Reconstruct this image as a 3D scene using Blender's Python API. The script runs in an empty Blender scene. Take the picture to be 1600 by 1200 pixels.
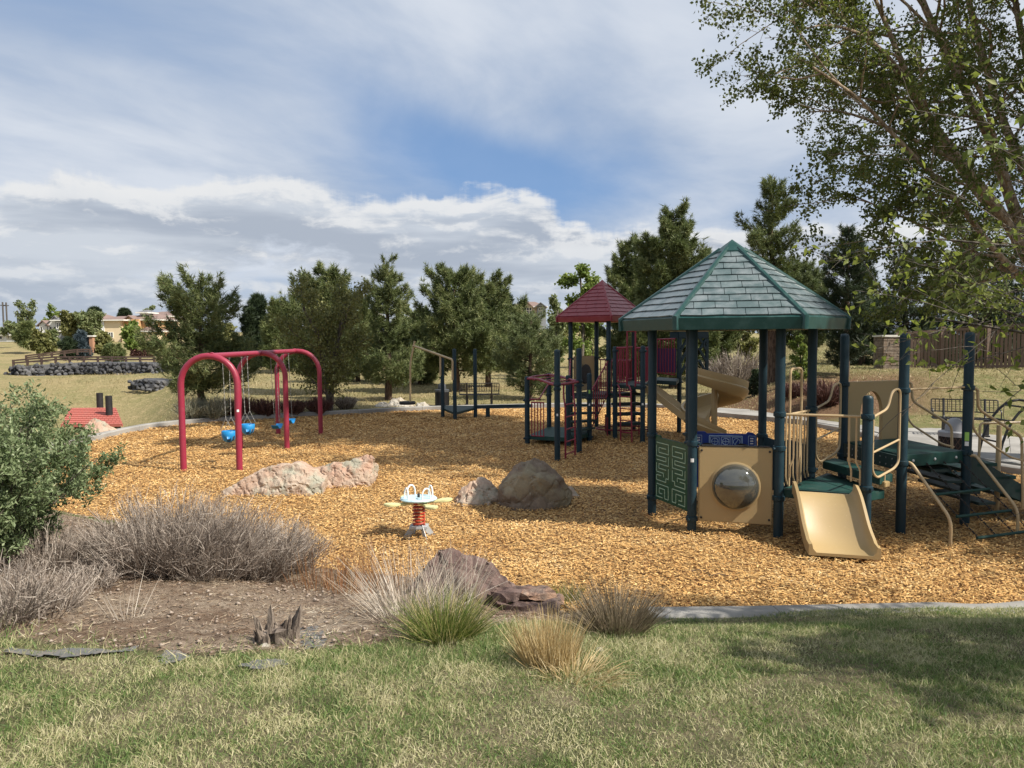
import bpy, bmesh, math, random
import numpy as np
from mathutils import Vector, noise as mnoise
R = math.radians
S = bpy.context.scene
C = S.collection
# ------------------------------------------------------------------ camera
CAMH, FPX, PITCH, ROLL = 2.65, 1180.0, R(3.49), R(0.40)
cd = bpy.data.cameras.new('camera'); cam = bpy.data.objects.new('camera', cd); C.objects.link(cam)
cd.sensor_fit = 'HORIZONTAL'; cd.sensor_width = 36.0; cd.lens = 36.0 * FPX / 1600.0
cd.clip_start = 0.05; cd.clip_end = 6000
cam.location = (0, 0, CAMH)
from mathutils import Matrix
FWD = Vector((0, math.cos(PITCH), -math.sin(PITCH)))
_r = Vector((1, 0, 0)); _u = Vector((0, math.sin(PITCH), math.cos(PITCH)))
RT = _r * math.cos(ROLL) - _u * math.sin(ROLL)
UP = _u * math.cos(ROLL) + _r * math.sin(ROLL)
cam.rotation_euler = Matrix((( RT.x, UP.x, -FWD.x), (RT.y, UP.y, -FWD.y), (RT.z, UP.z, -FWD.z))).to_euler()
S.camera = cam
S.render.resolution_x, S.render.resolution_y = 1024, 768
S.view_settings.view_transform = 'Standard'
try: S.view_settings.look = 'None'
except Exception: pass
S.view_settings.exposure = 0.56; S.view_settings.gamma = 1.0
# ------------------------------------------------------------------ sun and sky
SUN = Vector((2.0, -0.95, 2.3)).normalized()            # towards the sun
sl = bpy.data.lights.new('sun', 'SUN'); sl.energy = 5.0; sl.angle = R(0.6); sl.color = (1.0, 0.94, 0.84)
so = bpy.data.objects.new('sun', sl); C.objects.link(so)
so.rotation_euler = SUN.to_track_quat('Z', 'Y').to_euler()
W = bpy.data.worlds.new('World'); S.world = W; W.use_nodes = True
WN = W.node_tree; WN.nodes.clear()
class NG:
    """small helper to write node graphs as expressions"""
    def __init__(s, nt): s.nt = nt
    def n(s, t, **k):
        o = s.nt.nodes.new(t)
        for a, b in k.items(): setattr(o, a, b)
        return o
    def put(s, sock, v):
        if v is None: return
        if isinstance(v, bpy.types.NodeSocket): s.nt.links.new(v, sock)
        else:
            if isinstance(v, (tuple, list)) and len(v) == 3 and sock.type == 'RGBA': v = (*v, 1)
            sock.default_value = v
    def m(s, op, a, b=None, c=None, clamp=False):
        o = s.n('ShaderNodeMath', operation=op, use_clamp=clamp)
        for i, v in enumerate((a, b, c)): s.put(o.inputs[i], v)
        return o.outputs[0]
    def vm(s, op, a, b=None, scale=None):
        o = s.n('ShaderNodeVectorMath', operation=op); s.put(o.inputs[0], a); s.put(o.inputs[1], b)
        if scale is not None: s.put(o.inputs['Scale'], scale)
        return o.outputs[1] if op in ('LENGTH', 'DOT_PRODUCT') else o.outputs[0]
    def mix(s, f, a, b, bt='MIX'):
        o = s.n('ShaderNodeMix', data_type='RGBA', blend_type=bt); s.put(o.inputs[0], f); s.put(o.inputs[6], a); s.put(o.inputs[7], b)
        return o.outputs[2]
    def noise(s, v, scale, detail=4, rough=0.55, dist=0.0, w=None):
        o = s.n('ShaderNodeTexNoise'); s.put(o.inputs['Vector'], v); s.put(o.inputs['Scale'], scale)
        o.inputs['Detail'].default_value = detail; o.inputs['Roughness'].default_value = rough; o.inputs['Distortion'].default_value = dist
        return o.outputs[0]
    def ss(s, v, a, b, lo=0.0, hi=1.0):
        o = s.n('ShaderNodeMapRange', interpolation_type='SMOOTHSTEP')
        for i, q in enumerate((v, a, b, lo, hi)): s.put(o.inputs[i], q)
        return o.outputs[0]
    def comb(s, x, y, z):
        o = s.n('ShaderNodeCombineXYZ'); [s.put(o.inputs[i], q) for i, q in enumerate((x, y, z))]; return o.outputs[0]
    def ramp(s, f, stops):
        o = s.n('ShaderNodeValToRGB'); s.put(o.inputs[0], f); e = o.color_ramp.elements
        while len(e) < len(stops): e.new(0.5)
        for k, (p, c) in zip(e, stops): k.position = p; k.color = (*c, 1)
        return o.outputs[0]
g = NG(WN)
sky = g.n('ShaderNodeTexSky', sky_type='NISHITA'); sky.sun_disc = False
sky.sun_elevation = math.asin(SUN.z); sky.sun_rotation = math.atan2(SUN.x, SUN.y)
sky.altitude = 1800; sky.air_density = 1.0; sky.dust_density = 1.2; sky.ozone_density = 1.5
tc = g.n('ShaderNodeTexCoord').outputs['Generated']
sp = g.n('ShaderNodeSeparateXYZ'); g.put(sp.inputs[0], tc); X, Y, Z = sp.outputs
az = g.m('ARCTAN2', X, Y); el = g.m('ARCSINE', Z)
zz = g.m('ADD', g.m('MAXIMUM', Z, 0.0), 0.10)
pl = g.comb(g.m('DIVIDE', X, zz), g.m('DIVIDE', Y, zz), 0.0)
# thin high sheet of cloud, streaked
rot = g.n('ShaderNodeVectorRotate', rotation_type='Z_AXIS'); g.put(rot.inputs[0], pl); rot.inputs['Angle'].default_value = R(-62)
st = g.vm('MULTIPLY', rot.outputs[0], (0.34, 0.50, 1.0))
hi = g.noise(g.vm('ADD', st, (3.1, 7.7, 0)), 1.0, 7, 0.50, 0.25)
hi2 = g.noise(g.vm('ADD', st, (9.1, 1.7, 2)), 2.2, 7, 0.55, 0.4)
hm = g.m('ADD', g.m('MULTIPLY', hi, 0.75), g.m('MULTIPLY', hi2, 0.32))
# clearer blue openings in the sheet above the cumulus (places in the sky)
def spot(a0, e0, wa, we, rot_=0.0):
    da, de = g.m('SUBTRACT', az, a0), g.m('SUBTRACT', el, e0)
    u = g.m('DIVIDE', g.m('ADD', g.m('MULTIPLY', da, math.cos(rot_)), g.m('MULTIPLY', de, math.sin(rot_))), wa)
    v = g.m('DIVIDE', g.m('SUBTRACT', g.m('MULTIPLY', de, math.cos(rot_)), g.m('MULTIPLY', da, math.sin(rot_))), we)
    return g.m('EXPONENT', g.m('MULTIPLY', g.m('ADD', g.m('MULTIPLY', u, u), g.m('MULTIPLY', v, v)), -1.0))
gaps = g.m('ADD', g.m('MULTIPLY', spot(-0.03, 0.215, 0.17, 0.040, -0.15), 0.24), g.m('ADD', g.m('MULTIPLY', spot(-0.13, 0.275, 0.12, 0.035, -0.35), 0.13), g.m('MULTIPLY', spot(0.05, 0.42, 0.5, 0.07, 0.1), 0.05)))
hm = g.m('SUBTRACT', hm, gaps)
hc = g.ss(hm, 0.23, 0.58, 0.10, 0.97)
sheetcol = g.mix(g.ss(g.m('ADD', g.m('MULTIPLY', hi, 0.5), g.m('MULTIPLY', hi2, 0.5)), 0.38, 0.60), (4.6, 5.4, 6.7), (7.1, 7.6, 8.4))
base = g.mix(0.6, g.mix(1.0, sky.outputs[0], (0.75, 0.92, 1.15), 'MULTIPLY'), (2.2, 4.0, 7.0))
col = g.mix(hc, base, sheetcol)
# cumulus: domed masses of several sizes over flat shaded bases, thinning towards the horizon
def fbm(de, da=0.0):
    e = g.m('ADD', el, de); a = g.m('ADD', az, da)
    wv = g.comb(g.m('MULTIPLY', a, 9.0), g.m('MULTIPLY', e, 20.0), 3.0)
    n = g.n('ShaderNodeTexNoise'); g.put(n.inputs['Vector'], wv); n.inputs['Scale'].default_value = 1.0; n.inputs['Detail'].default_value = 3
    off = g.vm('SCALE', g.vm('SUBTRACT', n.outputs['Color'], (0.5, 0.5, 0.5)), None, 0.35)
    v = g.vm('ADD', g.comb(g.m('MULTIPLY', a, 4.2), g.m('MULTIPLY', e, 11.5), 0.0), off)
    big = g.noise(g.vm('ADD', v, (7.3, 5.6, 0)), 0.75, 3, 0.5); det = g.noise(g.vm('ADD', v, (5, 2, 1)), 3.4, 8, 0.62)
    return g.m('ADD', g.m('MULTIPLY', big, 0.70), g.m('MULTIPLY', det, 0.30))
c0, c1 = fbm(0.0), fbm(0.012, 0.006)
top = g.m('ADD', 0.196, g.m('ADD', g.m('MULTIPLY', az, -0.050), g.m('MULTIPLY', g.m('SUBTRACT', g.noise(g.comb(g.m('MULTIPLY', az, 6.0), 4.0, 0.0), 1.0, 6, 0.62), 0.5), 0.20)))
thr = g.ss(el, g.m('SUBTRACT', top, 0.085), g.m('ADD', top, 0.03), 0.38, 0.64)
cm = g.ss(c0, thr, g.m('ADD', thr, 0.10))
edge_ = g.m('SUBTRACT', 1.0, g.ss(c0, g.m('ADD', thr, 0.02), g.m('ADD', thr, 0.20)))
lit = g.m('MULTIPLY_ADD', g.m('SUBTRACT', c0, c1), 11.0, 0.50, clamp=True)
hgt = g.ss(g.m('SUBTRACT', el, top), -0.10, 0.0)
lit = g.m('ADD', g.m('MULTIPLY', lit, 0.62), g.m('ADD', g.m('MULTIPLY', hgt, 0.30), g.m('MULTIPLY', edge_, 0.16)), clamp=True)
shade_ = g.mix(g.ss(g.noise(g.comb(g.m('MULTIPLY', az, 2.6), g.m('MULTIPLY', el, 19.0), 8.0), 1.0, 5, 0.5), 0.42, 0.60), (4.2, 4.75, 5.65), (6.2, 6.7, 7.4))
cumcol = g.mix(g.ss(lit, 0.25, 0.92), shade_, (8.3, 8.4, 8.5))
col = g.mix(g.m('MULTIPLY', cm, 0.95), col, cumcol)
# the air near the horizon pales everything
hz = g.ss(el, 0.0, 0.11, 0.55, 0.0)
col = g.mix(hz, col, (5.0, 5.8, 6.9))
below = g.ss(el, -0.03, 0.0)
col = g.mix(below, (2.4, 2.3, 2.1), col)
bg = g.n('ShaderNodeBackground'); g.put(bg.inputs[0], col); bg.inputs[1].default_value = 0.067
wo = g.n('ShaderNodeOutputWorld'); WN.links.new(bg.outputs[0], wo.inputs[0])

# ------------------------------------------------------------------ pixel of the photograph (1600 x 1200) to a place
def ray(px, py): return (RT * ((px - 800) / FPX) - UP * ((py - 600) / FPX) + FWD)
def P(px, py, Yd):
    d = ray(px, py); k = Yd / d.y; return Vector((d.x * k, Yd, CAMH + d.z * k))
def G(px, py, z=0.0):
    d = ray(px, py); k = (z - CAMH) / d.z; return Vector((d.x * k, d.y * k, z))
def ZP(py, Yd, px=800): return P(px, py, Yd).z
rng = np.random.default_rng(7)
random.seed(7)

# ------------------------------------------------------------------ materials
def mat(name, build):
    m = bpy.data.materials.new(name); m.use_nodes = True; nt = m.node_tree; nt.nodes.clear()
    q = NG(nt); sh = build(q); o = q.n('ShaderNodeOutputMaterial'); nt.links.new(sh, o.inputs[0]); return m
def prin(q, col, rough=0.6, bump=None, bs=0.3, bd=0.01, metal=0.0, spec=0.5, coat=0.0):
    b = q.n('ShaderNodeBsdfPrincipled'); q.put(b.inputs['Base Color'], col); q.put(b.inputs['Roughness'], rough)
    b.inputs['Metallic'].default_value = metal; b.inputs['Specular IOR Level'].default_value = spec; b.inputs['Coat Weight'].default_value = coat
    if bump is not None:
        k = q.n('ShaderNodeBump'); k.inputs['Strength'].default_value = bs; k.inputs['Distance'].default_value = bd
        q.put(k.inputs['Height'], bump); q.nt.links.new(k.outputs[0], b.inputs['Normal'])
    return b.outputs[0]
def pos(q): return q.n('ShaderNodeNewGeometry').outputs['Position']
def island(q): return q.n('ShaderNodeNewGeometry').outputs['Random Per Island']
def painted(name, c, rough=0.4, dirt=0.25, dirtcol=(0.25, 0.2, 0.15), spec=0.5, sc=6.0, fade=None):
    def b(q):
        p = pos(q); n = q.noise(p, sc, 6, 0.65); n2 = q.noise(p, sc * 9, 4, 0.6)
        col = q.mix(q.m('MULTIPLY', q.ss(n, 0.45, 0.78), dirt), c, dirtcol)
        col = q.mix(q.m('MULTIPLY', q.ss(n2, 0.62, 0.75), dirt * 0.7), col, fade or dirtcol)
        return prin(q, col, q.m('MULTIPLY_ADD', n, 0.35, rough - 0.15), n2, 0.12, 0.003, spec=spec)
    return mat(name, b)
def leafy(name, stops, trans=0.35, tcol=(0.35, 0.45, 0.08), patch=0.35, sc=1.2, rough=0.55):
    def b(q):
        r = island(q); n = q.noise(pos(q), sc, 3)
        f = q.m('ADD', q.m('MULTIPLY', r, 1 - patch), q.m('MULTIPLY', q.ss(n, 0.3, 0.7), patch))
        col = q.ramp(f, stops)
        d = prin(q, col, rough, spec=0.3)
        t = q.n('ShaderNodeBsdfTranslucent'); q.put(t.inputs[0], q.mix(0.5, col, tcol))
        x = q.n('ShaderNodeMixShader'); x.inputs[0].default_value = trans
        q.nt.links.new(d, x.inputs[1]); q.nt.links.new(t.outputs[0], x.inputs[2]); return x.outputs[0]
    return mat(name, b)
def rocky(name, c1, c2, c3, sc=2.2, stain=(0.10, 0.06, 0.05), strat=0.0, bd=0.03):
    def b(q):
        p = q.n('ShaderNodeTexCoord').outputs['Object']
        n = q.noise(p, sc, 8, 0.62, 0.4); n2 = q.noise(p, sc * 5, 6, 0.7); n3 = q.noise(q.vm('ADD', p, (7, 3, 1)), sc * 0.8, 5, 0.6)
        ps = q.vm('MULTIPLY', p, (1.0, 1.0, 9.0)); st = q.noise(ps, sc * 1.3, 5, 0.6, 0.3)
        col = q.mix(q.ss(n, 0.35, 0.66), c1, c2); col = q.mix(q.ss(n3, 0.48, 0.62), col, c3)
        col = q.mix(q.m('MULTIPLY', q.ss(n2, 0.55, 0.72), 0.55), col, stain)
        col = q.mix(q.m('MULTIPLY', q.ss(st, 0.5, 0.6), strat), col, stain)
        lich = q.ss(q.noise(q.vm('ADD', p, (1, 8, 4)), sc * 7, 4, 0.7), 0.63, 0.70)
        col = q.mix(q.m('MULTIPLY', lich, 0.4), col, (0.42, 0.42, 0.34))
        h = q.m('ADD', q.m('ADD', n, q.m('MULTIPLY', n2, 0.5)), q.m('MULTIPLY', st, strat * 1.5))
        h = q.m('ADD', h, q.m('MULTIPLY', q.noise(p, sc * 22, 5, 0.75), 0.35)); return prin(q, col, 0.88, h, 1.0, bd, spec=0.25)
    return mat(name, b)
M = {}
M['post'] = painted('teal_post_paint', (0.006, 0.026, 0.038), 0.46, 0.35, (0.035, 0.055, 0.062), spec=0.35, fade=(0.10, 0.12, 0.12))
M['deck'] = painted('green_deck_coating', (0.008, 0.046, 0.038), 0.55, 0.6, (0.06, 0.08, 0.065), spec=0.3)
M['deckdark'] = painted('dark_green_step', (0.008, 0.030, 0.028), 0.5, 0.4, (0.05, 0.06, 0.05))
M['tan'] = painted('tan_plastic', (0.375, 0.27, 0.13), 0.42, 0.35, (0.36, 0.26, 0.14), fade=(0.58, 0.47, 0.28), sc=3)
M['tanrail'] = painted('tan_rail_paint', (0.46, 0.34, 0.19), 0.4, 0.25, (0.3, 0.2, 0.1))
M['redroof'] = painted('red_roof_plastic', (0.20, 0.012, 0.024), 0.33, 0.5, (0.30, 0.06, 0.07), fade=(0.33, 0.10, 0.10), sc=2.5)
M['redrail'] = painted('red_rail_paint', (0.23, 0.014, 0.035), 0.42, 0.3, (0.12, 0.03, 0.03))
M['swing'] = painted('crimson_powder_coat', (0.27, 0.022, 0.050), 0.40, 0.35, (0.24, 0.05, 0.06), fade=(0.45, 0.14, 0.15))
M['roofgreen'] = painted('green_roof_rib', (0.008, 0.048, 0.044), 0.38, 0.35, (0.08, 0.16, 0.15))
def _sh(q):
    p = pos(q); r = q.n('ShaderNodeObjectInfo').outputs['Random']; n = q.noise(p, 5, 6, 0.6); n2 = q.noise(p, 40, 4, 0.6)
    col = q.mix(q.ss(n, 0.35, 0.7), (0.075, 0.108, 0.114), (0.185, 0.212, 0.222))
    col = q.mix(q.m('MULTIPLY', r, 0.35), col, (0.10, 0.15, 0.15))
    return prin(q, col, q.m('MULTIPLY_ADD', n, 0.25, 0.22), n2, 0.15, 0.003, spec=0.7)
M['shingle'] = mat('weathered_green_shingle', _sh)
M['maze'] = painted('dark_green_panel', (0.010, 0.060, 0.030), 0.4, 0.3, (0.05, 0.09, 0.06))
M['mazeline'] = painted('pale_groove', (0.30, 0.42, 0.30), 0.6, 0.2)
M['blue'] = painted('royal_blue_panel', (0.006, 0.035, 0.24), 0.35, 0.2, (0.05, 0.08, 0.2))
M['paleblue'] = painted('pale_blue_print', (0.32, 0.45, 0.62), 0.5, 0.2)
M['purple'] = painted('purple_panel', (0.045, 0.012, 0.085), 0.45, 0.3, (0.05, 0.03, 0.06))
M['seatblue'] = painted('bright_blue_seat', (0.008, 0.22, 0.52), 0.45, 0.2, (0.05, 0.15, 0.3))
M['black'] = painted('black_rubber', (0.012, 0.012, 0.013), 0.6, 0.4, (0.05, 0.045, 0.04))
M['blackmetal'] = painted('black_metal', (0.013, 0.013, 0.014), 0.42, 0.3, (0.05, 0.045, 0.04))
M['chain'] = painted('galvanised_chain', (0.24, 0.24, 0.23), 0.45, 0.4, (0.1, 0.08, 0.06))
M['steel'] = painted('galvanised_steel', (0.40, 0.42, 0.43), 0.42, 0.5, (0.2, 0.19, 0.18))
M['white'] = painted('white_paint', (0.74, 0.76, 0.76), 0.4, 0.3, (0.45, 0.42, 0.36))
M['paleblueplate'] = painted('pale_blue_plate', (0.48, 0.66, 0.72), 0.4, 0.5, (0.2, 0.2, 0.2), sc=14)
M['yellow'] = painted('pale_yellow_plastic', (0.55, 0.53, 0.27), 0.45, 0.2, (0.5, 0.42, 0.2))
M['spring'] = painted('orange_red_spring', (0.36, 0.045, 0.018), 0.4, 0.4, (0.12, 0.03, 0.02))
M['greylid'] = painted('grey_plastic_lid', (0.30, 0.30, 0.31), 0.5, 0.3, (0.2, 0.19, 0.18))
M['darklid'] = painted('charcoal_lid', (0.055, 0.06, 0.065), 0.5, 0.3, (0.1, 0.1, 0.1))
M['sticker_g'] = painted('green_sticker', (0.30, 0.55, 0.12), 0.5, 0.1)
def _bub(q):
    b = q.n('ShaderNodeBsdfPrincipled'); n = q.noise(pos(q), 12, 4)
    q.put(b.inputs['Base Color'], q.mix(n, (0.10, 0.105, 0.10), (0.20, 0.195, 0.16))); b.inputs['Roughness'].default_value = 0.07; b.inputs['Metallic'].default_value = 0.45
    b.inputs['Transmission Weight'].default_value = 0.35; b.inputs['IOR'].default_value = 1.2; b.inputs['Specular IOR Level'].default_value = 0.9
    b.inputs['Coat Weight'].default_value = 1.0
    return b.outputs[0]
M['bubble'] = mat('scuffed_clear_dome', _bub)
def _conc(q):
    p = pos(q); n = q.noise(p, 1.3, 7, 0.6); n2 = q.noise(p, 60, 4, 0.7)
    col = q.mix(q.ss(n, 0.3, 0.7), (0.22, 0.208, 0.19), (0.33, 0.315, 0.29))
    col = q.mix(q.m('MULTIPLY', q.ss(n2, 0.55, 0.75), 0.3), col, (0.2, 0.18, 0.16))
    col = q.mix(q.m('MULTIPLY', q.ss(q.noise(q.vm('ADD', p, (4, 9, 2)), 3.2, 5, 0.7), 0.58, 0.70), 0.45), col, (0.13, 0.105, 0.08))
    return prin(q, col, 0.85, n2, 0.3, 0.004)
M['concrete'] = mat('weathered_concrete', _conc)
def _chip(q):
    r = island(q); n = q.noise(pos(q), 0.9, 4, 0.6)
    f = q.m('ADD', q.m('MULTIPLY', r, 0.72), q.m('MULTIPLY', q.ss(n, 0.3, 0.72), 0.28))
    col = q.ramp(f, [(0.0, (0.14, 0.064, 0.022)), (0.16, (0.34, 0.170, 0.055)), (0.36, (0.53, 0.30, 0.100)), (0.62, (0.66, 0.405, 0.150)), (0.86, (0.76, 0.53, 0.24)), (1.0, (0.86, 0.70, 0.43))])
    gr = q.noise(q.vm('MULTIPLY', pos(q), (40, 160, 60)), 1.0, 3, 0.6)
    return prin(q, q.mix(q.m('MULTIPLY', gr, 0.3), col, (0.3, 0.17, 0.07)), 0.78, spec=0.25)
M['chip'] = mat('cedar_chip', _chip)
def _mulch(q):
    p = pos(q); v = q.n('ShaderNodeTexVoronoi'); q.put(v.inputs['Vector'], q.vm('MULTIPLY', q.vm('ADD', p, q.vm('SCALE', q.n('ShaderNodeTexNoise').outputs[1], None, 0.0)), (1.0, 1.9, 1.0))); v.inputs['Scale'].default_value = 22
    s = q.n('ShaderNodeSeparateColor'); q.put(s.inputs[0], v.outputs['Color'])
    n = q.noise(p, 0.9, 4, 0.6); n2 = q.noise(p, 30, 5, 0.7)
    f = q.m('ADD', q.m('MULTIPLY', s.outputs[0], 0.6), q.m('MULTIPLY', n, 0.4))
    col = q.ramp(f, [(0.0, (0.14, 0.062, 0.022)), (0.22, (0.38, 0.21, 0.07)), (0.5, (0.56, 0.35, 0.135)), (1.0, (0.72, 0.52, 0.25))])
    col = q.mix(q.ss(v.outputs['Distance'], 0.25, 0.75), col, (0.12, 0.055, 0.022))
    return prin(q, col, 0.85, q.m('ADD', n2, q.m('MULTIPLY', s.outputs[1], 0.8)), 0.8, 0.03, spec=0.2)
M['mulch'] = mat('wood_mulch_base', _mulch)
def _ground(q):
    p = pos(q); a = q.n('ShaderNodeAttribute', attribute_name='zone'); s = q.n('ShaderNodeSeparateColor'); q.put(s.inputs[0], a.outputs['Color'])
    n = q.noise(p, 0.22, 6, 0.6); n2 = q.noise(p, 2.2, 6, 0.65); n3 = q.noise(p, 26, 5, 0.75); n5 = q.noise(q.vm('MULTIPLY', p, (1, 0.5, 1)), 7, 5, 0.8)
    dry = q.mix(q.ss(n, 0.36, 0.64), (0.30, 0.24, 0.125), (0.215, 0.195, 0.088))
    dry = q.mix(q.m('MULTIPLY', q.ss(n2, 0.48, 0.68), 0.75), dry, (0.38, 0.30, 0.165))
    dry = q.mix(q.m('MULTIPLY', q.ss(n5, 0.50, 0.66), 0.55), dry, (0.085, 0.085, 0.035))
    grn = q.mix(q.ss(n2, 0.42, 0.60), (0.085, 0.125, 0.032), (0.24, 0.205, 0.10))
    col = q.mix(s.outputs[0], grn, dry)
    thatch = q.mix(q.ss(n2, 0.38, 0.62), (0.10, 0.10, 0.05), (0.22, 0.18, 0.115))
    col = q.mix(s.outputs[1], col, thatch)
    needle = q.mix(q.ss(n3, 0.4, 0.66), (0.13, 0.068, 0.038), (0.24, 0.16, 0.10))
    col = q.mix(s.outputs[2], col, needle)
    col = q.mix(q.m('MULTIPLY', q.ss(n3, 0.52, 0.70), 0.55), col, (0.06, 0.055, 0.03))
    return prin(q, col, 0.95, q.m('ADD', n3, q.m('MULTIPLY', n2, 0.6)), 0.9, 0.06, spec=0.1)
M['ground'] = mat('grassland_and_lawn', _ground)
def _soil(q):
    p = pos(q); n = q.noise(p, 1.1, 7, 0.65); n3 = q.noise(p, 40, 5, 0.75); n4 = q.noise(p, 9, 5, 0.7)
    col = q.mix(q.ss(n, 0.36, 0.64), (0.17, 0.115, 0.08), (0.36, 0.29, 0.22))
    col = q.mix(q.m('MULTIPLY', q.ss(n4, 0.50, 0.64), 0.65), col, (0.085, 0.055, 0.040))
    col = q.mix(q.m('MULTIPLY', q.ss(n3, 0.60, 0.72), 0.7), col, (0.40, 0.34, 0.26))
    return prin(q, col, 0.95, q.m('ADD', n3, q.m('MULTIPLY', n4, 0.8)), 1.0, 0.035, spec=0.1)
M['soil'] = mat('dry_soil_and_litter', _soil)
M['litter'] = leafy('dead_litter', [(0, (0.09, 0.05, 0.03)), (0.4, (0.22, 0.15, 0.10)), (0.75, (0.38, 0.31, 0.22)), (1, (0.55, 0.50, 0.41))], 0.1, (0.3, 0.25, 0.15))
M['blade'] = leafy('lawn_blade', [(0, (0.055, 0.11, 0.028)), (0.26, (0.125, 0.195, 0.055)), (0.44, (0.225, 0.27, 0.105)), (0.56, (0.42, 0.385, 0.205)), (1, (0.62, 0.56, 0.37))], 0.3, (0.3, 0.42, 0.1), 0.42, 2.6)
M['drygrass'] = leafy('dry_field_grass', [(0, (0.17, 0.155, 0.065)), (0.4, (0.30, 0.25, 0.125)), (1, (0.52, 0.42, 0.24))], 0.25, (0.4, 0.35, 0.15), 0.5, 0.6)
M['clump_green'] = leafy('green_bunch_grass', [(0, (0.04, 0.08, 0.018)), (0.4, (0.11, 0.16, 0.035)), (0.65, (0.22, 0.25, 0.07)), (0.8, (0.48, 0.38, 0.18)), (1, (0.6, 0.5, 0.28))], 0.3, (0.35, 0.4, 0.08), 0.1)
M['clump_tan'] = leafy('straw_bunch_grass', [(0, (0.24, 0.16, 0.075)), (0.4, (0.48, 0.36, 0.17)), (1, (0.70, 0.58, 0.36))], 0.3, (0.6, 0.45, 0.2), 0.2)
M['clump_grey'] = leafy('grey_brown_grass', [(0, (0.09, 0.065, 0.04)), (0.5, (0.20, 0.155, 0.105)), (0.85, (0.33, 0.27, 0.19)), (1, (0.12, 0.17, 0.04))], 0.2, (0.3, 0.28, 0.15), 0.2)
M['wisp'] = leafy('bleached_wisps', [(0, (0.30, 0.24, 0.18)), (0.6, (0.50, 0.43, 0.35)), (1, (0.66, 0.60, 0.52))], 0.2, (0.5, 0.45, 0.35), 0.1)
M['redweed'] = leafy('rusty_weed_stalk', [(0, (0.14, 0.055, 0.025)), (0.6, (0.31, 0.15, 0.065)), (1, (0.45, 0.30, 0.15))], 0.1, (0.4, 0.25, 0.1), 0.1)
M['twig'] = leafy('grey_mauve_twig', [(0, (0.055, 0.040, 0.032)), (0.38, (0.215, 0.170, 0.138)), (0.75, (0.41, 0.35, 0.295)), (1, (0.62, 0.55, 0.47))], 0.05, (0.3, 0.25, 0.2), 0.2)
M['redtwig'] = leafy('reddish_twig', [(0, (0.055, 0.022, 0.020)), (0.6, (0.13, 0.06, 0.05)), (1, (0.22, 0.13, 0.10))], 0.05, (0.3, 0.2, 0.15), 0.1)
M['sagebrush'] = leafy('silver_sage', [(0, (0.20, 0.20, 0.13)), (0.6, (0.36, 0.355, 0.26)), (1, (0.52, 0.50, 0.40))], 0.2, (0.4, 0.4, 0.3), 0.1)
M['shrubleaf'] = leafy('willow_shrub_leaf', [(0, (0.065, 0.095, 0.042)), (0.45, (0.15, 0.20, 0.09)), (0.8, (0.255, 0.305, 0.16)), (0.96, (0.36, 0.40, 0.25)), (1, (0.50, 0.38, 0.15))], 0.3, (0.28, 0.36, 0.12), 0.3)
M['needle'] = leafy('pine_needle', [(0, (0.042, 0.062, 0.024)), (0.35, (0.10, 0.13, 0.048)), (0.7, (0.20, 0.225, 0.088)), (1, (0.34, 0.34, 0.16))], 0.2, (0.14, 0.2, 0.05), 0.35, 0.8)
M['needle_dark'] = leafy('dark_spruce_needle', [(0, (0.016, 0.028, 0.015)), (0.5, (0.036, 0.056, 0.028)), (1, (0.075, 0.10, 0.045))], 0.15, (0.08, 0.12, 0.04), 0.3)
M['needle_light'] = leafy('sage_green_needle', [(0, (0.062, 0.086, 0.034)), (0.5, (0.125, 0.155, 0.062)), (1, (0.24, 0.26, 0.125))], 0.2, (0.2, 0.26, 0.08), 0.35)
M['needle_blue'] = leafy('blue_spruce_needle', [(0, (0.03, 0.05, 0.06)), (0.5, (0.07, 0.10, 0.12)), (1, (0.14, 0.18, 0.2))], 0.15, (0.1, 0.15, 0.15), 0.3)
M['leaf_cotton'] = leafy('cottonwood_leaf', [(0, (0.045, 0.065, 0.018)), (0.5, (0.105, 0.13, 0.034)), (0.85, (0.19, 0.21, 0.060)), (1, (0.33, 0.33, 0.12))], 0.40, (0.22, 0.28, 0.04), 0.25)
M['leaf_big'] = leafy('ash_leaf', [(0, (0.06, 0.095, 0.020)), (0.5, (0.15, 0.19, 0.045)), (1, (0.32, 0.34, 0.11))], 0.4, (0.35, 0.42, 0.06), 0.3)
M['leaf_olive'] = leafy('olive_new_leaf', [(0, (0.08, 0.088, 0.032)), (0.5, (0.175, 0.18, 0.062)), (1, (0.30, 0.285, 0.125))], 0.3, (0.25, 0.27, 0.05), 0.4)
M['leaf_spring'] = leafy('spring_green_leaf', [(0, (0.075, 0.12, 0.026)), (0.5, (0.15, 0.205, 0.045)), (1, (0.29, 0.33, 0.10))], 0.35, (0.35, 0.45, 0.08), 0.35)
M['leaf_dull'] = leafy('dull_green_leaf', [(0, (0.08, 0.11, 0.048)), (0.5, (0.17, 0.20, 0.085)), (1, (0.28, 0.295, 0.15))], 0.3, (0.2, 0.25, 0.06), 0.35)
def _bark(q, a=(0.055, 0.036, 0.026), b=(0.165, 0.115, 0.085)):
    p = q.vm('MULTIPLY', pos(q), (9, 9, 2.2)); n = q.noise(p, 1.5, 7, 0.7, 0.5)
    return prin(q, q.mix(q.ss(n, 0.35, 0.65), a, b), 0.9, n, 1.0, 0.03, spec=0.15)
M['bark'] = mat('pine_bark', _bark)
M['bark_cotton'] = mat('tan_cottonwood_bark', lambda q: _bark(q, (0.17, 0.12, 0.08), (0.46, 0.36, 0.26)))
M['bark_grey'] = mat('grey_bark', lambda q: _bark(q, (0.07, 0.06, 0.05), (0.2, 0.17, 0.14)))
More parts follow.
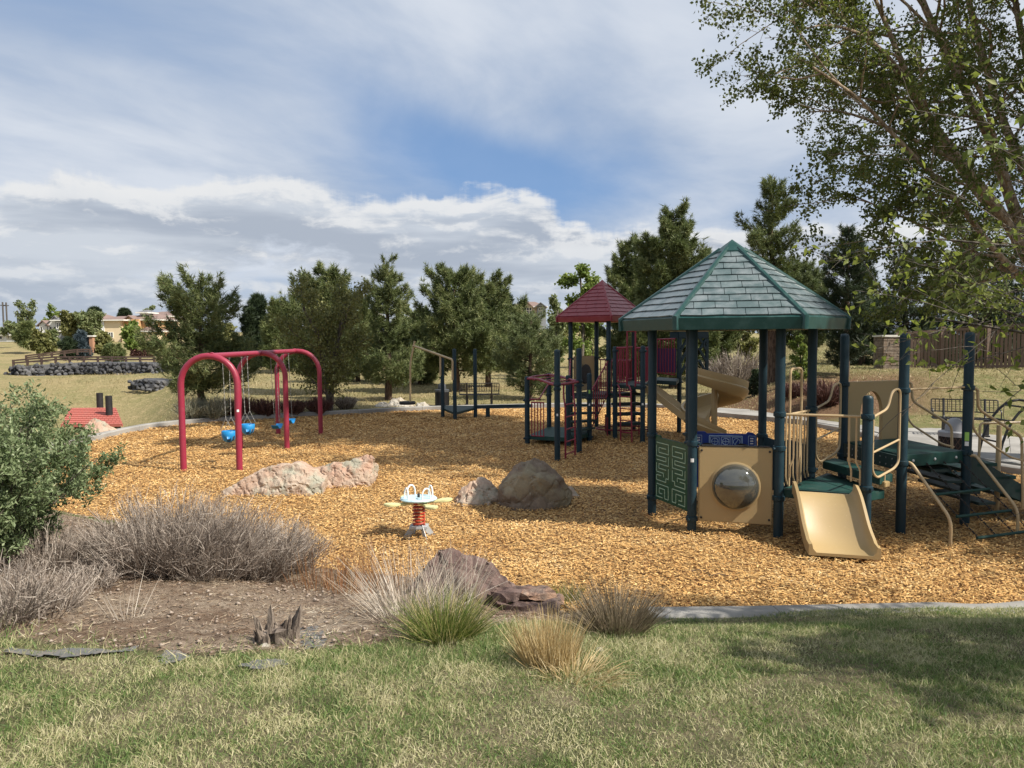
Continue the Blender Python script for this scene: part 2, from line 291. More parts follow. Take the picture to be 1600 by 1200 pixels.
M['rock_pink'] = rocky('pink_lichened_sandstone', (0.38, 0.26, 0.19), (0.46, 0.375, 0.295), (0.34, 0.325, 0.255), 2.6)
M['rock_pink2'] = rocky('salmon_sandstone', (0.42, 0.265, 0.19), (0.43, 0.335, 0.255), (0.33, 0.31, 0.24), 3.0)
M['rock_brown'] = rocky('brown_boulder', (0.15, 0.11, 0.08), (0.22, 0.17, 0.125), (0.25, 0.21, 0.14), 1.6, bd=0.02)
M['rock_mauve'] = rocky('mauve_boulder', (0.125, 0.080, 0.070), (0.205, 0.145, 0.125), (0.165, 0.12, 0.105), 2.4, strat=0.0)
M['rock_strata'] = rocky('layered_mauve_rock', (0.19, 0.115, 0.09), (0.33, 0.27, 0.22), (0.40, 0.25, 0.17), 3.4, strat=0.6)
M['rock_white'] = rocky('pale_rock', (0.34, 0.31, 0.26), (0.50, 0.46, 0.40), (0.42, 0.36, 0.28), 1.6)
M['rock_dark'] = rocky('dark_wall_boulder', (0.028, 0.030, 0.036), (0.125, 0.123, 0.125), (0.06, 0.06, 0.066), 0.6, stain=(0.03, 0.03, 0.035))
M['rock_greywall'] = rocky('grey_wall_boulder', (0.16, 0.15, 0.14), (0.30, 0.28, 0.25), (0.22, 0.2, 0.17), 0.6)
M['pebble'] = leafy('pebble', [(0, (0.16, 0.11, 0.08)), (0.6, (0.30, 0.24, 0.19)), (0.93, (0.36, 0.30, 0.25)), (1, (0.52, 0.48, 0.42))], 0.0)
M['stump'] = mat('split_dead_wood', lambda q: _bark(q, (0.05, 0.036, 0.03), (0.32, 0.26, 0.21)))
M['fabric'] = painted('grey_weed_fabric', (0.11, 0.112, 0.112), 0.85, 0.9, (0.22, 0.18, 0.14), sc=9)
M['fence'] = painted('brown_composite_fence', (0.17, 0.115, 0.088), 0.7, 0.35, (0.2, 0.14, 0.1))
M['pillar'] = rocky('tan_ledgestone', (0.20, 0.155, 0.12), (0.32, 0.26, 0.21), (0.25, 0.18, 0.13), 5, bd=0.01)
M['railbrown'] = painted('dark_rail_wood', (0.075, 0.045, 0.035), 0.8, 0.3)
M['redshingle'] = painted('faded_red_roofing', (0.42, 0.115, 0.088), 0.65, 0.5, (0.32, 0.15, 0.12), sc=3)
M['brick'] = painted('orange_brick', (0.42, 0.22, 0.13), 0.8, 0.3)
for nm, c in dict(stucco_cream=(0.68, 0.55, 0.36), stucco_orange=(0.50, 0.30, 0.14), siding_white=(0.62, 0.62, 0.60), siding_grey=(0.24, 0.25, 0.27), siding_tan=(0.42, 0.34, 0.26),
                  roof_brown=(0.20, 0.135, 0.115), roof_grey=(0.14, 0.14, 0.15), trim=(0.72, 0.70, 0.64), window=(0.03, 0.035, 0.045), pole=(0.08, 0.07, 0.065)).items():
    M[nm] = painted(nm, c, 0.3 if nm == 'window' else 0.75, 0.2, sc=0.8)

# ------------------------------------------------------------------ object helpers
def wloc(o):
    v = Vector((0, 0, 0))
    while o is not None: v += o.location; o = o.parent
    return v
def tag(o, label=None, cat=None, group=None, kind=None):
    if label: o['label'] = label
    if cat: o['category'] = cat
    if group: o['group'] = group
    if kind: o['kind'] = kind
    return o
def thing(name, loc, label, cat, group=None):
    o = bpy.data.objects.new(name, None); C.objects.link(o); o.location = loc; o.empty_display_size = 0.2
    return tag(o, label, cat, group)
def npmesh(name, v, f, material, parent=None, loc=(0, 0, 0), smooth=False):
    """mesh from arrays: v (n,3) in world space, f (m,k)"""
    v = np.asarray(v, dtype=np.float32).reshape(-1, 3); f = np.asarray(f, dtype=np.int32)
    if parent is not None: off = np.array(wloc(parent), dtype=np.float32)
    else: off = np.array(loc, dtype=np.float32)
    me = bpy.data.meshes.new(name); me.vertices.add(len(v)); me.vertices.foreach_set('co', (v - off).ravel())
    k = f.shape[1]; me.loops.add(f.size); me.loops.foreach_set('vertex_index', f.ravel())
    me.polygons.add(len(f)); me.polygons.foreach_set('loop_start', np.arange(0, f.size, k, dtype=np.int32))
    try: me.polygons.foreach_set('loop_total', np.full(len(f), k, dtype=np.int32))
    except Exception: pass
    if smooth: me.polygons.foreach_set('use_smooth', np.ones(len(f), dtype=bool))
    me.update(calc_edges=True); me.materials.append(material)
    o = bpy.data.objects.new(name, me); C.objects.link(o)
    if parent is not None: o.parent = parent
    else: o.location = loc
    return o
class MB:
    def __init__(s): s.v = []; s.f = []
    def add(s, v, f):
        b = len(s.v); s.v.extend([tuple(p) for p in v]); s.f.extend([tuple(b + i for i in q) for q in f]); return s
    def box(s, c, size, rz=0.0, rx=0.0):
        cx, cy, cz = c; a, b, h = [q / 2 for q in size]; m = Matrix.Rotation(rz, 3, 'Z') @ Matrix.Rotation(rx, 3, 'X')
        v = [m @ Vector((x, y, z)) + Vector((cx, cy, cz)) for x in (-a, a) for y in (-b, b) for z in (-h, h)]
        return s.add(v, [(0, 1, 3, 2), (4, 6, 7, 5), (0, 4, 5, 1), (2, 3, 7, 6), (0, 2, 6, 4), (1, 5, 7, 3)])
    def bar(s, p, q, w, h, up=(0, 0, 1)):
        p, q = Vector(p), Vector(q); d = (q - p).normalized(); u = Vector(up); sd = d.cross(u)
        if sd.length < 1e-4: sd = d.cross(Vector((0, 1, 0)))
        sd.normalize(); u = sd.cross(d).normalized(); v = []
        for e in (p, q):
            for a, b in ((-1, -1), (1, -1), (1, 1), (-1, 1)): v.append(e + sd * a * w / 2 + u * b * h / 2)
        return s.add(v, [(3, 2, 1, 0), (4, 5, 6, 7), (0, 1, 5, 4), (1, 2, 6, 5), (2, 3, 7, 6), (3, 0, 4, 7)])
    def tube(s, pts, r, n=8, closed=False, caps=True):
        pts = [Vector(p) for p in pts]; N = len(pts); rr = r if isinstance(r, (list, tuple)) else [r] * N
        T = []
        for i in range(N):
            a = pts[(i - 1) % N] if (closed or i > 0) else pts[0]; b = pts[(i + 1) % N] if (closed or i < N - 1) else pts[-1]
            T.append((b - a).normalized())
        ref = Vector((0, 0, 1)) if abs(T[0].z) < 0.9 else Vector((1, 0, 0)); u = (ref - T[0] * ref.dot(T[0])).normalized(); vs = []
        for i in range(N):
            u = (u - T[i] * u.dot(T[i])); u = u.normalized() if u.length > 1e-6 else T[i].orthogonal().normalized(); w = T[i].cross(u)
            for k in range(n):
                a = 2 * math.pi * k / n; vs.append(pts[i] + (u * math.cos(a) + w * math.sin(a)) * rr[i])
        fs = []
        for i in range(N if closed else N - 1):
            j = (i + 1) % N
            for k in range(n): fs.append((i * n + k, i * n + (k + 1) % n, j * n + (k + 1) % n, j * n + k))
        if not closed and caps: fs += [tuple(range(n - 1, -1, -1)), tuple((N - 1) * n + k for k in range(n))]
        return s.add(vs, fs)
    def lathe(s, prof, c=(0, 0, 0), n=16, axis=None, sx=1, sy=1):
        vs = []; c = Vector(c)
        for r, z in prof:
            for k in range(n):
                a = 2 * math.pi * k / n; p = Vector((r * math.cos(a) * sx, r * math.sin(a) * sy, z))
                if axis is not None: p = axis @ p
                vs.append(c + p)
        fs = []
        for i in range(len(prof) - 1):
            for k in range(n): fs.append((i * n + k, i * n + (k + 1) % n, (i + 1) * n + (k + 1) % n, (i + 1) * n + k))
        fs += [tuple(range(n - 1, -1, -1)), tuple((len(prof) - 1) * n + k for k in range(n))]
        return s.add(vs, fs)
    def prism(s, poly, z0, z1):
        n = len(poly); v = [(x, y, z0) for x, y in poly] + [(x, y, z1) for x, y in poly]
        f = [tuple(range(n - 1, -1, -1)), tuple(range(n, 2 * n))] + [(i, (i + 1) % n, n + (i + 1) % n, n + i) for i in range(n)]
        return s.add(v, f)
    def slab(s, pts, thick):
        """planar polygon of 3-D points extruded by the vector thick"""
        n = len(pts); t = Vector(thick); v = [Vector(p) for p in pts]; v = v + [p + t for p in v]
        f = [tuple(range(n - 1, -1, -1)), tuple(range(n, 2 * n))] + [(i, (i + 1) % n, n + (i + 1) % n, n + i) for i in range(n)]
        return s.add(v, f)
    def build(s, name, material, parent=None, loc=(0, 0, 0), smooth=True, bevel=0.0, ang=38):
        off = wloc(parent) if parent is not None else Vector(loc)
        me = bpy.data.meshes.new(name); me.from_pydata([tuple(Vector(p) - off) for p in s.v], [], s.f)
        bm = bmesh.new(); bm.from_mesh(me); bmesh.ops.recalc_face_normals(bm, faces=bm.faces)
        if bevel: bmesh.ops.bevel(bm, geom=list(bm.edges), offset=bevel, segments=2, affect='EDGES', clamp_overlap=True)
        bm.to_mesh(me); bm.free()
        if smooth:
            me.polygons.foreach_set('use_smooth', np.ones(len(me.polygons), dtype=bool)); me.set_sharp_from_angle(angle=R(ang))
        me.materials.append(material)
        o = bpy.data.objects.new(name, me); C.objects.link(o)
        if parent is not None: o.parent = parent
        else: o.location = loc
        return o
def copy_tree(o, parent=None):
    c = o.copy(); C.objects.link(c); c.parent = parent
    for ch in list(o.children): copy_tree(ch, c)
    return c
def fillet(pts, r, n=5):
    """round the corners of a polyline"""
    pts = [Vector(p) for p in pts]; out = [pts[0]]
    for i in range(1, len(pts) - 1):
        a, b, c = pts[i - 1], pts[i], pts[i + 1]; da = (a - b); dc = (c - b); k = min(r, da.length * 0.49, dc.length * 0.49)
        p, q = b + da.normalized() * k, b + dc.normalized() * k
        for j in range(n + 1):
            t = j / n; out.append(p * (1 - t) ** 2 + b * 2 * t * (1 - t) + q * t * t)
    out.append(pts[-1]); return out

# arrays of thin things -------------------------------------------------
def unit(a): return a / np.maximum(np.linalg.norm(a, axis=-1, keepdims=True), 1e-9)
def rdir(n): return unit(rng.normal(size=(n, 3)))
def ribbons(base, d, L, w, bend, k=2, tip=0.15, side=None):
    """curved thin strips: returns verts, quads"""
    n = len(base); L = np.broadcast_to(L, n)[:, None]; w = np.broadcast_to(w, n)[:, None]
    sd = unit(np.cross(d, rdir(n) if side is None else side)); V = np.zeros((n, (k + 1) * 2, 3), dtype=np.float32)
    for j in range(k + 1):
        t = j / k; p = base + d * L * t + bend * (t * t); ww = w * (1 - (1 - tip) * t ** 1.3) / 2
        V[:, 2 * j] = p - sd * ww; V[:, 2 * j + 1] = p + sd * ww
    F = np.zeros((n, k, 4), dtype=np.int32); b0 = (np.arange(n) * (k + 1) * 2)[:, None]
    for j in range(k): F[:, j] = b0 + np.array([2 * j, 2 * j + 1, 2 * j + 3, 2 * j + 2])
    return V.reshape(-1, 3), F.reshape(-1, 4)
def tris(base, d, L, w):
    n = len(base); L = np.broadcast_to(L, n)[:, None]; w = np.broadcast_to(w, n)[:, None]; sd = unit(np.cross(d, rdir(n))) * w / 2
    V = np.stack([base - sd, base + sd, base + d * L], 1).reshape(-1, 3); return V, np.arange(n * 3, dtype=np.int32).reshape(-1, 3)
def leaves(c, ax, nrm, L, w, fold=0.25):
    """diamond leaves bent along the middle: 4 verts, 2 tris"""
    n = len(c); L = np.broadcast_to(L, n)[:, None]; w = np.broadcast_to(w, n)[:, None]; sd = unit(np.cross(ax, nrm)); nn = unit(np.cross(sd, ax))
    a = c; b = c + ax * L; m = c + ax * L * 0.42
    V = np.stack([a, m + sd * w / 2 + nn * w * fold, b, m - sd * w / 2 + nn * w * fold], 1).reshape(-1, 3)
    i = (np.arange(n) * 4)[:, None]; F = np.concatenate([i + np.array([[0, 1, 2]]), i + np.array([[0, 2, 3]])], 0); return V, F.astype(np.int32)
def tubes(PT, RD, s=5):
    """many open tubes: PT (n,k,3), RD (n,k)"""
    n, k, _ = PT.shape; T = np.zeros_like(PT); T[:, 1:-1] = PT[:, 2:] - PT[:, :-2]; T[:, 0] = PT[:, 1] - PT[:, 0]; T[:, -1] = PT[:, -1] - PT[:, -2]; T = unit(T)
    m = unit(PT[:, -1] - PT[:, 0]); ref = np.where(np.abs(m[:, 2:3]) > 0.8, np.array([[1.0, 0, 0]]), np.array([[0, 0, 1.0]]))[:, None, :]
    u = unit(ref - T * np.sum(ref * T, -1, keepdims=True)); w = np.cross(T, u); a = np.arange(s) * 2 * np.pi / s
    V = PT[:, :, None, :] + RD[:, :, None, None] * (u[:, :, None, :] * np.cos(a)[None, None, :, None] + w[:, :, None, :] * np.sin(a)[None, None, :, None])
    F = []
    for j in range(k - 1):
        for q in range(s): F.append([j * s + q, j * s + (q + 1) % s, (j + 1) * s + (q + 1) % s, (j + 1) * s + q])
    F = np.array(F)[None] + (np.arange(n) * k * s)[:, None, None]; return V.reshape(-1, 3), F.reshape(-1, 4).astype(np.int32)
def join(parts):
    V, F, b = [], [], 0
    for v, f in parts: V.append(v); F.append(f + b); b += len(v)
    return np.concatenate(V), np.concatenate(F)

# ------------------------------------------------------------------ lie of the land
EDGE_PX = [(1600, 938), (1450, 941), (1300, 944), (1150, 947), (1010, 948), (900, 946), (800, 936), (700, 918), (600, 905), (480, 893)]
edge = [tuple(G(x, y, 0.14 if x >= 900 else 0.0).xy) for x, y in EDGE_PX]
edge += [(-3.6, 9.6), (-5.3, 10.6), (-7.6, 12.0), (-10.3, 14.6), (-11.2, 17.0)]
edge += [tuple(G(x, y).xy) for x, y in [(150, 689), (200, 677), (250, 668), (320, 661), (400, 656), (480, 651), (560, 647), (640, 642.5), (720, 640), (800, 638), (900, 636), (1000, 637), (1080, 641), (1130, 646), (1190, 655), (1250, 664)]]
edge += [(9.1, 19.5), (9.0, 17.0), (9.2, 14.8), (10.2, 12.8), (11.0, 10.6), (10.2, 8.9), (8.0, 8.0)]
def smooth_closed(p, n=14):
    out = []; N = len(p)
    for i in range(N):
        p0, p1, p2, p3 = [np.array(p[(i + k) % N]) for k in (-1, 0, 1, 2)]
        for j in range(n):
            t = j / n; out.append(0.5 * ((2 * p1) + (-p0 + p2) * t + (2 * p0 - 5 * p1 + 4 * p2 - p3) * t * t + (-p0 + 3 * p1 - 3 * p2 + p3) * t ** 3))
    return np.array(out)
EDGE = smooth_closed(edge, 8)
def inside(x, y, poly):
    x = np.asarray(x, float); y = np.asarray(y, float); r = np.zeros(x.shape, bool); n = len(poly); j = n - 1
    for i in range(n):
        xi, yi = poly[i]; xj, yj = poly[j]
        c = ((yi > y) != (yj > y)) & (x < (xj - xi) * (y - yi) / (yj - yi + 1e-12) + xi); r ^= c; j = i
    return r
def dist(x, y, poly):
    x = np.asarray(x, float); y = np.asarray(y, float); d = np.full(x.shape, 1e9)
    for i in range(len(poly)):
        a = poly[i]; b = poly[(i + 1) % len(poly)]; ab = b - a; t = np.clip(((x - a[0]) * ab[0] + (y - a[1]) * ab[1]) / (ab @ ab + 1e-12), 0, 1)
        d = np.minimum(d, np.hypot(x - a[0] - ab[0] * t, y - a[1] - ab[1] * t))
    return d
def sst(a, b, v): t = np.clip((v - a) / (b - a), 0, 1); return t * t * (3 - 2 * t)
CURB_W, CURB_Z = 0.26, 0.15
def zraw(x, y):
    """ground outside the play area"""
    x = np.asarray(x, float); y = np.asarray(y, float); t = x / np.maximum(y, 4.0)
    near = np.clip(7.6 + 0.0 * x - y, 0, 30); near = np.where(x < -2.0, np.clip(7.6 + (-2.0 - x) * 0.8 - y, 0, 30), near)
    zn = 0.11 + 1.0 * (1 - np.exp(-near / 4.0))
    zf = 0.11 + 0.12 * np.sin(x * 0.31 + 1.0) * np.sin(y * 0.23) * sst(28, 40, y)
    # open middle distance rising to the far houses
    zf = zf + 4.2 * sst(55, 170, y)
    # the swale on the left and the slope beyond it
    v = sst(-0.40, -0.50, t); sfar = -4.1 * sst(19.5, 34, y) + 3.55 * sst(40, 67, y) + 3.0 * sst(71.5, 150, y)
    zl = 0.11 + sfar + 0.10 * np.sin(x * 0.5) * np.sin(y * 0.4) * sst(30, 40, y)
    z = zf * (1 - v) + zl * v
    # mound of lawn up to the fence on the right
    r = sst(0.27, 0.40, t) * sst(8, 12, y); zr = 0.11 + 1.15 * sst(18.5, 31, y) + 0.6 * sst(33, 60, y)
    z = z * (1 - r) + zr * r
    w = sst(11.5, 9.0, y + np.where(x < -3, (x + 3) * 0.6, 0)); return z * (1 - w) + zn * w
def zt(x, y):
    i = inside(x, y, EDGE); d = dist(x, y, EDGE); o = zraw(x, y)
    k = sst(0.05, CURB_W - 0.03, np.where(i, 0, d)); rel = sst(0.2, 1.6, np.where(i, 0, d))
    lip = 0.125 + 0.045 * sst(1.8, 3.0, x) * sst(9.0, 8.0, y); return -0.06 * (1 - k) + k * (lip * (1 - rel) + o * rel)
def z1(x, y):
    return float(zt(np.array([x]), np.array([y]))[0])
def GT(px, py):
    """pixel to the real ground surface"""
    d = ray(px, py); ks = np.concatenate([np.linspace(2, 30, 560), np.linspace(30.1, 260, 900)]); xs, ys, zs = d.x * ks, d.y * ks, CAMH + d.z * ks
    h = zt(xs, ys); b = np.nonzero(zs < h)[0]; i = b[0] if len(b) else len(ks) - 1; return Vector((xs[i], ys[i], float(h[i])))
def axis_steps(lo, a, b, hi, s, gr=1.13):
    v = list(np.arange(a, b + 1e-6, s)); st = s
    while v[-1] < hi: st *= gr; v.append(v[-1] + st)
    st = s; f = [a]
    while f[-1] > lo: st *= gr; f.append(f[-1] - st)
    return np.array(f[:0:-1] + v)
xs = axis_steps(-2600, -14, 14, 2600, 0.22); ys = axis_steps(-300, 1.5, 31, 4000, 0.22)
XX, YY = np.meshgrid(xs, ys); ZZ = zt(XX.ravel(), YY.ravel()).reshape(XX.shape)
ZZ = ZZ + (rng.random(XX.shape) - 0.5) * 0.02 * (dist(XX.ravel(), YY.ravel(), EDGE).reshape(XX.shape) > 0.6)
nx, ny = len(xs), len(ys); idx = np.arange(nx * ny).reshape(ny, nx)
F = np.stack([idx[:-1, :-1], idx[:-1, 1:], idx[1:, 1:], idx[1:, :-1]], -1).reshape(-1, 4)
gr = npmesh('ground', np.stack([XX, YY, ZZ], -1).reshape(-1, 3), F, M['ground'], smooth=True); tag(gr, kind='structure')
tt = XX / np.maximum(YY, 4)
zone = np.zeros((ny, nx, 4), dtype=np.float32); zone[..., 3] = 1
zone[..., 0] = np.clip(sst(12, 15, YY) * (1 - 0.45 * sst(0.28, 0.4, tt)), 0, 1)
zone[..., 1] = sst(11, 8.5, YY)
zone[..., 2] = sst(0.24, 0.30, tt) * sst(0.62, 0.50, tt) * sst(21.5, 22.5, YY) * sst(31, 27, YY)
ca = gr.data.attributes.new('zone', 'FLOAT_COLOR', 'POINT'); ca.data.foreach_set('color', zone.ravel())
# curb all round the mulch, cast in sections
def offset(poly, w):
    n = len(poly); t = unit(np.roll(poly, -1, 0) - np.roll(poly, 1, 0)); nrm = np.stack([t[:, 1], -t[:, 0]], 1)
    area = 0.5 * np.sum(poly[:, 0] * np.roll(poly[:, 1], -1) - np.roll(poly[:, 0], -1) * poly[:, 1]); return poly + nrm * w * (1 if area > 0 else -1)
OUT = offset(EDGE, CURB_W)
cb = thing('concrete_curb', (0, 8, 0), 'long grey concrete edging around the whole mulch play area', 'curb')
L = np.hypot(*(np.roll(EDGE, -1, 0) - EDGE).T); acc = 0; sec = MB(); seg = 0
def curb_quad(mb, i, t0, t1):
    j = (i + 1) % len(EDGE); a0 = EDGE[i] + (EDGE[j] - EDGE[i]) * t0; a1 = EDGE[i] + (EDGE[j] - EDGE[i]) * t1; b0 = OUT[i] + (OUT[j] - OUT[i]) * t0; b1 = OUT[i] + (OUT[j] - OUT[i]) * t1
    z = CURB_Z; e = 0.02
    pr = lambda a, b: [(a[0], a[1], -0.15), (a[0], a[1], z - e), (a[0] * .9 + b[0] * .1, a[1] * .9 + b[1] * .1, z), (a[0] * .1 + b[0] * .9, a[1] * .1 + b[1] * .9, z), (b[0], b[1], z - e), (b[0], b[1], -0.15)]
    A, B = pr(a0, b0), pr(a1, b1); mb.add(A + B, [(k, k + 1, k + 7, k + 6) for k in range(5)])
secs = []
for i in range(len(EDGE)):
    if EDGE[i][1] < 14.3 and EDGE[i][0] < 1.25:
        if sec.v: sec.build('curb_section', M['concrete'], cb, ang=50); sec = MB(); acc = 0
        continue
    last = acc + L[i] > 2.4
    curb_quad(sec, i, 0.0 if acc > 0 else 0.02, 0.98 if last else 1.0)
    acc += L[i]
    if last: sec.build('curb_section', M['concrete'], cb, ang=50); sec = MB(); acc = 0
if sec.v: sec.build('curb_section', M['concrete'], cb, ang=50)
# mulch bed
mx, my = np.meshgrid(np.arange(-12, 12, 0.3), np.arange(6.5, 29, 0.3)); mx, my = mx.ravel(), my.ravel()
bm = bmesh.new(); vs = [bm.verts.new((p[0], p[1], 0)) for p in EDGE]; bm.faces.new(vs); bmesh.ops.triangulate(bm, faces=bm.faces)
me = bpy.data.meshes.new('mulch_ground'); bm.to_mesh(me); bm.free(); me.materials.append(M['mulch'])
o = bpy.data.objects.new('mulch_ground', me); C.objects.link(o); tag(o, kind='structure')
def in_view(x, y, m=0.8):
    return (y > 1.5) & (np.abs(x) < 0.70 * y + m)
def scatter(n, x0, x1, y0, y1, f, pw=1.0):
    x = rng.uniform(x0, x1, n); y = y0 + (y1 - y0) * rng.random(n) ** pw; k = f(x, y); return x[k], y[k]
cx, cy = scatter(420000, -12, 11, 6.8, 28, lambda x, y: inside(x, y, EDGE) & in_view(x, y, 1.5), 1.9)
n = len(cx); a = rng.uniform(0, 2 * np.pi, n); tl = rng.normal(0, 0.20, n); d = np.stack([np.cos(a) * np.cos(tl), np.sin(a) * np.cos(tl), np.sin(tl)], 1)
Lc = rng.uniform(0.018, 0.052, n) * (1 + 0.035 * np.maximum(cy - 10, 0)); wc = rng.uniform(0.007, 0.017, n) * (1 + 0.05 * np.maximum(cy - 10, 0))
hump = 0.012 * np.sin(cx * 3.1 + np.sin(cy * 2)) * np.sin(cy * 2.7)
bs = np.stack([cx, cy, rng.uniform(0.004, 0.028, n) + 0.012 + hump], 1) - d * Lc[:, None] / 2
up = unit(np.stack([rng.normal(0, 0.35, n), rng.normal(0, 0.35, n), np.ones(n)], 1))
v, f = ribbons(bs, d, Lc, wc, up * (rng.normal(0, 0.006, n))[:, None], 1, 0.7, side=up)
tag(npmesh('mulch_chips', v, f, M['chip']), kind='stuff')
print('chips', n)
# concrete walk behind the play area on the right
def ribbon_path(px_pts, name, m, z=0.13, thick=0.14):
    pass
walk = [(7.2, 24.05), (8.55, 22.45), (9.42, 19.6), (9.33, 17.0), (9.5, 15.0), (10.45, 13.1), (11.4, 10.7), (17.5, 9.0), (18.0, 15.5), (12.9, 17.3), (11.7, 19.0), (11.0, 22.0), (9.4, 24.5), (6.5, 27.0), (5.6, 26.3)]
pb = MB(); pb.prism(walk, -0.1, 0.165); tag(pb.build('concrete_walk', M['concrete'], smooth=False), kind='structure')
# soil bed on the near left
bed = np.array([(-9.6, 5.6), (-5.2, 4.95), (-3.2, 4.75), (-2.2, 4.72), (-1.2, 4.85), (-0.5, 5.2), (0.0, 5.55), (0.5, 6.0), (1.0, 6.45), (1.5, 6.85), (1.35, 7.05), (0.6, 7.0), (-0.1, 7.3), (-1.0, 8.0), (-2.0, 8.55), (-3.6, 9.35), (-5.4, 10.3), (-7.8, 11.7), (-11.0, 14.4)])
BED = smooth_closed(bed, 8)
BED[:, 0] += rng.normal(0, 0.03, len(BED)); BED[:, 1] += rng.normal(0, 0.03, len(BED))
def bumps(x, y): return np.vectorize(lambda a, b: mnoise.fractal(Vector((a * 2.2, b * 2.2, 0)), 0.8, 2.0, 4))(x, y) * 0.03 + 0.022
gx_, gy_ = np.meshgrid(np.arange(-11, 2.2, 0.07), np.arange(4.4, 14.6, 0.07)); k = inside(gx_.ravel(), gy_.ravel(), BED).reshape(gx_.shape)
zb = zt(gx_.ravel(), gy_.ravel()).reshape(gx_.shape); zb = zb - 0.010 + 0.016 * np.clip(dist(gx_.ravel(), gy_.ravel(), BED).reshape(gx_.shape) / 0.2, 0, 1)
dE = dist(gx_.ravel(), gy_.ravel(), EDGE).reshape(gx_.shape); k &= dE > 0.02
id_ = np.arange(gx_.size).reshape(gx_.shape); q = k[:-1, :-1] & k[1:, :-1] & k[1:, 1:] & k[:-1, 1:]
F = np.stack([id_[:-1, :-1], id_[:-1, 1:], id_[1:, 1:], id_[1:, :-1]], -1)[q]
zb = zb + bumps(gx_, gy_) * np.clip(dist(gx_.ravel(), gy_.ravel(), BED).reshape(gx_.shape) / 0.3, 0, 1)
tag(npmesh('soil_bed', np.stack([gx_, gy_, zb], -1).reshape(-1, 3), F, M['soil'], smooth=True), kind='structure')

# ================================================================== PLAYGROUND EQUIPMENT
def lerp(a, b, t): return Vector(a) * (1 - t) + Vector(b) * t
def dome_post(parent, x, y, h, collars=(), r=0.0635, base=-0.1, m='post', name='post'):
    b = MB(); b.lathe([(r, base), (r, h - 0.05), (r * 0.93, h - 0.025), (r * 0.7, h - 0.007), (0.004, h)], (x, y, 0), 14)
    p = b.build(name, M[m], parent)
    for z in collars:
        c = MB(); c.lathe([(r + 0.004, z - 0.035), (r + 0.016, z - 0.028), (r + 0.018, z), (r + 0.016, z + 0.028), (r + 0.004, z + 0.035)], (x, y, 0), 14)
        a = rng.uniform(0, 6.28)
        for da in (0, math.pi):
            c.tube([(x + (r) * math.cos(a + da), y + (r) * math.sin(a + da), z), (x + (r + 0.045) * math.cos(a + da), y + (r + 0.045) * math.sin(a + da), z)], 0.02, 8)
        c.build('collar', M[m], p)
    return p
def rail(parent, pts, r, m, name='rail', fr=0.06, n=8):
    b = MB(); b.tube(fillet(pts, fr), r, n); return b.build(name, M[m], parent)
def on(A, B, s, z): return Vector((A[0] + (B[0] - A[0]) * s, A[1] + (B[1] - A[1]) * s, z))
def panel_rails(parent, A, B, s0, s1, z0a, z0b, z1a, z1b, n, m, r=0.013, name='baluster'):
    """railing panel: top and bottom rails with n upright bars"""
    rail(parent, [on(A, B, s0, z1a), on(A, B, s1, z1b)], r * 1.5, m, 'top_rail'); rail(parent, [on(A, B, s0, z0a), on(A, B, s1, z0b)], r * 1.2, m, 'bottom_rail')
    for i in range(n):
        t = i / (n - 1) if n > 1 else 0.5; s = s0 + (s1 - s0) * (0.04 + 0.92 * t)
        b = MB(); b.tube([on(A, B, s, z0a + (z0b - z0a) * t), on(A, B, s, z1a + (z1b - z1a) * t)], r, 6); b.build(name, M[m], parent)
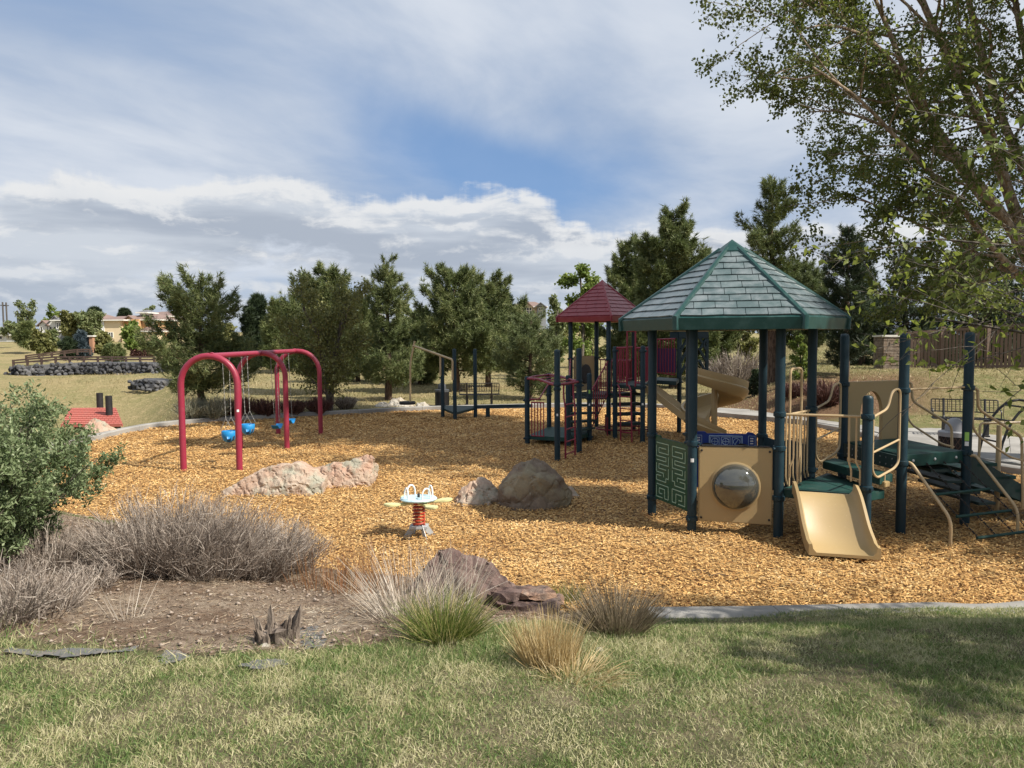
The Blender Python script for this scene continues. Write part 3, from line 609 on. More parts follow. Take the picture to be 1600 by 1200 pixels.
def shingled_roof(parent, c, n, a0, rad, z_eave, z_apex, rows, sw, m_sh, m_rib, fascia=0.15, rib=0.045):
    cx, cy = c; V = [Vector((cx + rad * math.cos(a0 + 2 * math.pi * i / n), cy + rad * math.sin(a0 + 2 * math.pi * i / n), z_eave + fascia)) for i in range(n)]
    A = Vector((cx, cy, z_apex)); b = MB()
    lo = [Vector((v.x * 0.985 + cx * 0.015, v.y * 0.985 + cy * 0.015, z_eave)) for v in V]
    inn = [Vector((v.x * 0.93 + cx * 0.07, v.y * 0.93 + cy * 0.07, z_eave + 0.015)) for v in V]
    k = len(V); b.add(V + lo + inn + [A], [(i, (i + 1) % k, k + (i + 1) % k, k + i) for i in range(k)] + [(k + i, k + (i + 1) % k, 2 * k + (i + 1) % k, 2 * k + i) for i in range(k)] + [(i, (i + 1) % k, 3 * k) for i in range(k)])
    Ai = Vector((cx, cy, z_apex - 0.08)); b.add(inn + [Ai], [(i, (i + 1) % k, k) for i in range(k)])
    roof = b.build('roof', M[m_rib], parent, ang=25)
    top = 0.13
    cap = MB(); cv = [lerp(A, v, top + 0.02) + Vector((0, 0, 0.035)) for v in V]; cap.add(cv + [A + Vector((0, 0, 0.045))] + [lerp(A, v, top + 0.02) - Vector((0, 0, 0.02)) for v in V], [(i, (i + 1) % k, k) for i in range(k)] + [(i, (i + 1) % k, k + 1 + (i + 1) % k, k + 1 + i) for i in range(k)])
    cap.build('roof_cap', M[m_rib], roof, ang=20)
    for v in V:
        h = MB(); h.tube([lerp(A, v, 0.1) + Vector((0, 0, 0.012)), v + Vector((0, 0, -0.005)), v * 0.99 + Vector((cx, cy, 0)) * 0.01 - Vector((0, 0, fascia)) + Vector((0, 0, v.z * 0.01))], [rib * 0.8, rib, rib * 0.9], 8); h.build('hip_rib', M[m_rib], roof)
    for i in range(k):
        a, b2 = V[i], V[(i + 1) % k]; mid = (a + b2) / 2; ex = (b2 - a).normalized(); sl = A - mid; half = (b2 - a).length / 2; nrm = ex.cross(sl.normalized()).normalized()
        if nrm.z < 0: nrm = -nrm
        t0, t1 = 0.02, 1 - top
        for r_ in range(rows):
            ta = t0 + (t1 - t0) * r_ / rows; tb = t0 + (t1 - t0) * (r_ + 0.955) / rows; wa = half * (1 - ta) - rib * 0.75; wb = half * (1 - tb) - rib * 0.75
            x = -wa - sw * ((r_ % 2) * 0.5 + 0.12 * math.sin(i * 3 + r_)) 
            while x < wa:
                l, h_ = x, x + sw - 0.008; x += sw
                la, ha, lb, hb = max(l, -wa), min(h_, wa), max(l, -wb), min(h_, wb)
                if ha - la < 0.02: continue
                if hb - lb < 0.0:
                    lb = hb = (max(-wb, min(wb, (la + ha) / 2)))
                sag = 0.004 * math.sin(x * 9 + r_)
                pts = [mid + ex * la + sl * (ta + sag), mid + ex * ha + sl * (ta - sag), mid + ex * hb + sl * tb, mid + ex * lb + sl * tb]
                o0 = nrm * 0.001; lo_ = nrm * 0.022; up_ = nrm * 0.009
                v = [pts[0] + lo_, pts[1] + lo_, pts[2] + up_, pts[3] + up_] + [p + o0 for p in pts]
                s = MB(); s.add(v, [(0, 1, 2, 3), (4, 5, 1, 0), (5, 6, 2, 1), (7, 4, 0, 3), (6, 7, 3, 2)]); s.build('shingle', M[m_sh], roof, smooth=False)
    return roof
def sticker(parent, x, y, z, r=0.067, m='white', w=0.045, h=0.05):
    a = math.atan2(0 - y, 0 - x) ; b = MB(); n = 4; vs = []
    for i in range(n + 1):
        t = a + (i / n - 0.5) * w / r; vs += [(x + r * math.cos(t), y + r * math.sin(t), z - h / 2), (x + r * math.cos(t), y + r * math.sin(t), z + h / 2)]
    b.add(vs, [(2 * i, 2 * i + 2, 2 * i + 3, 2 * i + 1) for i in range(n)]); b.build('sticker', M[m], parent)

# ---------------- front structure under the green roof
HC = Vector((3.16, 10.9, 0)); hexp = lambda r, a: (HC.x + r * math.cos(R(a)), HC.y + r * math.sin(R(a)))
FL, FR_, RR, BR, BL, LL = [hexp(1.11, a) for a in (228, 288, 348, 48, 108, 168)]
P1, P2, P3, P5, P4 = (4.47, 9.45), (5.20, 10.0), (6.30, 10.40), (5.0, 11.35), (6.1, 11.75)
ps = thing('play_structure', (HC.x, HC.y, 0), 'large play structure with hexagonal green shingle roof, tan bubble panel and short tan slide', 'play structure')
for (x, y), cols in ((FL, (1.22, 0.20)), (FR_, (1.63, 1.18, 0.52)), (RR, (1.62, 0.75)), (BR, (1.1,)), (BL, (1.1,)), (LL, (1.2, 0.27))):
    p = dome_post(ps, x, y, 2.86, cols)
    if (x, y) == FL: sticker(p, x, y, 1.0)
for (x, y), h, cols in ((P1, 1.90, (1.63, 0.72)), (P2, 2.68, (1.92, 0.95)), (P3, 2.69, (1.92, 1.02)), (P5, 2.68, (1.92, 0.85)), (P4, 2.4, (1.9, 0.95))):
    p = dome_post(ps, x, y, h, cols)
    if (x, y) == P3:
        sticker(p, x, y, 1.25, m='sticker_g', h=0.12, w=0.055); sticker(p, x, y, 1.15, h=0.06, w=0.05)
shingled_roof(ps, (HC.x, HC.y), 6, R(-12), 1.585, 2.74, 3.99, 10, 0.27, 'shingle', 'roofgreen')
# decks: perforated plates with skirts
def deck(poly, z, m='deck', th=0.11, holes=True):
    b = MB(); b.prism(poly, z - th, z); d = b.build('deck', M[m], ps, bevel=0.008)
    return d
in_ = lambda p, q, t: (p[0] + (q[0] - p[0]) * t, p[1] + (q[1] - p[1]) * t)
deck([in_(FR_, RR, 0.04), in_(P1, P2, 0.06), in_(RR, P1, 0.02)], 0.63)
deck([in_(RR, P1, 0.05), in_(P1, RR, 0.05), in_(P1, P2, 0.52), in_(RR, P5, 0.52)], 0.635)
deck([in_(RR, P5, 0.36), in_(P1, P2, 0.36), in_(P1, P2, 0.74), in_(RR, P5, 0.74)], 0.83)
def bolt_row(A, B, n, z, parent, m='deck', offn=0.02):
    a, b = Vector((*A, 0)), Vector((*B, 0)); d = (b - a).normalized(); nn = Vector((d.y, -d.x, 0))
    for i in range(n):
        q = on(A, B, (i + 0.5) / n, z) + nn * offn; k = MB(); k.lathe([(0.02, 0), (0.02, 0.008), (0.012, 0.014)], q, 8, axis=nn.to_track_quat('Z', 'Y').to_matrix()); k.build('bolt', M[m], parent)
d2 = deck([in_(P5, P4, 0.05), in_(P2, P3, 0.05), in_(P3, P2, 0.05), in_(P4, P5, 0.05)], 1.045, th=0.16)
bolt_row(P2, P3, 3, 0.965, d2, 'steel', 0.0)
rs = MB(); rs.slab([on(P5, P2, 0.05, 0.84), on(P5, P2, 0.95, 0.84), on(P5, P2, 0.95, 1.035), on(P5, P2, 0.05, 1.035)], (-0.03, -0.012, 0)); rs_o = rs.build('riser', M['deckdark'], ps)
for i in range(9):
    for zz in (0.89, 0.98):
        k = MB(); q = on(P5, P2, 0.12 + i * 0.095, zz) + Vector((-0.033, -0.014, 0)); k.lathe([(0.012, 0), (0.012, 0.004)], q, 8, axis=Vector((-1, -0.1, 0)).to_track_quat('Z', 'Y').to_matrix()); k.build('riser_hole', M['chain'], rs_o)
# slide
def trough(parent, name, secs, m='tan', rim=0.035, wall=0.15, n=7, name_m=None):
    """secs: list of (left, right, bed_z, wall_h): open channel swept between"""
    b = MB(); vs = []; ring = 0
    for (l, r_, z, wh) in secs:
        l, r_ = Vector((l[0], l[1], 0)), Vector((r_[0], r_[1], 0)); e = (r_ - l).normalized(); P_ = []
        a = rim
        P_.append((l, z - 0.03)); P_.append((l, z + wh)); P_.append((l + e * a, z + wh + 0.008)); 
        P_.append((l + e * (a + 0.012), z + 0.05)); P_.append((l + e * (a + 0.05), z + 0.006))
        P_.append((r_ - e * (a + 0.05), z + 0.006)); P_.append((r_ - e * (a + 0.012), z + 0.05)); P_.append((r_ - e * a, z + wh + 0.008)); P_.append((r_, z + wh)); P_.append((r_, z - 0.03))
        vs += [(q.x, q.y, zz) for q, zz in P_]; ring = len(P_)
    N = len(secs); fs = [(i * ring + k, i * ring + (k + 1) % ring, (i + 1) * ring + (k + 1) % ring, (i + 1) * ring + k) for i in range(N - 1) for k in range(ring)]
    fs += [tuple(range(ring - 1, -1, -1)), tuple((N - 1) * ring + k for k in range(ring))]
    return b.add(vs, fs).build(name, M[m], parent, ang=50)
secs = []
for i in range(15):
    t = i / 14; l = lerp((3.64, 9.74, 0), (3.50, 8.80, 0), t); r_ = lerp((4.36, 9.48, 0), (4.25, 8.58, 0), t)
    if t < 0.07: z = 0.63
    elif t < 0.80: q = (t - 0.07) / 0.73; z = 0.63 - 0.52 * (q - 0.10 * math.sin(q * math.pi * 2) * 0.6)
    else: z = 0.11 - 0.02 * (t - 0.8) / 0.2
    wh = 0.13 + 0.02 * math.sin(t * math.pi) - (0.03 if t > 0.85 else 0)
    secs.append((l, r_, max(z, 0.085), wh))
trough(ps, 'slide', secs)
# rails by the slide and along the low deck
rail(ps, [on(FR_, P1, 0.03, 1.63), on(FR_, P1, 0.97, 1.63)], 0.017, 'tanrail')
for s0, s1, zz in ((0.17, 0.13, 0.80), (0.24, 0.22, 0.72), (0.80, 0.83, 0.80), (0.88, 0.93, 0.62)):
    rail(ps, [on(FR_, P1, s0, 1.62), on(FR_, P1, s0, 1.05), on(FR_, P1, s1, 0.95), on(FR_, P1, s1, zz)], 0.013, 'tanrail', 'rail', 0.03, 6)
rail(ps, [on(FR_, RR, 0.30, 0.62), on(FR_, RR, 0.30, 2.21), on(FR_, RR, 0.66, 2.21), on(FR_, RR, 0.66, 0.62)], 0.017, 'tanrail', 'hoop_handle', 0.09)
rail(ps, [on(FR_, RR, 0.04, 1.6), on(FR_, RR, 0.96, 1.6)], 0.016, 'tanrail')
for s in (0.10, 0.20, 0.42, 0.54, 0.78, 0.88):
    rail(ps, [on(FR_, RR, s, 1.6), on(FR_, RR, s, 0.75), on(FR_, RR, s + 0.05, 0.66)], 0.012, 'tanrail', 'baluster', 0.04, 6)
def loop_rail(A, B):
    pts = [(0.07, 1.62), (0.16, 1.62), (0.55, 1.70), (0.66, 1.93), (0.90, 1.95), (0.90, 0.97), (0.78, 0.90), (0.28, 0.82), (0.15, 0.92), (0.15, 1.58)]
    rail(ps, [on(A, B, s, z) for s, z in pts], 0.016, 'tanrail', 'loop_rail', 0.10)
    rail(ps, [on(A, B, 0.15, 1.16), on(A, B, 0.90, 1.27)], 0.014, 'tanrail'); rail(ps, [on(A, B, 0.5, 0.86), on(A, B, 0.5, 0.74)], 0.012, 'tanrail')
loop_rail(RR, P5); loop_rail(P1, P2)
b = MB(); b.box(on(P1, P2, 0.5, 0.72), (0.13, 0.09, 0.075), 0.6); b.build('rail_foot', M['tan'], ps, bevel=0.01)
# panel with the arched crawl hole
def arch_panel(parent, A, B, s0, s1, z0, z1, hs0, hs1, hz0, hz1, m, th=0.06):
    a, b_ = Vector((*A, 0)), Vector((*B, 0)); d = (b_ - a).normalized(); nn = Vector((-d.y, d.x, 0)) * th; N = 16
    cxs, rx = (hs0 + hs1) / 2, (hs1 - hs0) / 2; spring = hz1 - (hz1 - hz0) * 0.42
    hole = [(hs0, hz0), (hs0, spring)] + [(cxs - rx * math.cos(math.pi * i / N), spring + (hz1 - spring) * math.sin(math.pi * i / N)) for i in range(1, N)] + [(hs1, spring), (hs1, hz0)]
    outer = []
    for s, z in hole:
        t = (s - hs0) / (hs1 - hs0)
        if z <= spring + 1e-6: outer.append((s0 if s < cxs else s1, z))
        else: outer.append((s0 + (s1 - s0) * t, z1))
    outer[1] = (s0, z1 - 0.0); outer[-2] = (s1, z1)
    outer[0] = (s0, z0); outer[-1] = (s1, z0); n = len(hole); vs = []
    for off in (Vector((0, 0, 0)), nn):
        vs += [on(A, B, s, z) + off for s, z in hole] + [on(A, B, s, z) + off for s, z in outer]
    fs = []
    for i in range(n - 1):
        fs += [(i, i + 1, n + i + 1, n + i), (2 * n + i, 3 * n + i, 3 * n + i + 1, 2 * n + i + 1), (i, 2 * n + i, 2 * n + i + 1, i + 1), (n + i, n + i + 1, 3 * n + i + 1, 3 * n + i)]
    bb = MB(); bb.add(vs, fs + [(0, n, 3 * n, 2 * n), (n - 1, 3 * n - 1, 4 * n - 1, 2 * n - 1)] ); return bb.build('arch_panel', M[m], parent, ang=40)
arch_panel(ps, P5, P4, 0.06, 0.95, 0.80, 1.95, 0.28, 0.66, 0.95, 1.80, 'tan', 0.07)
# tan panel with the round window
b = MB(); b.slab([on(FL, FR_, 0.075, 0.17), on(FL, FR_, 0.93, 0.15), on(FL, FR_, 0.93, 1.18), on(FL, FR_, 0.075, 1.18)], (0.006, 0.045, 0)); bp = b.build('bubble_panel', M['tan'], ps, bevel=0.012)
dv = (Vector((*FR_, 0)) - Vector((*FL, 0))).normalized(); nv = Vector((dv.y, -dv.x, 0)); qm = nv.to_track_quat('Z', 'Y').to_matrix(); bc = on(FL, FR_, 0.505, 0.655) + nv * 0.002
b = MB(); prof = [(0.325, 0), (0.325, 0.012), (0.30, 0.02)]; b.lathe(prof, bc, 36, axis=qm); b.build('ring', M['tan'], bp)
b = MB(); b.lathe([(0.305 * math.cos(t * math.pi / 2), 0.022 + 0.20 * math.sin(t * math.pi / 2)) for t in [i / 10 for i in range(10)]] + [(0.002, 0.222)], bc, 40, axis=qm); b.build('bubble_window', M['bubble'], bp)
for s, z in ((0.11, 1.13), (0.895, 1.13), (0.11, 0.22), (0.895, 0.22)):
    k = MB(); k.lathe([(0.016, 0), (0.016, 0.006), (0.006, 0.009)], on(FL, FR_, s, z) + nv * 0.001, 8, axis=qm); k.build('bolt', M['blackmetal'], bp)
b = MB(); b.slab([on(FL, FR_, 0.11, 1.185), on(FL, FR_, 0.90, 1.185), on(FL, FR_, 0.90, 1.20), on(FL, FR_, 0.11, 1.20)], (0.006, 0.05, 0)); b.build('panel_lip', M['black'], bp)
# green maze panel
dv = (Vector((*FL, 0)) - Vector((*LL, 0))).normalized(); nv = Vector((dv.y, -dv.x, 0))
b = MB(); b.slab([on(LL, FL, s, z) for s, z in ((0.09, 0.27), (0.91, 0.27), (0.91, 1.22), (0.80, 1.22), (0.78, 1.19), (0.22, 1.19), (0.20, 1.22), (0.09, 1.22))], -nv * 0.03); mp = b.build('maze_panel', M['maze'], ps, bevel=0.006)
W_ = 12; H_ = 14; rr = random.Random(4)
def maze_line(pts, lit=False):
    b = MB()
    for (a, c) in zip(pts[:-1], pts[1:]):
        q = lambda p: on(LL, FL, 0.13 + 0.74 * p[0] / 12, 0.32 + 0.84 * p[1] / 18) + nv * 0.004
        b.bar(q(a) , q(c), 0.011, 0.006, nv)
    b.build('maze_groove', M['mazeline'], mp, smooth=False)
def mz(ox, fl):
    X_ = (lambda x: ox + x) if not fl else (lambda x: ox + 5 - x)
    L_ = [[(0, 17), (5, 17), (5, 14), (1, 14), (1, 15.5), (4, 15.5)], [(0, 16.2), (0, 12.8), (4, 12.8), (4, 11.6), (0, 11.6)], [(5, 13.2), (5, 10.4), (1, 10.4), (1, 9), (4, 9)], [(0, 10.6), (0, 7.8), (3, 7.8), (3, 6.6)], [(5, 9.6), (5, 6.4), (4, 6.4), (4, 5.2), (0, 5.2), (0, 6.8), (2, 6.8)],
          [(0, 4), (5, 4), (5, 0), (3.5, 0), (3.5, 2.8), (1.2, 2.8), (1.2, 1.2), (2.4, 1.2)], [(0, 3.4), (0, 0), (2.6, 0)]]
    for l in L_: maze_line([(X_(a), c) for a, c in l])
mz(0, False); mz(6.6, True)
# blue activity panel at the back with dials and black wheels
dv = (Vector((*BR, 0)) - Vector((*BL, 0))).normalized(); nv = Vector((dv.y, -dv.x, 0)); qm = nv.to_track_quat('Z', 'Y').to_matrix()
b = MB(); b.slab([on(BL, BR, s, z) for s, z in ((0.07, 0.25), (0.93, 0.25), (0.93, 1.09), (0.88, 1.14), (0.80, 1.15), (0.78, 1.12), (0.24, 1.12), (0.22, 1.15), (0.07, 1.15))], -nv * 0.03); bpn = b.build('blue_panel', M['blue'], ps, bevel=0.006)
def frame(s0, s1, z0, z1, w=0.012):
    b = MB(); c = [on(BL, BR, s0, z0), on(BL, BR, s1, z0), on(BL, BR, s1, z1), on(BL, BR, s0, z1)]
    for i in range(4): b.bar(c[i] + nv * 0.004, c[(i + 1) % 4] + nv * 0.004, w, 0.006, nv)
    b.build('printed_frame', M['paleblue'], bpn, smooth=False)
frame(0.28, 0.73, 0.90, 1.085)
for k_ in range(3):
    s = 0.355 + 0.15 * k_; frame(s - 0.06, s + 0.06, 0.92, 1.065, 0.007); c = on(BL, BR, s, 0.995) + nv * 0.005; b = MB()
    dx = dv
    b.tube([c + (dx * math.cos(t) + Vector((0, 0, 1)) * math.sin(t)) * 0.05 for t in [i * math.pi / 8 for i in range(16)]], 0.005, 4, closed=True); b.build('dial', M['paleblue'], bpn)
    b = MB()
    if k_ < 2: b.bar(c - dx * 0.05, c + dx * 0.05, 0.007, 0.006, nv); b.bar(c - Vector((0, 0, 0.05)), c + Vector((0, 0, 0.05)), 0.007, 0.006, nv)
    else: b.bar(c - dx * 0.025 - Vector((0, 0, 0.04)), c + dx * 0.03 + Vector((0, 0, 0.045)), 0.01, 0.006, nv)
    b.build('needle', M['paleblue'], bpn, smooth=False)
for s in (0.13, 0.86):
    frame(s - 0.045, s + 0.045, 0.86, 1.09, 0.007)
    for i in range(5):
        b = MB(); z = 0.89 + i * 0.04; b.bar(on(BL, BR, s - 0.022, z) + nv * 0.004, on(BL, BR, s + 0.022, z) + nv * 0.004, 0.018, 0.006, nv); b.build('printed_mark', M['white'], bpn, smooth=False)
for s in (0.25, 0.72):
    b = MB(); b.lathe([(0.02, 0), (0.165, 0.02), (0.17, 0.045), (0.155, 0.06), (0.13, 0.05), (0.03, 0.05)], on(BL, BR, s, 0.81) + nv * 0.02, 24, axis=qm); b.build('steering_wheel', M['black'], bpn)
b = MB(); b.slab([on(BR, RR, s, z) for s, z in ((0.08, 0.3), (0.92, 0.3), (0.92, 1.1), (0.6, 1.12), (0.4, 1.06), (0.08, 1.1))], (-0.03, 0, 0)); b.build('side_panel', M['post'], ps, bevel=0.006)
# right-hand deck: top rail, net climber and handrails
rail(ps, [on(P2, P3, 0.05, 1.93), on(P2, P3, 0.95, 1.93)], 0.015, 'tanrail')
ed = (Vector((*P3, 0)) - Vector((*P2, 0))).normalized(); outn = Vector((ed.y, -ed.x, 0))
net = []
tp0, tp1 = on(P2, P3, 0.08, 0.92), on(P2, P3, 0.90, 0.92)
def netp(s, t): return lerp(lerp(tp0, tp1, s), lerp(tp0 + outn * 0.72 + ed * 0.42, tp1 + outn * 0.72 + ed * 0.42, s) - Vector((0, 0, 0.86)), t)
for i, t in enumerate((0.42, 0.72, 1.0)):
    b = MB(); b.tube([netp(-0.01, t), netp(1.01, t)], 0.02, 8); b.build('net_rung', M['deck'], ps)
for s in (0.02, 0.35, 0.68, 0.99):
    b = MB(); n = 22
    for i in range(n):
        a, c = netp(s, i / n), netp(s, (i + 0.82) / n); b.bar(a, c, 0.022 if i % 2 else 0.010, 0.010 if i % 2 else 0.022)
    b.build('net_chain', M['black'], ps, smooth=False)
def zhandrail(a, b_, c, r=0.022): rail(ps, [a, lerp(a, a + (b_ - a) * 0.18, 1) + Vector((0, 0, 0.0)), b_, c], r, 'tanrail', 'handrail', 0.16, 10)
q0 = on(P2, P3, 0.06, 0.96); q1 = P(1486, 812, 9.35); q2 = Vector((q1.x, q1.y, -0.06)); rail(ps, [q0 + Vector((0, 0, 0.0)), q0 + outn * 0.09 + Vector((0, 0, -0.01)), q1, q2], 0.021, 'tanrail', 'handrail', 0.12, 10)
q0 = on(P2, P3, 1.0, 0.99) + outn * 0.05; q1 = P(1591, 797, 9.85); q2 = Vector((q1.x, q1.y, -0.06)); rail(ps, [q0, q0 + outn * 0.07 + ed * 0.03, q1, q2], 0.021, 'tanrail', 'handrail', 0.12, 10)
# stair off the far right side with parallelogram handrails
sd = (Vector((*P3, 0)) - Vector((*P4, 0))).normalized(); so_ = Vector((0.955, 0.12, 0)).normalized()
A0 = Vector((*P3, 0)) + so_ * 0.06; B0 = Vector((*P4, 0)) + so_ * 0.06
for i in range(4):
    z = 0.86 - 0.19 * i; f = 0.10 + 0.30 * i; b = MB()
    b.prism([tuple((A0 + so_ * f).xy), tuple((A0 + so_ * (f + 0.32)).xy), tuple((B0 + so_ * (f + 0.32)).xy), tuple((B0 + so_ * f).xy)], z - 0.05, z); b.build('tread', M['deck'], ps, bevel=0.006)
for q in (A0, B0):
    b = MB(); b.slab([q + Vector((0, 0, 1.0)), q + so_ * 1.30 + Vector((0, 0, 0.26)), q + so_ * 1.30 + Vector((0, 0, 0.12)), q + Vector((0, 0, 0.62))], (0.0, 0.03, 0)); b.build('stringer', M['deckdark'], ps)
    w = lambda f, z: q + so_ * f + Vector((0, 0, z))
    rail(ps, [w(0.0, 1.93), w(0.08, 1.90), w(0.10, 1.62), w(0.78, 1.22), w(0.83, 0.20)], 0.02, 'tanrail', 'handrail', 0.09)
    rail(ps, [w(0.02, 1.86), w(0.02, 1.38), w(0.10, 1.25), w(0.62, 0.93), w(0.83, 0.88)], 0.016, 'tanrail', 'handrail', 0.09)
b = MB(); b.tube([A0 + so_ * 0.86 + sd * -0.5 + Vector((0, 0, -0.05)), A0 + so_ * 0.86 + sd * -0.5 + Vector((0, 0, 1.32))], 0.035, 10); b.build('stair_post', M['tanrail'], ps)
rail(ps, [A0 + so_ * 0.55 + sd * -0.5 + Vector((0, 0, 0.55)), A0 + so_ * 0.55 + sd * -0.5 + Vector((0, 0, 1.36)), A0 + so_ * 1.4 + sd * -0.5 + Vector((0, 0, 1.36))], 0.018, 'tanrail', 'rail')
# tilted net or ramp behind P2..P3 (dark stepped climber under the deck)
for i in range(4):
    b = MB(); z = 0.80 - i * 0.16; c = (on(P5, P4, 0.5, 0) * 0.35 + on(P2, P3, 0.5, 0) * 0.65) + so_ * (0.1 + i * 0.24); b.box((c.x, c.y, z), (0.26, 0.95, 0.035), 0.12); b.build('under_step', M['deckdark'], ps)

# ---------------- swing set
sw = thing('swing_set', (-6.05, 18.1, 0), 'crimson swing frame of three tall arches joined by a top beam', 'swing frame')
def arch(y, xl=-6.66, xr=-5.46, zt_=2.33):
    c = (xl + xr) / 2; w = (xr - xl) / 2; zs = zt_ - w; pts = [(xl, y, -0.15), (xl, y, 0.6), (xl, y, 1.2), (xl, y, zs)] + [(c - w * math.cos(t), y, zs + w * math.sin(t)) for t in [math.pi * i / 14 for i in range(1, 14)]] + [(xr, y, zs), (xr, y, 1.2), (xr, y, 0.6), (xr, y, -0.15)]
    b = MB(); b.tube(pts, 0.0635, 14); return b.build('arch', M['swing'], sw)
for i, (y, xl, xr) in enumerate(((15.25, -6.70, -5.56), (18.2, -6.60, -5.47), (21.05, -6.56, -5.37))):
    a = arch(y, xl, xr)
    b = MB(); b.lathe([(0.068, -0.05), (0.075, 0), (0.068, 0.05)], (-6.06, y + 0.02, 2.33), 12, axis=Matrix.Rotation(R(90), 3, 'X')); b.build('clamp', M['swing'], a)
    if i == 0: sticker(a, -5.56, y, 1.22, 0.066)
b = MB(); b.tube([(-6.06, 15.25, 2.33), (-6.06, 18.2, 2.33), (-6.06, 21.05, 2.33)], 0.058, 12); b.build('top_beam', M['swing'], sw)
def chain(b, p, q, link=0.05):
    n = max(2, int((Vector(q) - Vector(p)).length / link))
    for i in range(n):
        a, c = lerp(p, q, i / n), lerp(p, q, (i + 0.9) / n); b.bar(a, c, 0.014 if i % 2 else 0.006, 0.006 if i % 2 else 0.014)
def swing(kind, y, zs, dx, lab, name):
    t = thing(name, (-6.06 + dx, y, zs), lab, 'swing', 'blue swings on the crimson frame')
    x = -6.06; w = 0.19 if kind == 'bucket' else 0.23
    for s in (-1, 1):
        b = MB(); tpz = zs + (0.42 if kind == 'bucket' else 0.08); j = Vector((x + dx, y + s * w * 0.8, tpz)); chain(b, (x, y + s * w, 2.28), j)
        if kind == 'bucket':
            for e in (-1, 1): chain(b, j, (x + dx + e * 0.13, y + s * 0.13, zs + 0.16))
        b.build('chain', M['chain'], t, smooth=False)
        h = MB(); h.box((x, y + s * w, 2.29), (0.04, 0.03, 0.07)); h.build('hanger', M['steel'], t)
    cx_ = x + dx
    if kind == 'bucket':
        b = MB(); n = 20
        def ringp(r0, z, sq=1.0): return [(cx_ + r0 * math.cos(2 * math.pi * i / n) * 1.05, y + r0 * math.sin(2 * math.pi * i / n) * sq, z) for i in range(n)]
        rows = [ringp(0.135, zs + 0.14), ringp(0.147, zs + 0.13), ringp(0.142, zs + 0.03), ringp(0.11, zs - 0.06), ringp(0.06, zs - 0.10), ringp(0.05, zs - 0.085), ringp(0.10, zs - 0.045), ringp(0.127, zs + 0.05)]
        vs = [p for r_ in rows for p in r_]; K = len(rows); fs = []
        for i in range(K):
            for k in range(n):
                if i in (2, 3, 6) and (k in (3, 4, 15, 16, 8, 9, 1, 18)): continue     # leg openings
                j = (i + 1) % K; fs.append((i * n + k, i * n + (k + 1) % n, j * n + (k + 1) % n, j * n + k))
        b.add(vs, fs); b.build('bucket_seat', M['seatblue'], t, ang=60)
        b = MB(); b.lathe([(0.10, zs - 0.07), (0.11, zs - 0.05), (0.02, zs - 0.045)], (cx_, y, 0), 14); b.build('seat_pad', M['black'], t)
    else:
        b = MB(); N = 8; pr = []
        for i in range(N + 1):
            s = i / N * 2 - 1; yy = y + s * 0.21; z = zs + 0.10 * (s * s) - 0.05; pr.append((yy, z))
        vs = []
        for yy, z in pr:
            vs += [(cx_ - 0.085, yy, z), (cx_ + 0.085, yy, z), (cx_ + 0.085, yy, z + 0.018), (cx_ - 0.085, yy, z + 0.018)]
        fs = [(4 * i + k, 4 * i + (k + 1) % 4, 4 * i + 4 + (k + 1) % 4, 4 * i + 4 + k) for i in range(N) for k in range(4)] + [(0, 1, 2, 3), (4 * N + 3, 4 * N + 2, 4 * N + 1, 4 * N)]
        b.add(vs, fs); b.build('belt_seat', M['seatblue'], t)
swing('bucket', 16.0, 0.58, 0.02, 'blue bucket swing nearest the camera, left of the front crimson leg', 'bucket_swing')
swing('bucket', 17.1, 0.60, 0.04, 'blue bucket swing just behind the front crimson leg, second from the camera', 'bucket_swing')
swing('belt', 19.2, 0.42, 0.05, 'blue belt swing with dangling chains left of the middle crimson leg', 'belt_swing')
swing('belt', 20.25, 0.44, 0.08, 'farthest blue belt swing, right of the middle crimson leg', 'belt_swing')

# ---------------- far structure with the red roof
bs = thing('play_structure', (2.58, 21.3, 0), 'shaded play structure with square red roof, red railings and tan spiral slide', 'play structure')
TC = (2.55, 21.3); tw = lambda a, r=0.9: (TC[0] + r * math.cos(R(a)), TC[1] + r * math.sin(R(a)))
TL, TF, TR, TB = tw(184), tw(274), tw(4), tw(94)
for q in (TL, TF, TR, TB): dome_post(bs, *q, 3.15, (2.05, 1.1))
shingled_roof(bs, TC, 4, R(4), 1.30, 3.08, 4.22, 8, 0.32, 'redroof', 'redroof', 0.13, 0.035)
gp = lambda px, py: tuple(G(px, py).xy)
q = {k: gp(*v) for k, v in dict(a=(824, 694), b=(858, 679), c=(888, 698), d=(921, 690), e=(871, 720), f=(905, 707), g=(961, 686), h=(1004, 692), i=(1015, 681), j=(1061, 676), k=(884, 690)).items()}
for k, top, cols in (('a', 588, (1.1, 0.15)), ('b', 583, (1.1,)), ('c', 586, (1.0,)), ('d', 583, (1.1, 0.12)), ('e', 546, (1.65, 1.55)), ('f', 544, (1.65, 1.55)), ('g', 541, (2.3, 1.4)), ('h', 540, (2.3, 1.4)), ('i', 500, (1.4,)), ('j', 520, (1.4,))):
    x, y = q[k]; p = dome_post(bs, x, y, P(800 + x / y * FPX, top, y).z, cols)
    if k == 'd': sticker(p, x, y, 1.28, m='sticker_g', h=0.09); sticker(p, x, y, 0.95, w=0.04)
    if k == 'h': sticker(p, x, y, 0.98)
    if k == 'e': sticker(p, x, y, 1.0, w=0.035)
def bdeck(poly, z, m='deck'):
    b = MB(); b.prism(poly, z - 0.10, z); b.build('deck', M[m], bs, bevel=0.006)
bdeck([q['a'], q['c'], q['d'], (q['d'][0] + 0.05, q['d'][1] + 1.0), q['b']], 0.22)
bdeck([TL, TF, TR, TB], 1.09, 'deckdark')
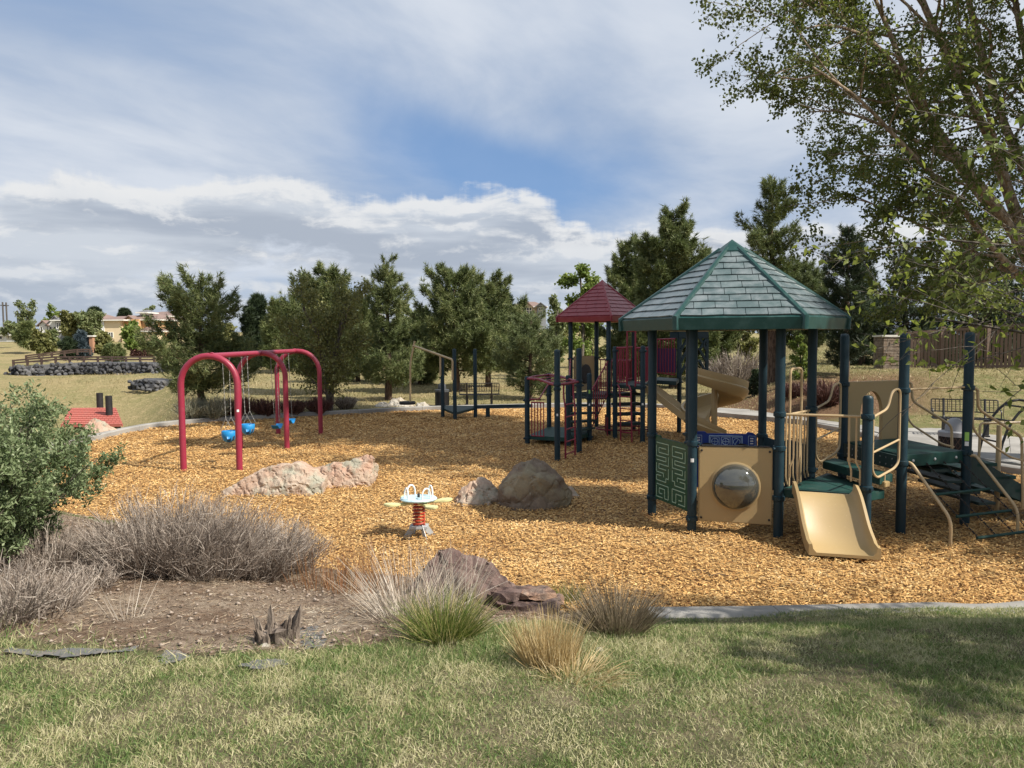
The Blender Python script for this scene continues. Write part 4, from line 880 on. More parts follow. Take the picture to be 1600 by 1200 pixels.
D2 = [q['g'], q['h'], (3.72, 20.3), (3.4, 21.3)]; bdeck(D2, 1.43, 'deckdark')
D3 = [(3.75, 20.2), (4.25, 19.5), q['j'], (4.2, 21.6)]; bdeck(D3, 1.50, 'deckdark')
# overhead loops and ladder at the low platform
ea, eb, ec, ef = [Vector((*q[k], 1.64)) for k in ('a', 'b', 'e', 'f')]
rail(bs, [ea, ea + Vector((0.25, -0.55, 0.02)), ec + Vector((-0.1, 0.3, 0)), ec], 0.032, 'redrail', 'overhead_rail', 0.4); rail(bs, [eb, eb + Vector((0.2, -0.9, 0.02)), ef + Vector((-0.1, 0.4, 0)), ef], 0.032, 'redrail', 'overhead_rail', 0.4)
rail(bs, [ec, ef], 0.03, 'redrail', 'overhead_rail'); rail(bs, [ea, lerp(ea, eb, 0.5) + Vector((-0.1, 0.1, 0)), eb], 0.03, 'redrail', 'overhead_rail', 0.3)
for t in (0.25, 0.5, 0.75): rail(bs, [lerp(ea, ec, t), lerp(eb, ef, t)], 0.016, 'redrail', 'overhead_rung')
lx = [lerp(ec, ef, 0.28), lerp(ec, ef, 0.72)]
for l in lx: rail(bs, [Vector((l.x, l.y, 1.62)), Vector((l.x, l.y, 1.35)), Vector((l.x + 0.02, l.y - 0.2, 1.15)), Vector((l.x + 0.02, l.y - 0.22, 0.03))], 0.02, 'redrail', 'ladder_side', 0.1)
for i in range(5):
    z = 0.12 + i * 0.27; rail(bs, [Vector((lx[0].x + 0.02, lx[0].y - 0.22, z)), Vector((lx[1].x + 0.02, lx[1].y - 0.22, z))], 0.016, 'redrail', 'ladder_rung')
panel_rails(bs, q['a'], q['c'], 0.10, 0.42, 0.22, 0.22, 1.05, 1.05, 5, 'redrail')
rail(bs, [on(q['a'], q['c'], 0.05, 1.12), on(q['a'], q['c'], 0.3, 1.14), on(q['b'], q['c'], 0.1, 1.5)], 0.02, 'redrail', 'handrail')
panel_rails(bs, q['d'], TF, 0.06, 0.95, 0.30, 1.1, 1.25, 2.0, 9, 'redrail'); panel_rails(bs, q['c'], TL, 0.06, 0.95, 0.30, 1.1, 1.25, 2.05, 11, 'redrail')
for i in range(5):
    t = 0.1 + i * 0.17; b = MB(); z = 0.34 + i * 0.17; A_, B_ = on(q['d'], TF, t, z), on(q['c'], TL, t, z); b.bar(A_, B_, 0.24, 0.045); b.build('stair_tread', M['deckdark'], bs)
panel_rails(bs, TF, TR, 0.08, 0.92, 1.15, 1.15, 2.0, 2.0, 9, 'redrail'); panel_rails(bs, TB, TR, 0.08, 0.92, 1.15, 1.15, 2.0, 2.0, 7, 'redrail')
b = MB(); b.slab([on(TL, TB, 0.1, 1.12), on(TL, TB, 0.9, 1.12), on(TL, TB, 0.9, 2.12), on(TL, TB, 0.1, 2.12)], (0.02, 0.05, 0)); tp = b.build('tunnel_panel', M['tan'], bs, bevel=0.01)
dd = (Vector((*TB, 0)) - Vector((*TL, 0))).normalized(); nn = Vector((dd.y, -dd.x, 0)); b = MB(); b.lathe([(0.26, 0), (0.28, 0.02), (0.24, 0.03), (0.02, 0.01)], on(TL, TB, 0.55, 1.6) + nn * 0.01, 24, axis=nn.to_track_quat('Z', 'Y').to_matrix()); b.build('tunnel_mouth', M['black'], tp)
panel_rails(bs, q['g'], q['h'], 0.06, 0.42, 1.5, 1.5, 2.38, 2.38, 5, 'redrail'); panel_rails(bs, q['h'], (3.72, 20.3), 0.1, 0.95, 1.5, 1.5, 2.38, 2.38, 7, 'redrail')
panel_rails(bs, q['g'], TR, 0.08, 0.9, 1.5, 1.5, 2.38, 2.38, 6, 'redrail'); panel_rails(bs, q['g'], q['h'], 0.76, 0.95, 1.5, 1.5, 2.38, 2.38, 3, 'redrail')
for s in (0.44, 0.74): rail(bs, [on(q['g'], q['h'], s, 1.40), on(q['g'], q['h'], s, 2.80)], 0.022, 'redrail', 'gate_post')
rail(bs, [on(q['g'], q['h'], 0.44, 2.80), on(q['g'], q['h'], 0.74, 2.80)], 0.022, 'redrail', 'gate_rail')
A_, B_ = on(q['g'], q['h'], 0.10, 0), on(q['g'], q['h'], 0.50, 0)
for l in (A_, B_): rail(bs, [l + Vector((0, 0, 1.42)), l + Vector((0, -0.35, 1.35)), l + Vector((0.02, -0.42, 0.02))], 0.02, 'redrail', 'ladder_side', 0.15)
for i in range(4): rail(bs, [A_ + Vector((0.01, -0.40, 0.25 + i * 0.3)), B_ + Vector((0.01, -0.40, 0.25 + i * 0.3))], 0.016, 'redrail', 'ladder_rung')
for i in range(4):
    b = MB(); b.box((3.05 + 0.02 * i, 20.25 - i * 0.05, 1.12 - i * 0.26), (0.75, 0.36, 0.07), 0.25); b.build('climber_step', M['deckdark'], bs, bevel=0.01)
b = MB(); b.tube([(3.05 + 0.75 * math.cos(t), 20.6 + 0.5 * math.sin(t), 0.16) for t in [i * math.pi / 10 for i in range(20)]], 0.02, 8, closed=True); b.build('base_ring', M['redrail'], bs)
for t in (0.3, 2.2, 4.0, 5.2): rail(bs, [(3.05 + 0.75 * math.cos(t), 20.6 + 0.5 * math.sin(t), 0.0), (3.05 + 0.75 * math.cos(t), 20.6 + 0.5 * math.sin(t), 0.5)], 0.02, 'redrail', 'ring_leg')
E0, E1 = D3[0], D3[1]
panel_rails(bs, E0, E1, 0.08, 0.95, 1.72, 1.66, 2.58, 2.60, 8, 'redrail')
b = MB(); b.slab([on(E0, E1, 0.1, 1.72) + Vector((0.03, 0.05, 0)), on(E0, E1, 0.95, 1.72) + Vector((0.03, 0.05, 0)), on(E0, E1, 0.95, 2.35) + Vector((0.03, 0.05, 0)), on(E0, E1, 0.1, 2.35) + Vector((0.03, 0.05, 0))], (0.02, 0.02, 0)); b.build('infill_panel', M['purple'], bs)
# hood over the spiral slide
H0, H1 = Vector((4.28, 19.45, 0)), Vector((5.18, 19.85, 0))
hood = MB(); hood.slab([H0 + Vector((0, 0, 2.60)), H1 + Vector((0, 0, 2.60)), H1 + Vector((0, 0, 2.78)), H0 + Vector((0, 0, 2.78))], (-0.12, 0.5, 0)); hd = hood.build('slide_hood', M['roofgreen'], bs, bevel=0.02)
hd.data.materials[0] = M['post']
for base_, dr in ((H0, 1), (H1, -1)):
    e = (H1 - H0).normalized() * 0.34 * dr; b = MB(); th_ = Vector((-0.02, 0.05, 0))
    b.slab([base_ + Vector((0, 0, 1.58)), base_ + e * 0.28 + Vector((0, 0, 1.58)), base_ + e * 0.28 + Vector((0, 0, 2.6)), base_ + Vector((0, 0, 2.6))], th_)
    b.build('hood_side', M['post'], hd, bevel=0.01)
    for k_ in range(3):
        z = 1.70 + k_ * 0.3; b = MB(); b.bar(base_ + e * 0.25 + Vector((0, 0.02, z)), base_ + e * 0.95 + Vector((0, 0.02, z + 0.34)), 0.05, 0.06); b.build('hood_slat', M['post'], hd)
    b = MB(); b.slab([base_ + e * 0.95 + Vector((0, 0, 1.58)), base_ + e * 1.15 + Vector((0, 0, 1.58)), base_ + e * 1.15 + Vector((0, 0, 2.6)), base_ + e * 0.95 + Vector((0, 0, 2.6))], th_) if dr > 0 else b.bar(base_ + e * 0.9 + Vector((0, 0.02, 2.3)), base_ + e * 0.3 + Vector((0, 0.02, 2.58)), 0.05, 0.06); b.build('hood_brace', M['post'], hd)
b = MB(); b.slab([H0 + Vector((-0.02, 0, 2.785)), H1 + Vector((0, 0, 2.785)), H1 + Vector((0, 0, 2.86)), H0 + Vector((-0.02, 0, 2.86))], (-0.1, 0.45, 0)); b.build('hood_trim', M['tan'], hd)
# spiral slide
SC = Vector((5.08, 18.9, 0)); secs = []
N = 44
for i in range(N + 1):
    t = i / N; a = R(196 + 440 * t); ri, ro = 0.12, 0.80; z = 1.66 - 1.46 * t ** 0.96; wh = 0.34 if t < 0.9 else 0.34 - (t - 0.9) * 1.6
    rr_ = lambda r: (SC.x + r * math.cos(a), SC.y + r * math.sin(a)); secs.append((rr_(ri), rr_(ro), z, wh))
b = MB(); vs = []; ring = 10
for (l, r_, z, wh) in secs:
    l, r_ = Vector((*l, 0)), Vector((*r_, 0)); e = (r_ - l).normalized(); w = (r_ - l).length
    pr = [(0, z - 0.05), (0, z + 0.10), (0.03, z + 0.10), (0.10, z), (w * 0.62, z - 0.02), (w - 0.10, z + 0.06), (w - 0.045, z + 0.18), (w - 0.04, z + wh), (w + 0.02, z + wh + 0.012), (w + 0.02, z + wh - 0.05), (w + 0.00, z + wh * 0.55), (w + 0.03, z + wh * 0.45), (w + 0.0, z + 0.05), (w - 0.12, z - 0.07)]
    ring = len(pr); vs += [(l + e * u_) + Vector((0, 0, zz)) for u_, zz in pr]
fs = [(i * ring + k, i * ring + (k + 1) % ring, (i + 1) * ring + (k + 1) % ring, (i + 1) * ring + k) for i in range(N) for k in range(ring)] + [tuple(range(ring - 1, -1, -1)), tuple(N * ring + k for k in range(ring))]
b.add(vs, fs); b.build('spiral_slide', M['tan'], bs, ang=35)
b = MB(); b.tube([SC + Vector((0, 0, -0.1)), SC + Vector((0, 0, 1.75))], 0.075, 14); b.build('spiral_column', M['tan'], bs)
secs = []
for i in range(13):
    t = i / 12; c = lerp((3.55, 19.55, 0), (4.72, 18.75, 0), t); z = 1.25 - 0.85 * (t * t * (3 - 2 * t)) - 0.05 * math.sin(t * 6); pr = Vector((0.45, 0.66, 0)) * 0.34
    secs.append(((c - pr)[:2], (c + pr)[:2], z, 0.16))
trough(bs, 'side_slide', secs)

# ---------------- disc swing on a leaning arm, and the balance beam beside it
sp_ = thing('disc_spinner', tuple(G(692, 653)), 'tan hanging pole with black disc seat held by thin arms from two teal posts', 'spinner')
s1, s2, s3 = G(692, 653), G(711, 656), G(743, 652.5)
for s, top in ((s1, 555), (s2, 545)): dome_post(sp_, s.x, s.y, P(700, top, s.y).z, ())
tipv = P(645.5, 540, 26.5)
for s, py in ((s1, 565), (s2, 572)):
    j = P(800 + s.x / s.y * FPX - 3, py - 10, s.y - 0.05); k_ = P(800 + s.x / s.y * FPX - 3, py + 22, s.y - 0.05); rail(sp_, [k_, j, tipv], 0.035, 'tanrail', 'arm', 0.08)
dz = P(641, 629, 26.5); rail(sp_, [P(648, 533, 26.5), P(641, 566, 26.5), P(641, 590, 26.5), dz], 0.034, 'tanrail', 'hanging_pole', 0.5)
b = MB(); b.lathe([(0.02, 0.0), (0.27, 0.0), (0.30, 0.05), (0.27, 0.10), (0.05, 0.08)], dz - Vector((0.1, 0, 0.06)), 20); b.build('disc_seat', M['black'], sp_)
bb_ = thing('balance_beam', tuple(s3), 'long dark balance beam running to a lone teal post in the shade', 'balance beam')
dome_post(bb_, s3.x, s3.y, P(743, 545, s3.y).z, ())
e1 = P(832, 632, s3.y - 0.3); z_ = 0.36
b = MB(); b.bar((s3.x + 0.05, s3.y, z_), (e1.x, e1.y, z_ + 0.05), 0.16, 0.11); b.build('beam', M['post'], bb_, bevel=0.01)
sx = G(763, 650); b = MB(); b.box((sx.x, s3.y - 0.02, 0.12), (0.14, 0.12, 0.42)); b.build('beam_leg', M['post'], bb_)
b = MB(); b.slab([(s1.x, s1.y, 0.26), (s2.x, s2.y, 0.16), (s3.x, s3.y, 0.26), (s3.x, s3.y + 0.1, 0.32), (s1.x, s1.y + 0.3, 0.32)], (0, 0, 0.07)); b.build('platform', M['deckdark'], bb_)

# ---------------- spring rocker with four paddle seats
c = G(655, 838); sr = thing('spring_rocker', tuple(c), 'small spring rocker with four pale yellow paddle seats on an orange coil', 'spring rocker')
zs = P(655, 779, c.y).z
b = MB(); n = 7 * 16; b.tube([(c.x + 0.074 * math.cos(i * 2 * math.pi / 16), c.y + 0.074 * math.sin(i * 2 * math.pi / 16), 0.15 + (zs - 0.20) * i / n) for i in range(n + 1)], 0.014, 8); b.build('coil_spring', M['spring'], sr)
b = MB(); b.lathe([(0.10, zs - 0.06), (0.10, zs - 0.025), (0.06, zs - 0.02)], (c.x, c.y, 0), 16); b.build('spring_clamp', M['spring'], sr)
b = MB(); b.lathe([(0.02, zs - 0.018), (0.235, zs - 0.018), (0.248, zs), (0.235, zs + 0.016), (0.03, zs + 0.02)], (c.x, c.y, 0), 28, sx=1.0, sy=0.9); b.build('table', M['paleblueplate'], sr)
for k_ in range(4):
    a = R(28 + 90 * k_ + (6 if k_ % 2 else -6)); u = Vector((math.cos(a), math.sin(a), 0)); v_ = Vector((-u.y, u.x, 0)); pts = []
    prof = [(0.08, 0.06), (0.18, 0.035), (0.26, 0.04), (0.32, 0.075), (0.38, 0.085), (0.43, 0.065), (0.47, 0.02)]
    ol = [u * r_ + v_ * w for r_, w in prof] + [u * r_ - v_ * w for r_, w in reversed(prof)]
    b = MB(); b.slab([Vector((c.x, c.y, zs - 0.055 - 0.015 * math.sin(p.length * 6))) + p for p in ol], (0, 0, 0.03)); b.build('paddle_seat', M['yellow'], sr, bevel=0.006)
    a2 = a + R(8); u2 = Vector((math.cos(a2), math.sin(a2), 0)); v2 = Vector((-u2.y, u2.x, 0)); o_ = Vector((c.x, c.y, zs + 0.01)) + u2 * 0.175
    b = MB(); b.tube([o_ + v2 * 0.065 * math.cos(t) + Vector((0, 0, 0.05 + 0.10 * math.sin(t))) if 0 < t < math.pi else o_ + v2 * 0.065 * math.cos(t) for t in [0] + [i * math.pi / 10 for i in range(1, 10)] + [math.pi]], 0.011, 7); b.build('grip', M['white'], sr)
    e_ = u * 0.0
    b = MB(); ft = Vector((c.x, c.y, 0)) + u * 0.20; b.bar(Vector((c.x, c.y, 0.15)) + u * 0.07, ft - Vector((0, 0, 0.03)), 0.075, 0.008, u.cross(Vector((0, 0, 1)))); b.build('foot', M['steel'], sr, smooth=False)
b = MB(); b.prism([(c.x - 0.12, c.y - 0.10), (c.x + 0.12, c.y - 0.10), (c.x + 0.12, c.y + 0.1), (c.x - 0.12, c.y + 0.1)], 0.12, 0.15); b.build('base_plate', M['steel'], sr)
b = MB(); b.lathe([(0.018, 0), (0.018, 0.05), (0.008, 0.065)], (c.x, c.y, zs + 0.01), 10); b.build('centre_bolt', M['black'], sr)

# ---------------- bins and benches
def bin_(loc, w, h, lab, bodym, lidm, mesh_=True):
    x, y, z = loc; t = thing('trash_can', loc, lab, 'trash can'); r = w / 2
    b = MB(); b.lathe([(r * 0.92, z), (r * 0.95, z + h)], (x, y, 0), 24); core = b.build('liner', M['black'] if mesh_ else M[bodym], t)
    if mesh_:
        b = MB(); n = 20
        for k_ in range(n):
            for sgn in (1, -1):
                pts = [(x + r * math.cos(2 * math.pi * k_ / n + sgn * j * 0.20), y + r * math.sin(2 * math.pi * k_ / n + sgn * j * 0.20), z + 0.04 + (h - 0.06) * j / 6) for j in range(7)]
                b.tube(pts, 0.006, 4, caps=False)
        b.build('wire_basket', M[bodym], t)
    else:
        for k_ in range(20):
            a = 2 * math.pi * k_ / 20; b = MB(); b.bar((x + r * math.cos(a), y + r * math.sin(a), z + 0.03), (x + r * math.cos(a), y + r * math.sin(a), z + h - 0.02), 0.03, 0.01, (math.cos(a), math.sin(a), 0)); b.build('slat', M[bodym], t)
    b = MB(); b.lathe([(r * 1.04, z + h - 0.05), (r * 1.05, z + h + 0.03), (r * 0.98, z + h + 0.04), (r * 0.62, z + h + 0.05), (r * 0.60, z + h + 0.14), (r * 0.52, z + h + 0.22), (r * 0.30, z + h + 0.28), (0.01, z + h + 0.30)], (x, y, 0), 24); b.build('dome_lid', M[lidm], t)
p0 = P(691, 637, 28.3); bin_((p0.x, 28.3, 0.10), 0.52, 0.60, 'dark slatted trash can with domed lid left of the far bench', 'blackmetal', 'darklid', False)
p0 = P(1490, 728, 14.4); bin_((p0.x, 14.4, 0.165), 0.54, 0.60, 'wire trash can with light grey domed lid on the concrete walk', 'bark' if False else 'railbrown', 'greylid')
def bench(loc, w, rz, lab):
    x, y, z = loc; t = thing('park_bench', loc, lab, 'bench'); m = Matrix.Rotation(rz, 3, 'Z'); T = lambda a, b_, c_: Vector((x, y, z)) + m @ Vector((a, b_, c_))
    def frame_panel(name, pts, wmesh):
        b = MB(); b.tube(fillet(pts + [pts[0]], 0.04), 0.016, 6)
        fr_ = b.build(name, M['blackmetal'], t); b = MB(); n = 16
        for i in range(1, n):
            f = i / n; b.bar(lerp(pts[0], pts[1], f), lerp(pts[3], pts[2], f), 0.018, 0.006); 
        for i in range(1, 5):
            f = i / 5; b.bar(lerp(pts[0], pts[3], f), lerp(pts[1], pts[2], f), 0.018, 0.006)
        b.build('mesh_strap', M['blackmetal'], fr_, smooth=False)
    h = w / 2
    frame_panel('seat', [T(-h, -0.22, 0.42), T(h, -0.22, 0.42), T(h, 0.2, 0.42), T(-h, 0.2, 0.42)], 0)
    frame_panel('backrest', [T(-h, 0.26, 0.56), T(h, 0.26, 0.56), T(h, 0.34, 0.86), T(-h, 0.34, 0.86)], 0)
    for s in (-0.62, 0.62):
        b = MB(); b.tube(fillet([T(s * h, -0.20, 0.40), T(s * h, 0.22, 0.40), T(s * h, 0.36, 0.88)], 0.06), 0.028, 8); b.build('back_bracket', M['blackmetal'], t)
        b = MB(); b.bar(T(s * h, 0.02, 0.40), T(s * h, 0.02, 0.02), 0.09, 0.09); b.build('leg', M['blackmetal'], t)
        b = MB(); b.bar(T(s * h, -0.22, 0.015), T(s * h, 0.25, 0.015), 0.1, 0.03); b.build('foot', M['blackmetal'], t)
    for s in (-1, 1):
        b = MB(); b.tube(fillet([T(s * h, -0.18, 0.42), T(s * h, -0.18, 0.64), T(s * h, 0.28, 0.64)], 0.07), 0.016, 6); b.build('armrest', M['blackmetal'], t)
p0 = P(749, 640, 28.6); bench((p0.x, 28.6, 0.10), 1.5, R(183), 'black mesh bench seen from behind beyond the far curb')
p0 = P(1508, 672, 18.6); bench((p0.x, 18.6, 0.165), 1.45, R(-24), 'black mesh bench on the walk below the sloping lawn')

# dark arched climber by the right edge
ac = thing('arch_climber', tuple(G(1640, 745)), 'dark arched ladder climber cut off by the right edge behind the stair rails', 'climber')
A0_ = Vector((P(1560, 700, 12.6).x, 12.6, 0)); 
for k_ in (0, 1):
    b = MB(); b.tube([(A0_.x + 0.75 - 0.75 * math.cos(t), A0_.y + 0.55 * k_ + 0.1 * math.sin(t), 0.15 + 1.35 * math.sin(t)) for t in [i * math.pi / 18 for i in range(19)]], 0.022, 8); b.build('arch_rail', M['blackmetal'], ac)
for i in range(1, 18, 2):
    t = i * math.pi / 18; x_, z_ = A0_.x + 0.75 - 0.75 * math.cos(t), 0.15 + 1.35 * math.sin(t); b = MB(); b.tube([(x_, A0_.y + 0.1 * math.sin(t), z_), (x_, A0_.y + 0.55 + 0.1 * math.sin(t), z_)], 0.016, 6); b.build('rung', M['blackmetal'], ac)

# ================================================================== ROCKS
def rock(name, loc, pts, m, label, cat='boulder', cuts=4, amp=0.05, fr=2.4, seed=0, parent=None, group=None, smooth_it=1, ridged=0.0):
    """faceted rock from hull points given in metres around loc"""
    bm = bmesh.new(); vs = [bm.verts.new(Vector(p)) for p in pts]; r_ = bmesh.ops.convex_hull(bm, input=vs)
    bmesh.ops.delete(bm, geom=[v for v in bm.verts if not v.link_faces], context='VERTS')
    bmesh.ops.triangulate(bm, faces=bm.faces)
    for c_ in range(cuts):
        long = [e for e in bm.edges if e.calc_length() > 0.55 * max(0.045, 0.9 / (1.85 ** c_))]
        bmesh.ops.subdivide_edges(bm, edges=long, cuts=1); bmesh.ops.triangulate(bm, faces=[f for f in bm.faces if len(f.verts) > 3])
        if c_ < smooth_it: bmesh.ops.smooth_vert(bm, verts=bm.verts, factor=0.12, use_axis_x=True, use_axis_y=True, use_axis_z=True)
    bm.normal_update(); off = Vector((seed * 7.3, seed * 3.1, seed))
    for v in bm.verts:
        n = mnoise.fractal((v.co + off) * fr, 0.8, 2.1, 6); k = abs(mnoise.noise((v.co + off) * fr * 0.8)); rd = 0
        if ridged: rd = ridged * (0.5 - abs(math.sin((v.co.z + 0.06 * mnoise.noise((v.co + off) * 3)) * 42)))
        n2 = mnoise.noise((v.co + off) * fr * 4.5); n3 = mnoise.voronoi((v.co + off) * fr * 1.6)[0]; v.co += v.normal * (amp * n + amp * 0.28 * n2 - amp * 1.5 * max(0, 0.12 - k) * 4 - amp * 1.6 * max(0, 0.10 - (n3[1] - n3[0])) * 4 + rd)
    me = bpy.data.meshes.new(name); bm.to_mesh(me); bm.free(); me.polygons.foreach_set('use_smooth', np.ones(len(me.polygons), dtype=bool)); me.set_sharp_from_angle(angle=R(17)); me.materials.append(M[m])
    o = bpy.data.objects.new(name, me); C.objects.link(o)
    if parent is not None: o.parent = parent; o.location = Vector(loc) - wloc(parent)
    else: o.location = loc; tag(o, label, cat, group)
    return o
def hull(w, d, h, tops, skirt=10, seed=1):
    """footprint ellipse w x d sunk into the ground plus explicit crest points"""
    r_ = random.Random(seed); P_ = []
    for i in range(skirt):
        a = 2 * math.pi * i / skirt + r_.uniform(-.2, .2); k = r_.uniform(0.88, 1.05); P_ += [(w / 2 * k * math.cos(a), d / 2 * k * math.sin(a), -0.12), (w / 2 * k * 0.97 * math.cos(a), d / 2 * k * 0.97 * math.sin(a), h * r_.uniform(0.03, 0.16))]
    return P_ + tops
c = G(440, 768); rock('boulder', c, [(-0.92, -0.30, -0.1), (-0.92, -0.28, 0.08), (-0.80, -0.36, -0.1), (-0.84, -0.14, 0.14), (-0.10, -0.40, -0.1), (0.35, -0.38, -0.1), (0.80, -0.34, -0.1), (-0.05, -0.38, 0.16), (0.45, -0.37, 0.20), (0.80, -0.30, 0.20), (0.82, -0.05, 0.29), (0.70, 0.05, 0.29), (0.52, -0.10, 0.36), (-0.16, -0.16, 0.46), (0.02, -0.20, 0.49), (0.30, -0.12, 0.53), (0.36, 0.18, 0.50), (-0.20, 0.12, 0.47), (-0.28, 0.0, 0.38), (0.7, 0.4, -0.1), (-0.5, 0.42, -0.1), (-0.5, 0.40, 0.14), (0.6, 0.35, 0.2)], 'rock_pink', 'long pink and grey sandstone boulder with a flat raised top, beside the swings', seed=1, amp=0.035, cuts=5, smooth_it=0, fr=3.2)
c = G(538, 757); rock('boulder', c, [(-0.55, -0.05, 0.26), (-0.57, 0.0, 0.33), (-0.40, -0.30, -0.1), (-0.38, -0.28, 0.10), (0.0, -0.34, -0.1), (0.5, -0.22, -0.1), (0.48, -0.22, 0.12), (0.56, -0.02, 0.50), (0.42, 0.06, 0.53), (0.0, 0.04, 0.40), (0.30, -0.16, 0.36), (0.60, 0.20, 0.30), (0.50, 0.35, -0.1), (-0.4, 0.35, -0.1), (-0.35, 0.25, 0.25)], 'rock_pink2', 'pink sandstone slab tilted up to the right, cracked away from the longer boulder', seed=2, amp=0.035, cuts=5, smooth_it=0, fr=3.5)
c = G(742, 784); rock('boulder', c, hull(0.90, 0.7, 0.3, [(-0.05, 0.0, 0.37), (0.12, 0.1, 0.38), (-0.25, 0.0, 0.22), (0.36, 0.0, 0.27), (0.1, -0.2, 0.24)], 10, 8), 'rock_pink', 'low pale pink rock leaning against the dark brown boulder', seed=3, amp=0.06, cuts=5)
c = G(834, 789); rock('boulder', c, hull(1.12, 0.95, 0.6, [(-0.56, -0.05, 0.34), (-0.52, -0.15, 0.20), (-0.20, 0.05, 0.70), (0.02, 0.1, 0.75), (0.18, 0.10, 0.68), (-0.34, 0.2, 0.58), (-0.16, -0.30, 0.60), (0.06, -0.36, 0.50), (0.22, -0.30, 0.42), (0.46, -0.1, 0.44), (0.62, 0.0, 0.20), (0.60, -0.15, 0.08), (-0.40, -0.36, 0.16)], 10, 11), 'rock_brown', 'big dark brown rounded boulder standing in shade on the mulch', seed=4, amp=0.03, fr=2.4, cuts=5, smooth_it=0)
c = G(893, 776); rock('boulder', c + Vector((0, .05, 0)), hull(0.36, 0.4, 0.2, [(0, 0, 0.2), (-0.1, 0, 0.16)], 8, 13), 'rock_pink', 'small pale rock poking out behind the big brown boulder', seed=5, amp=0.03)
c = GT(722, 938); c.z = z1(c.x, c.y); c.z = 0.06
rock('boulder', c, hull(1.42, 0.7, 0.4, [(-0.22, 0.0, 0.62), (-0.10, 0.0, 0.62), (-0.02, 0.0, 0.56), (0.20, -0.02, 0.50), (0.28, 0.0, 0.42), (0.52, 0.0, 0.24), (-0.42, -0.05, 0.32), (0.0, -0.25, 0.36)], 10, 17), 'rock_mauve', 'mauve pointed boulder behind the green bunch grass in the foreground', seed=6, amp=0.045, cuts=5)
lr = thing('layered_rock', GT(820, 962), 'low layered rock of stacked reddish slabs between the grass clumps', 'rock')
for i, (dx, dy, w, d, h, zz) in enumerate(((-0.06, 0.0, 0.50, 0.32, 0.10, 0.0), (0.03, 0.10, 0.66, 0.36, 0.10, 0.05), (0.10, 0.18, 0.50, 0.30, 0.08, 0.13), (-0.16, 0.16, 0.34, 0.28, 0.08, 0.14), (0.24, 0.16, 0.30, 0.24, 0.06, 0.09))):
    c = Vector((lr.location.x + dx, lr.location.y + dy, lr.location.z + zz - 0.04)); rock('rock_slab', c, [(w / 2 * math.cos(a) * random.uniform(.8, 1.1), d / 2 * math.sin(a) * random.uniform(.8, 1.1), z) for a in [k * 0.628 for k in range(10)] for z in (0, h)], 'rock_strata' if i % 2 == 0 else 'rock_mauve', None, seed=20 + i, amp=0.03, fr=4, parent=lr, cuts=4, ridged=0.006)
p0 = P(150, 681, 21.0); rock('boulder', (p0.x, 21.1, 0.05), hull(1.15, 0.8, 0.5, [(-0.1, 0, 0.46), (0.05, 0, 0.45), (0.3, 0, 0.3), (-0.35, 0, 0.25)], 10, 23), 'rock_pink2', 'tan rock outside the curb in front of the red shelter roof', seed=8, amp=0.05)
for i, (px, py, w, h) in enumerate(((600, 641, 1.0, 0.25), (632, 640, 1.1, 0.28), (660, 638, 0.8, 0.22), (620, 634, 0.9, 0.34))):
    p0 = P(px, py, 28.3 + (i == 3) * 0.8); rock('boulder', (p0.x, p0.y, 0.10), hull(w, 0.6, h, [(0.05 * i, 0, h), (-0.2, 0, h * 0.8)], 9, 30 + i), 'rock_white', ['leftmost pale flat rock beyond the far curb', 'middle pale flat rock under the black disc seat', 'rightmost pale flat rock beyond the far curb', 'pale rock behind the others beyond the curb'][i], 'rock', seed=10 + i, amp=0.05)
for i, (px, py, s_) in enumerate(((331, 955, 0.09), (238, 929, 0.10), (413, 1014, 0.13), (935, 1020, 0.09), (160, 940, 0.06))):
    c = GT(px, py); rock('stone', c, hull(s_, s_ * 0.7, s_ * 0.4, [(0, 0, s_ * 0.35), (s_ * 0.2, 0, s_ * 0.3)], 7, 40 + i), 'rock_white', ['small pale stone lying in the middle of the soil bed', 'small tan stone on the soil below the grey brush', 'pale stone at the foot of the split stump', 'pale stone beside the straw grass clump', 'tiny pale stone left of the bed middle'][i], 'stone', seed=20 + i, amp=0.008, cuts=2)

# ================================================================== PLANTS
def mesh_from(parts, name, m, parent): v, f = join(parts); return npmesh(name, v, f, m, parent)
def fan_clump(name, loc, n, rad, L, spread, w, m, label, cat, droop=0.3, k=3, lean=(0, 0), group=None, up=1.0, base_flat=0.5):
    loc = Vector(loc); a = rng.uniform(0, 2 * np.pi, n); r_ = rad * np.sqrt(rng.random(n)); out = np.stack([np.cos(a), np.sin(a), np.zeros(n)], 1)
    b = np.array(loc) + out * r_[:, None]; b[:, 2] -= 0.02
    sp_ = spread * (0.15 + 0.85 * r_ / rad)[:, None] * rng.uniform(0.5, 1.3, (n, 1)); d = unit(out * sp_ + np.array([lean[0], lean[1], up]) + rng.normal(0, 0.17, (n, 3)))
    Ls = L * rng.uniform(0.55, 1.1, n); v, f = ribbons(b, d, Ls, w * rng.uniform(0.6, 1.3, n), (out * droop * 0.6 - np.array([0, 0, droop])) * Ls[:, None] * rng.uniform(0.1, 1, (n, 1)), k, 0.15)
    t = thing(name, loc, label, cat, group); npmesh('blades', v, f, M[m], t); return t
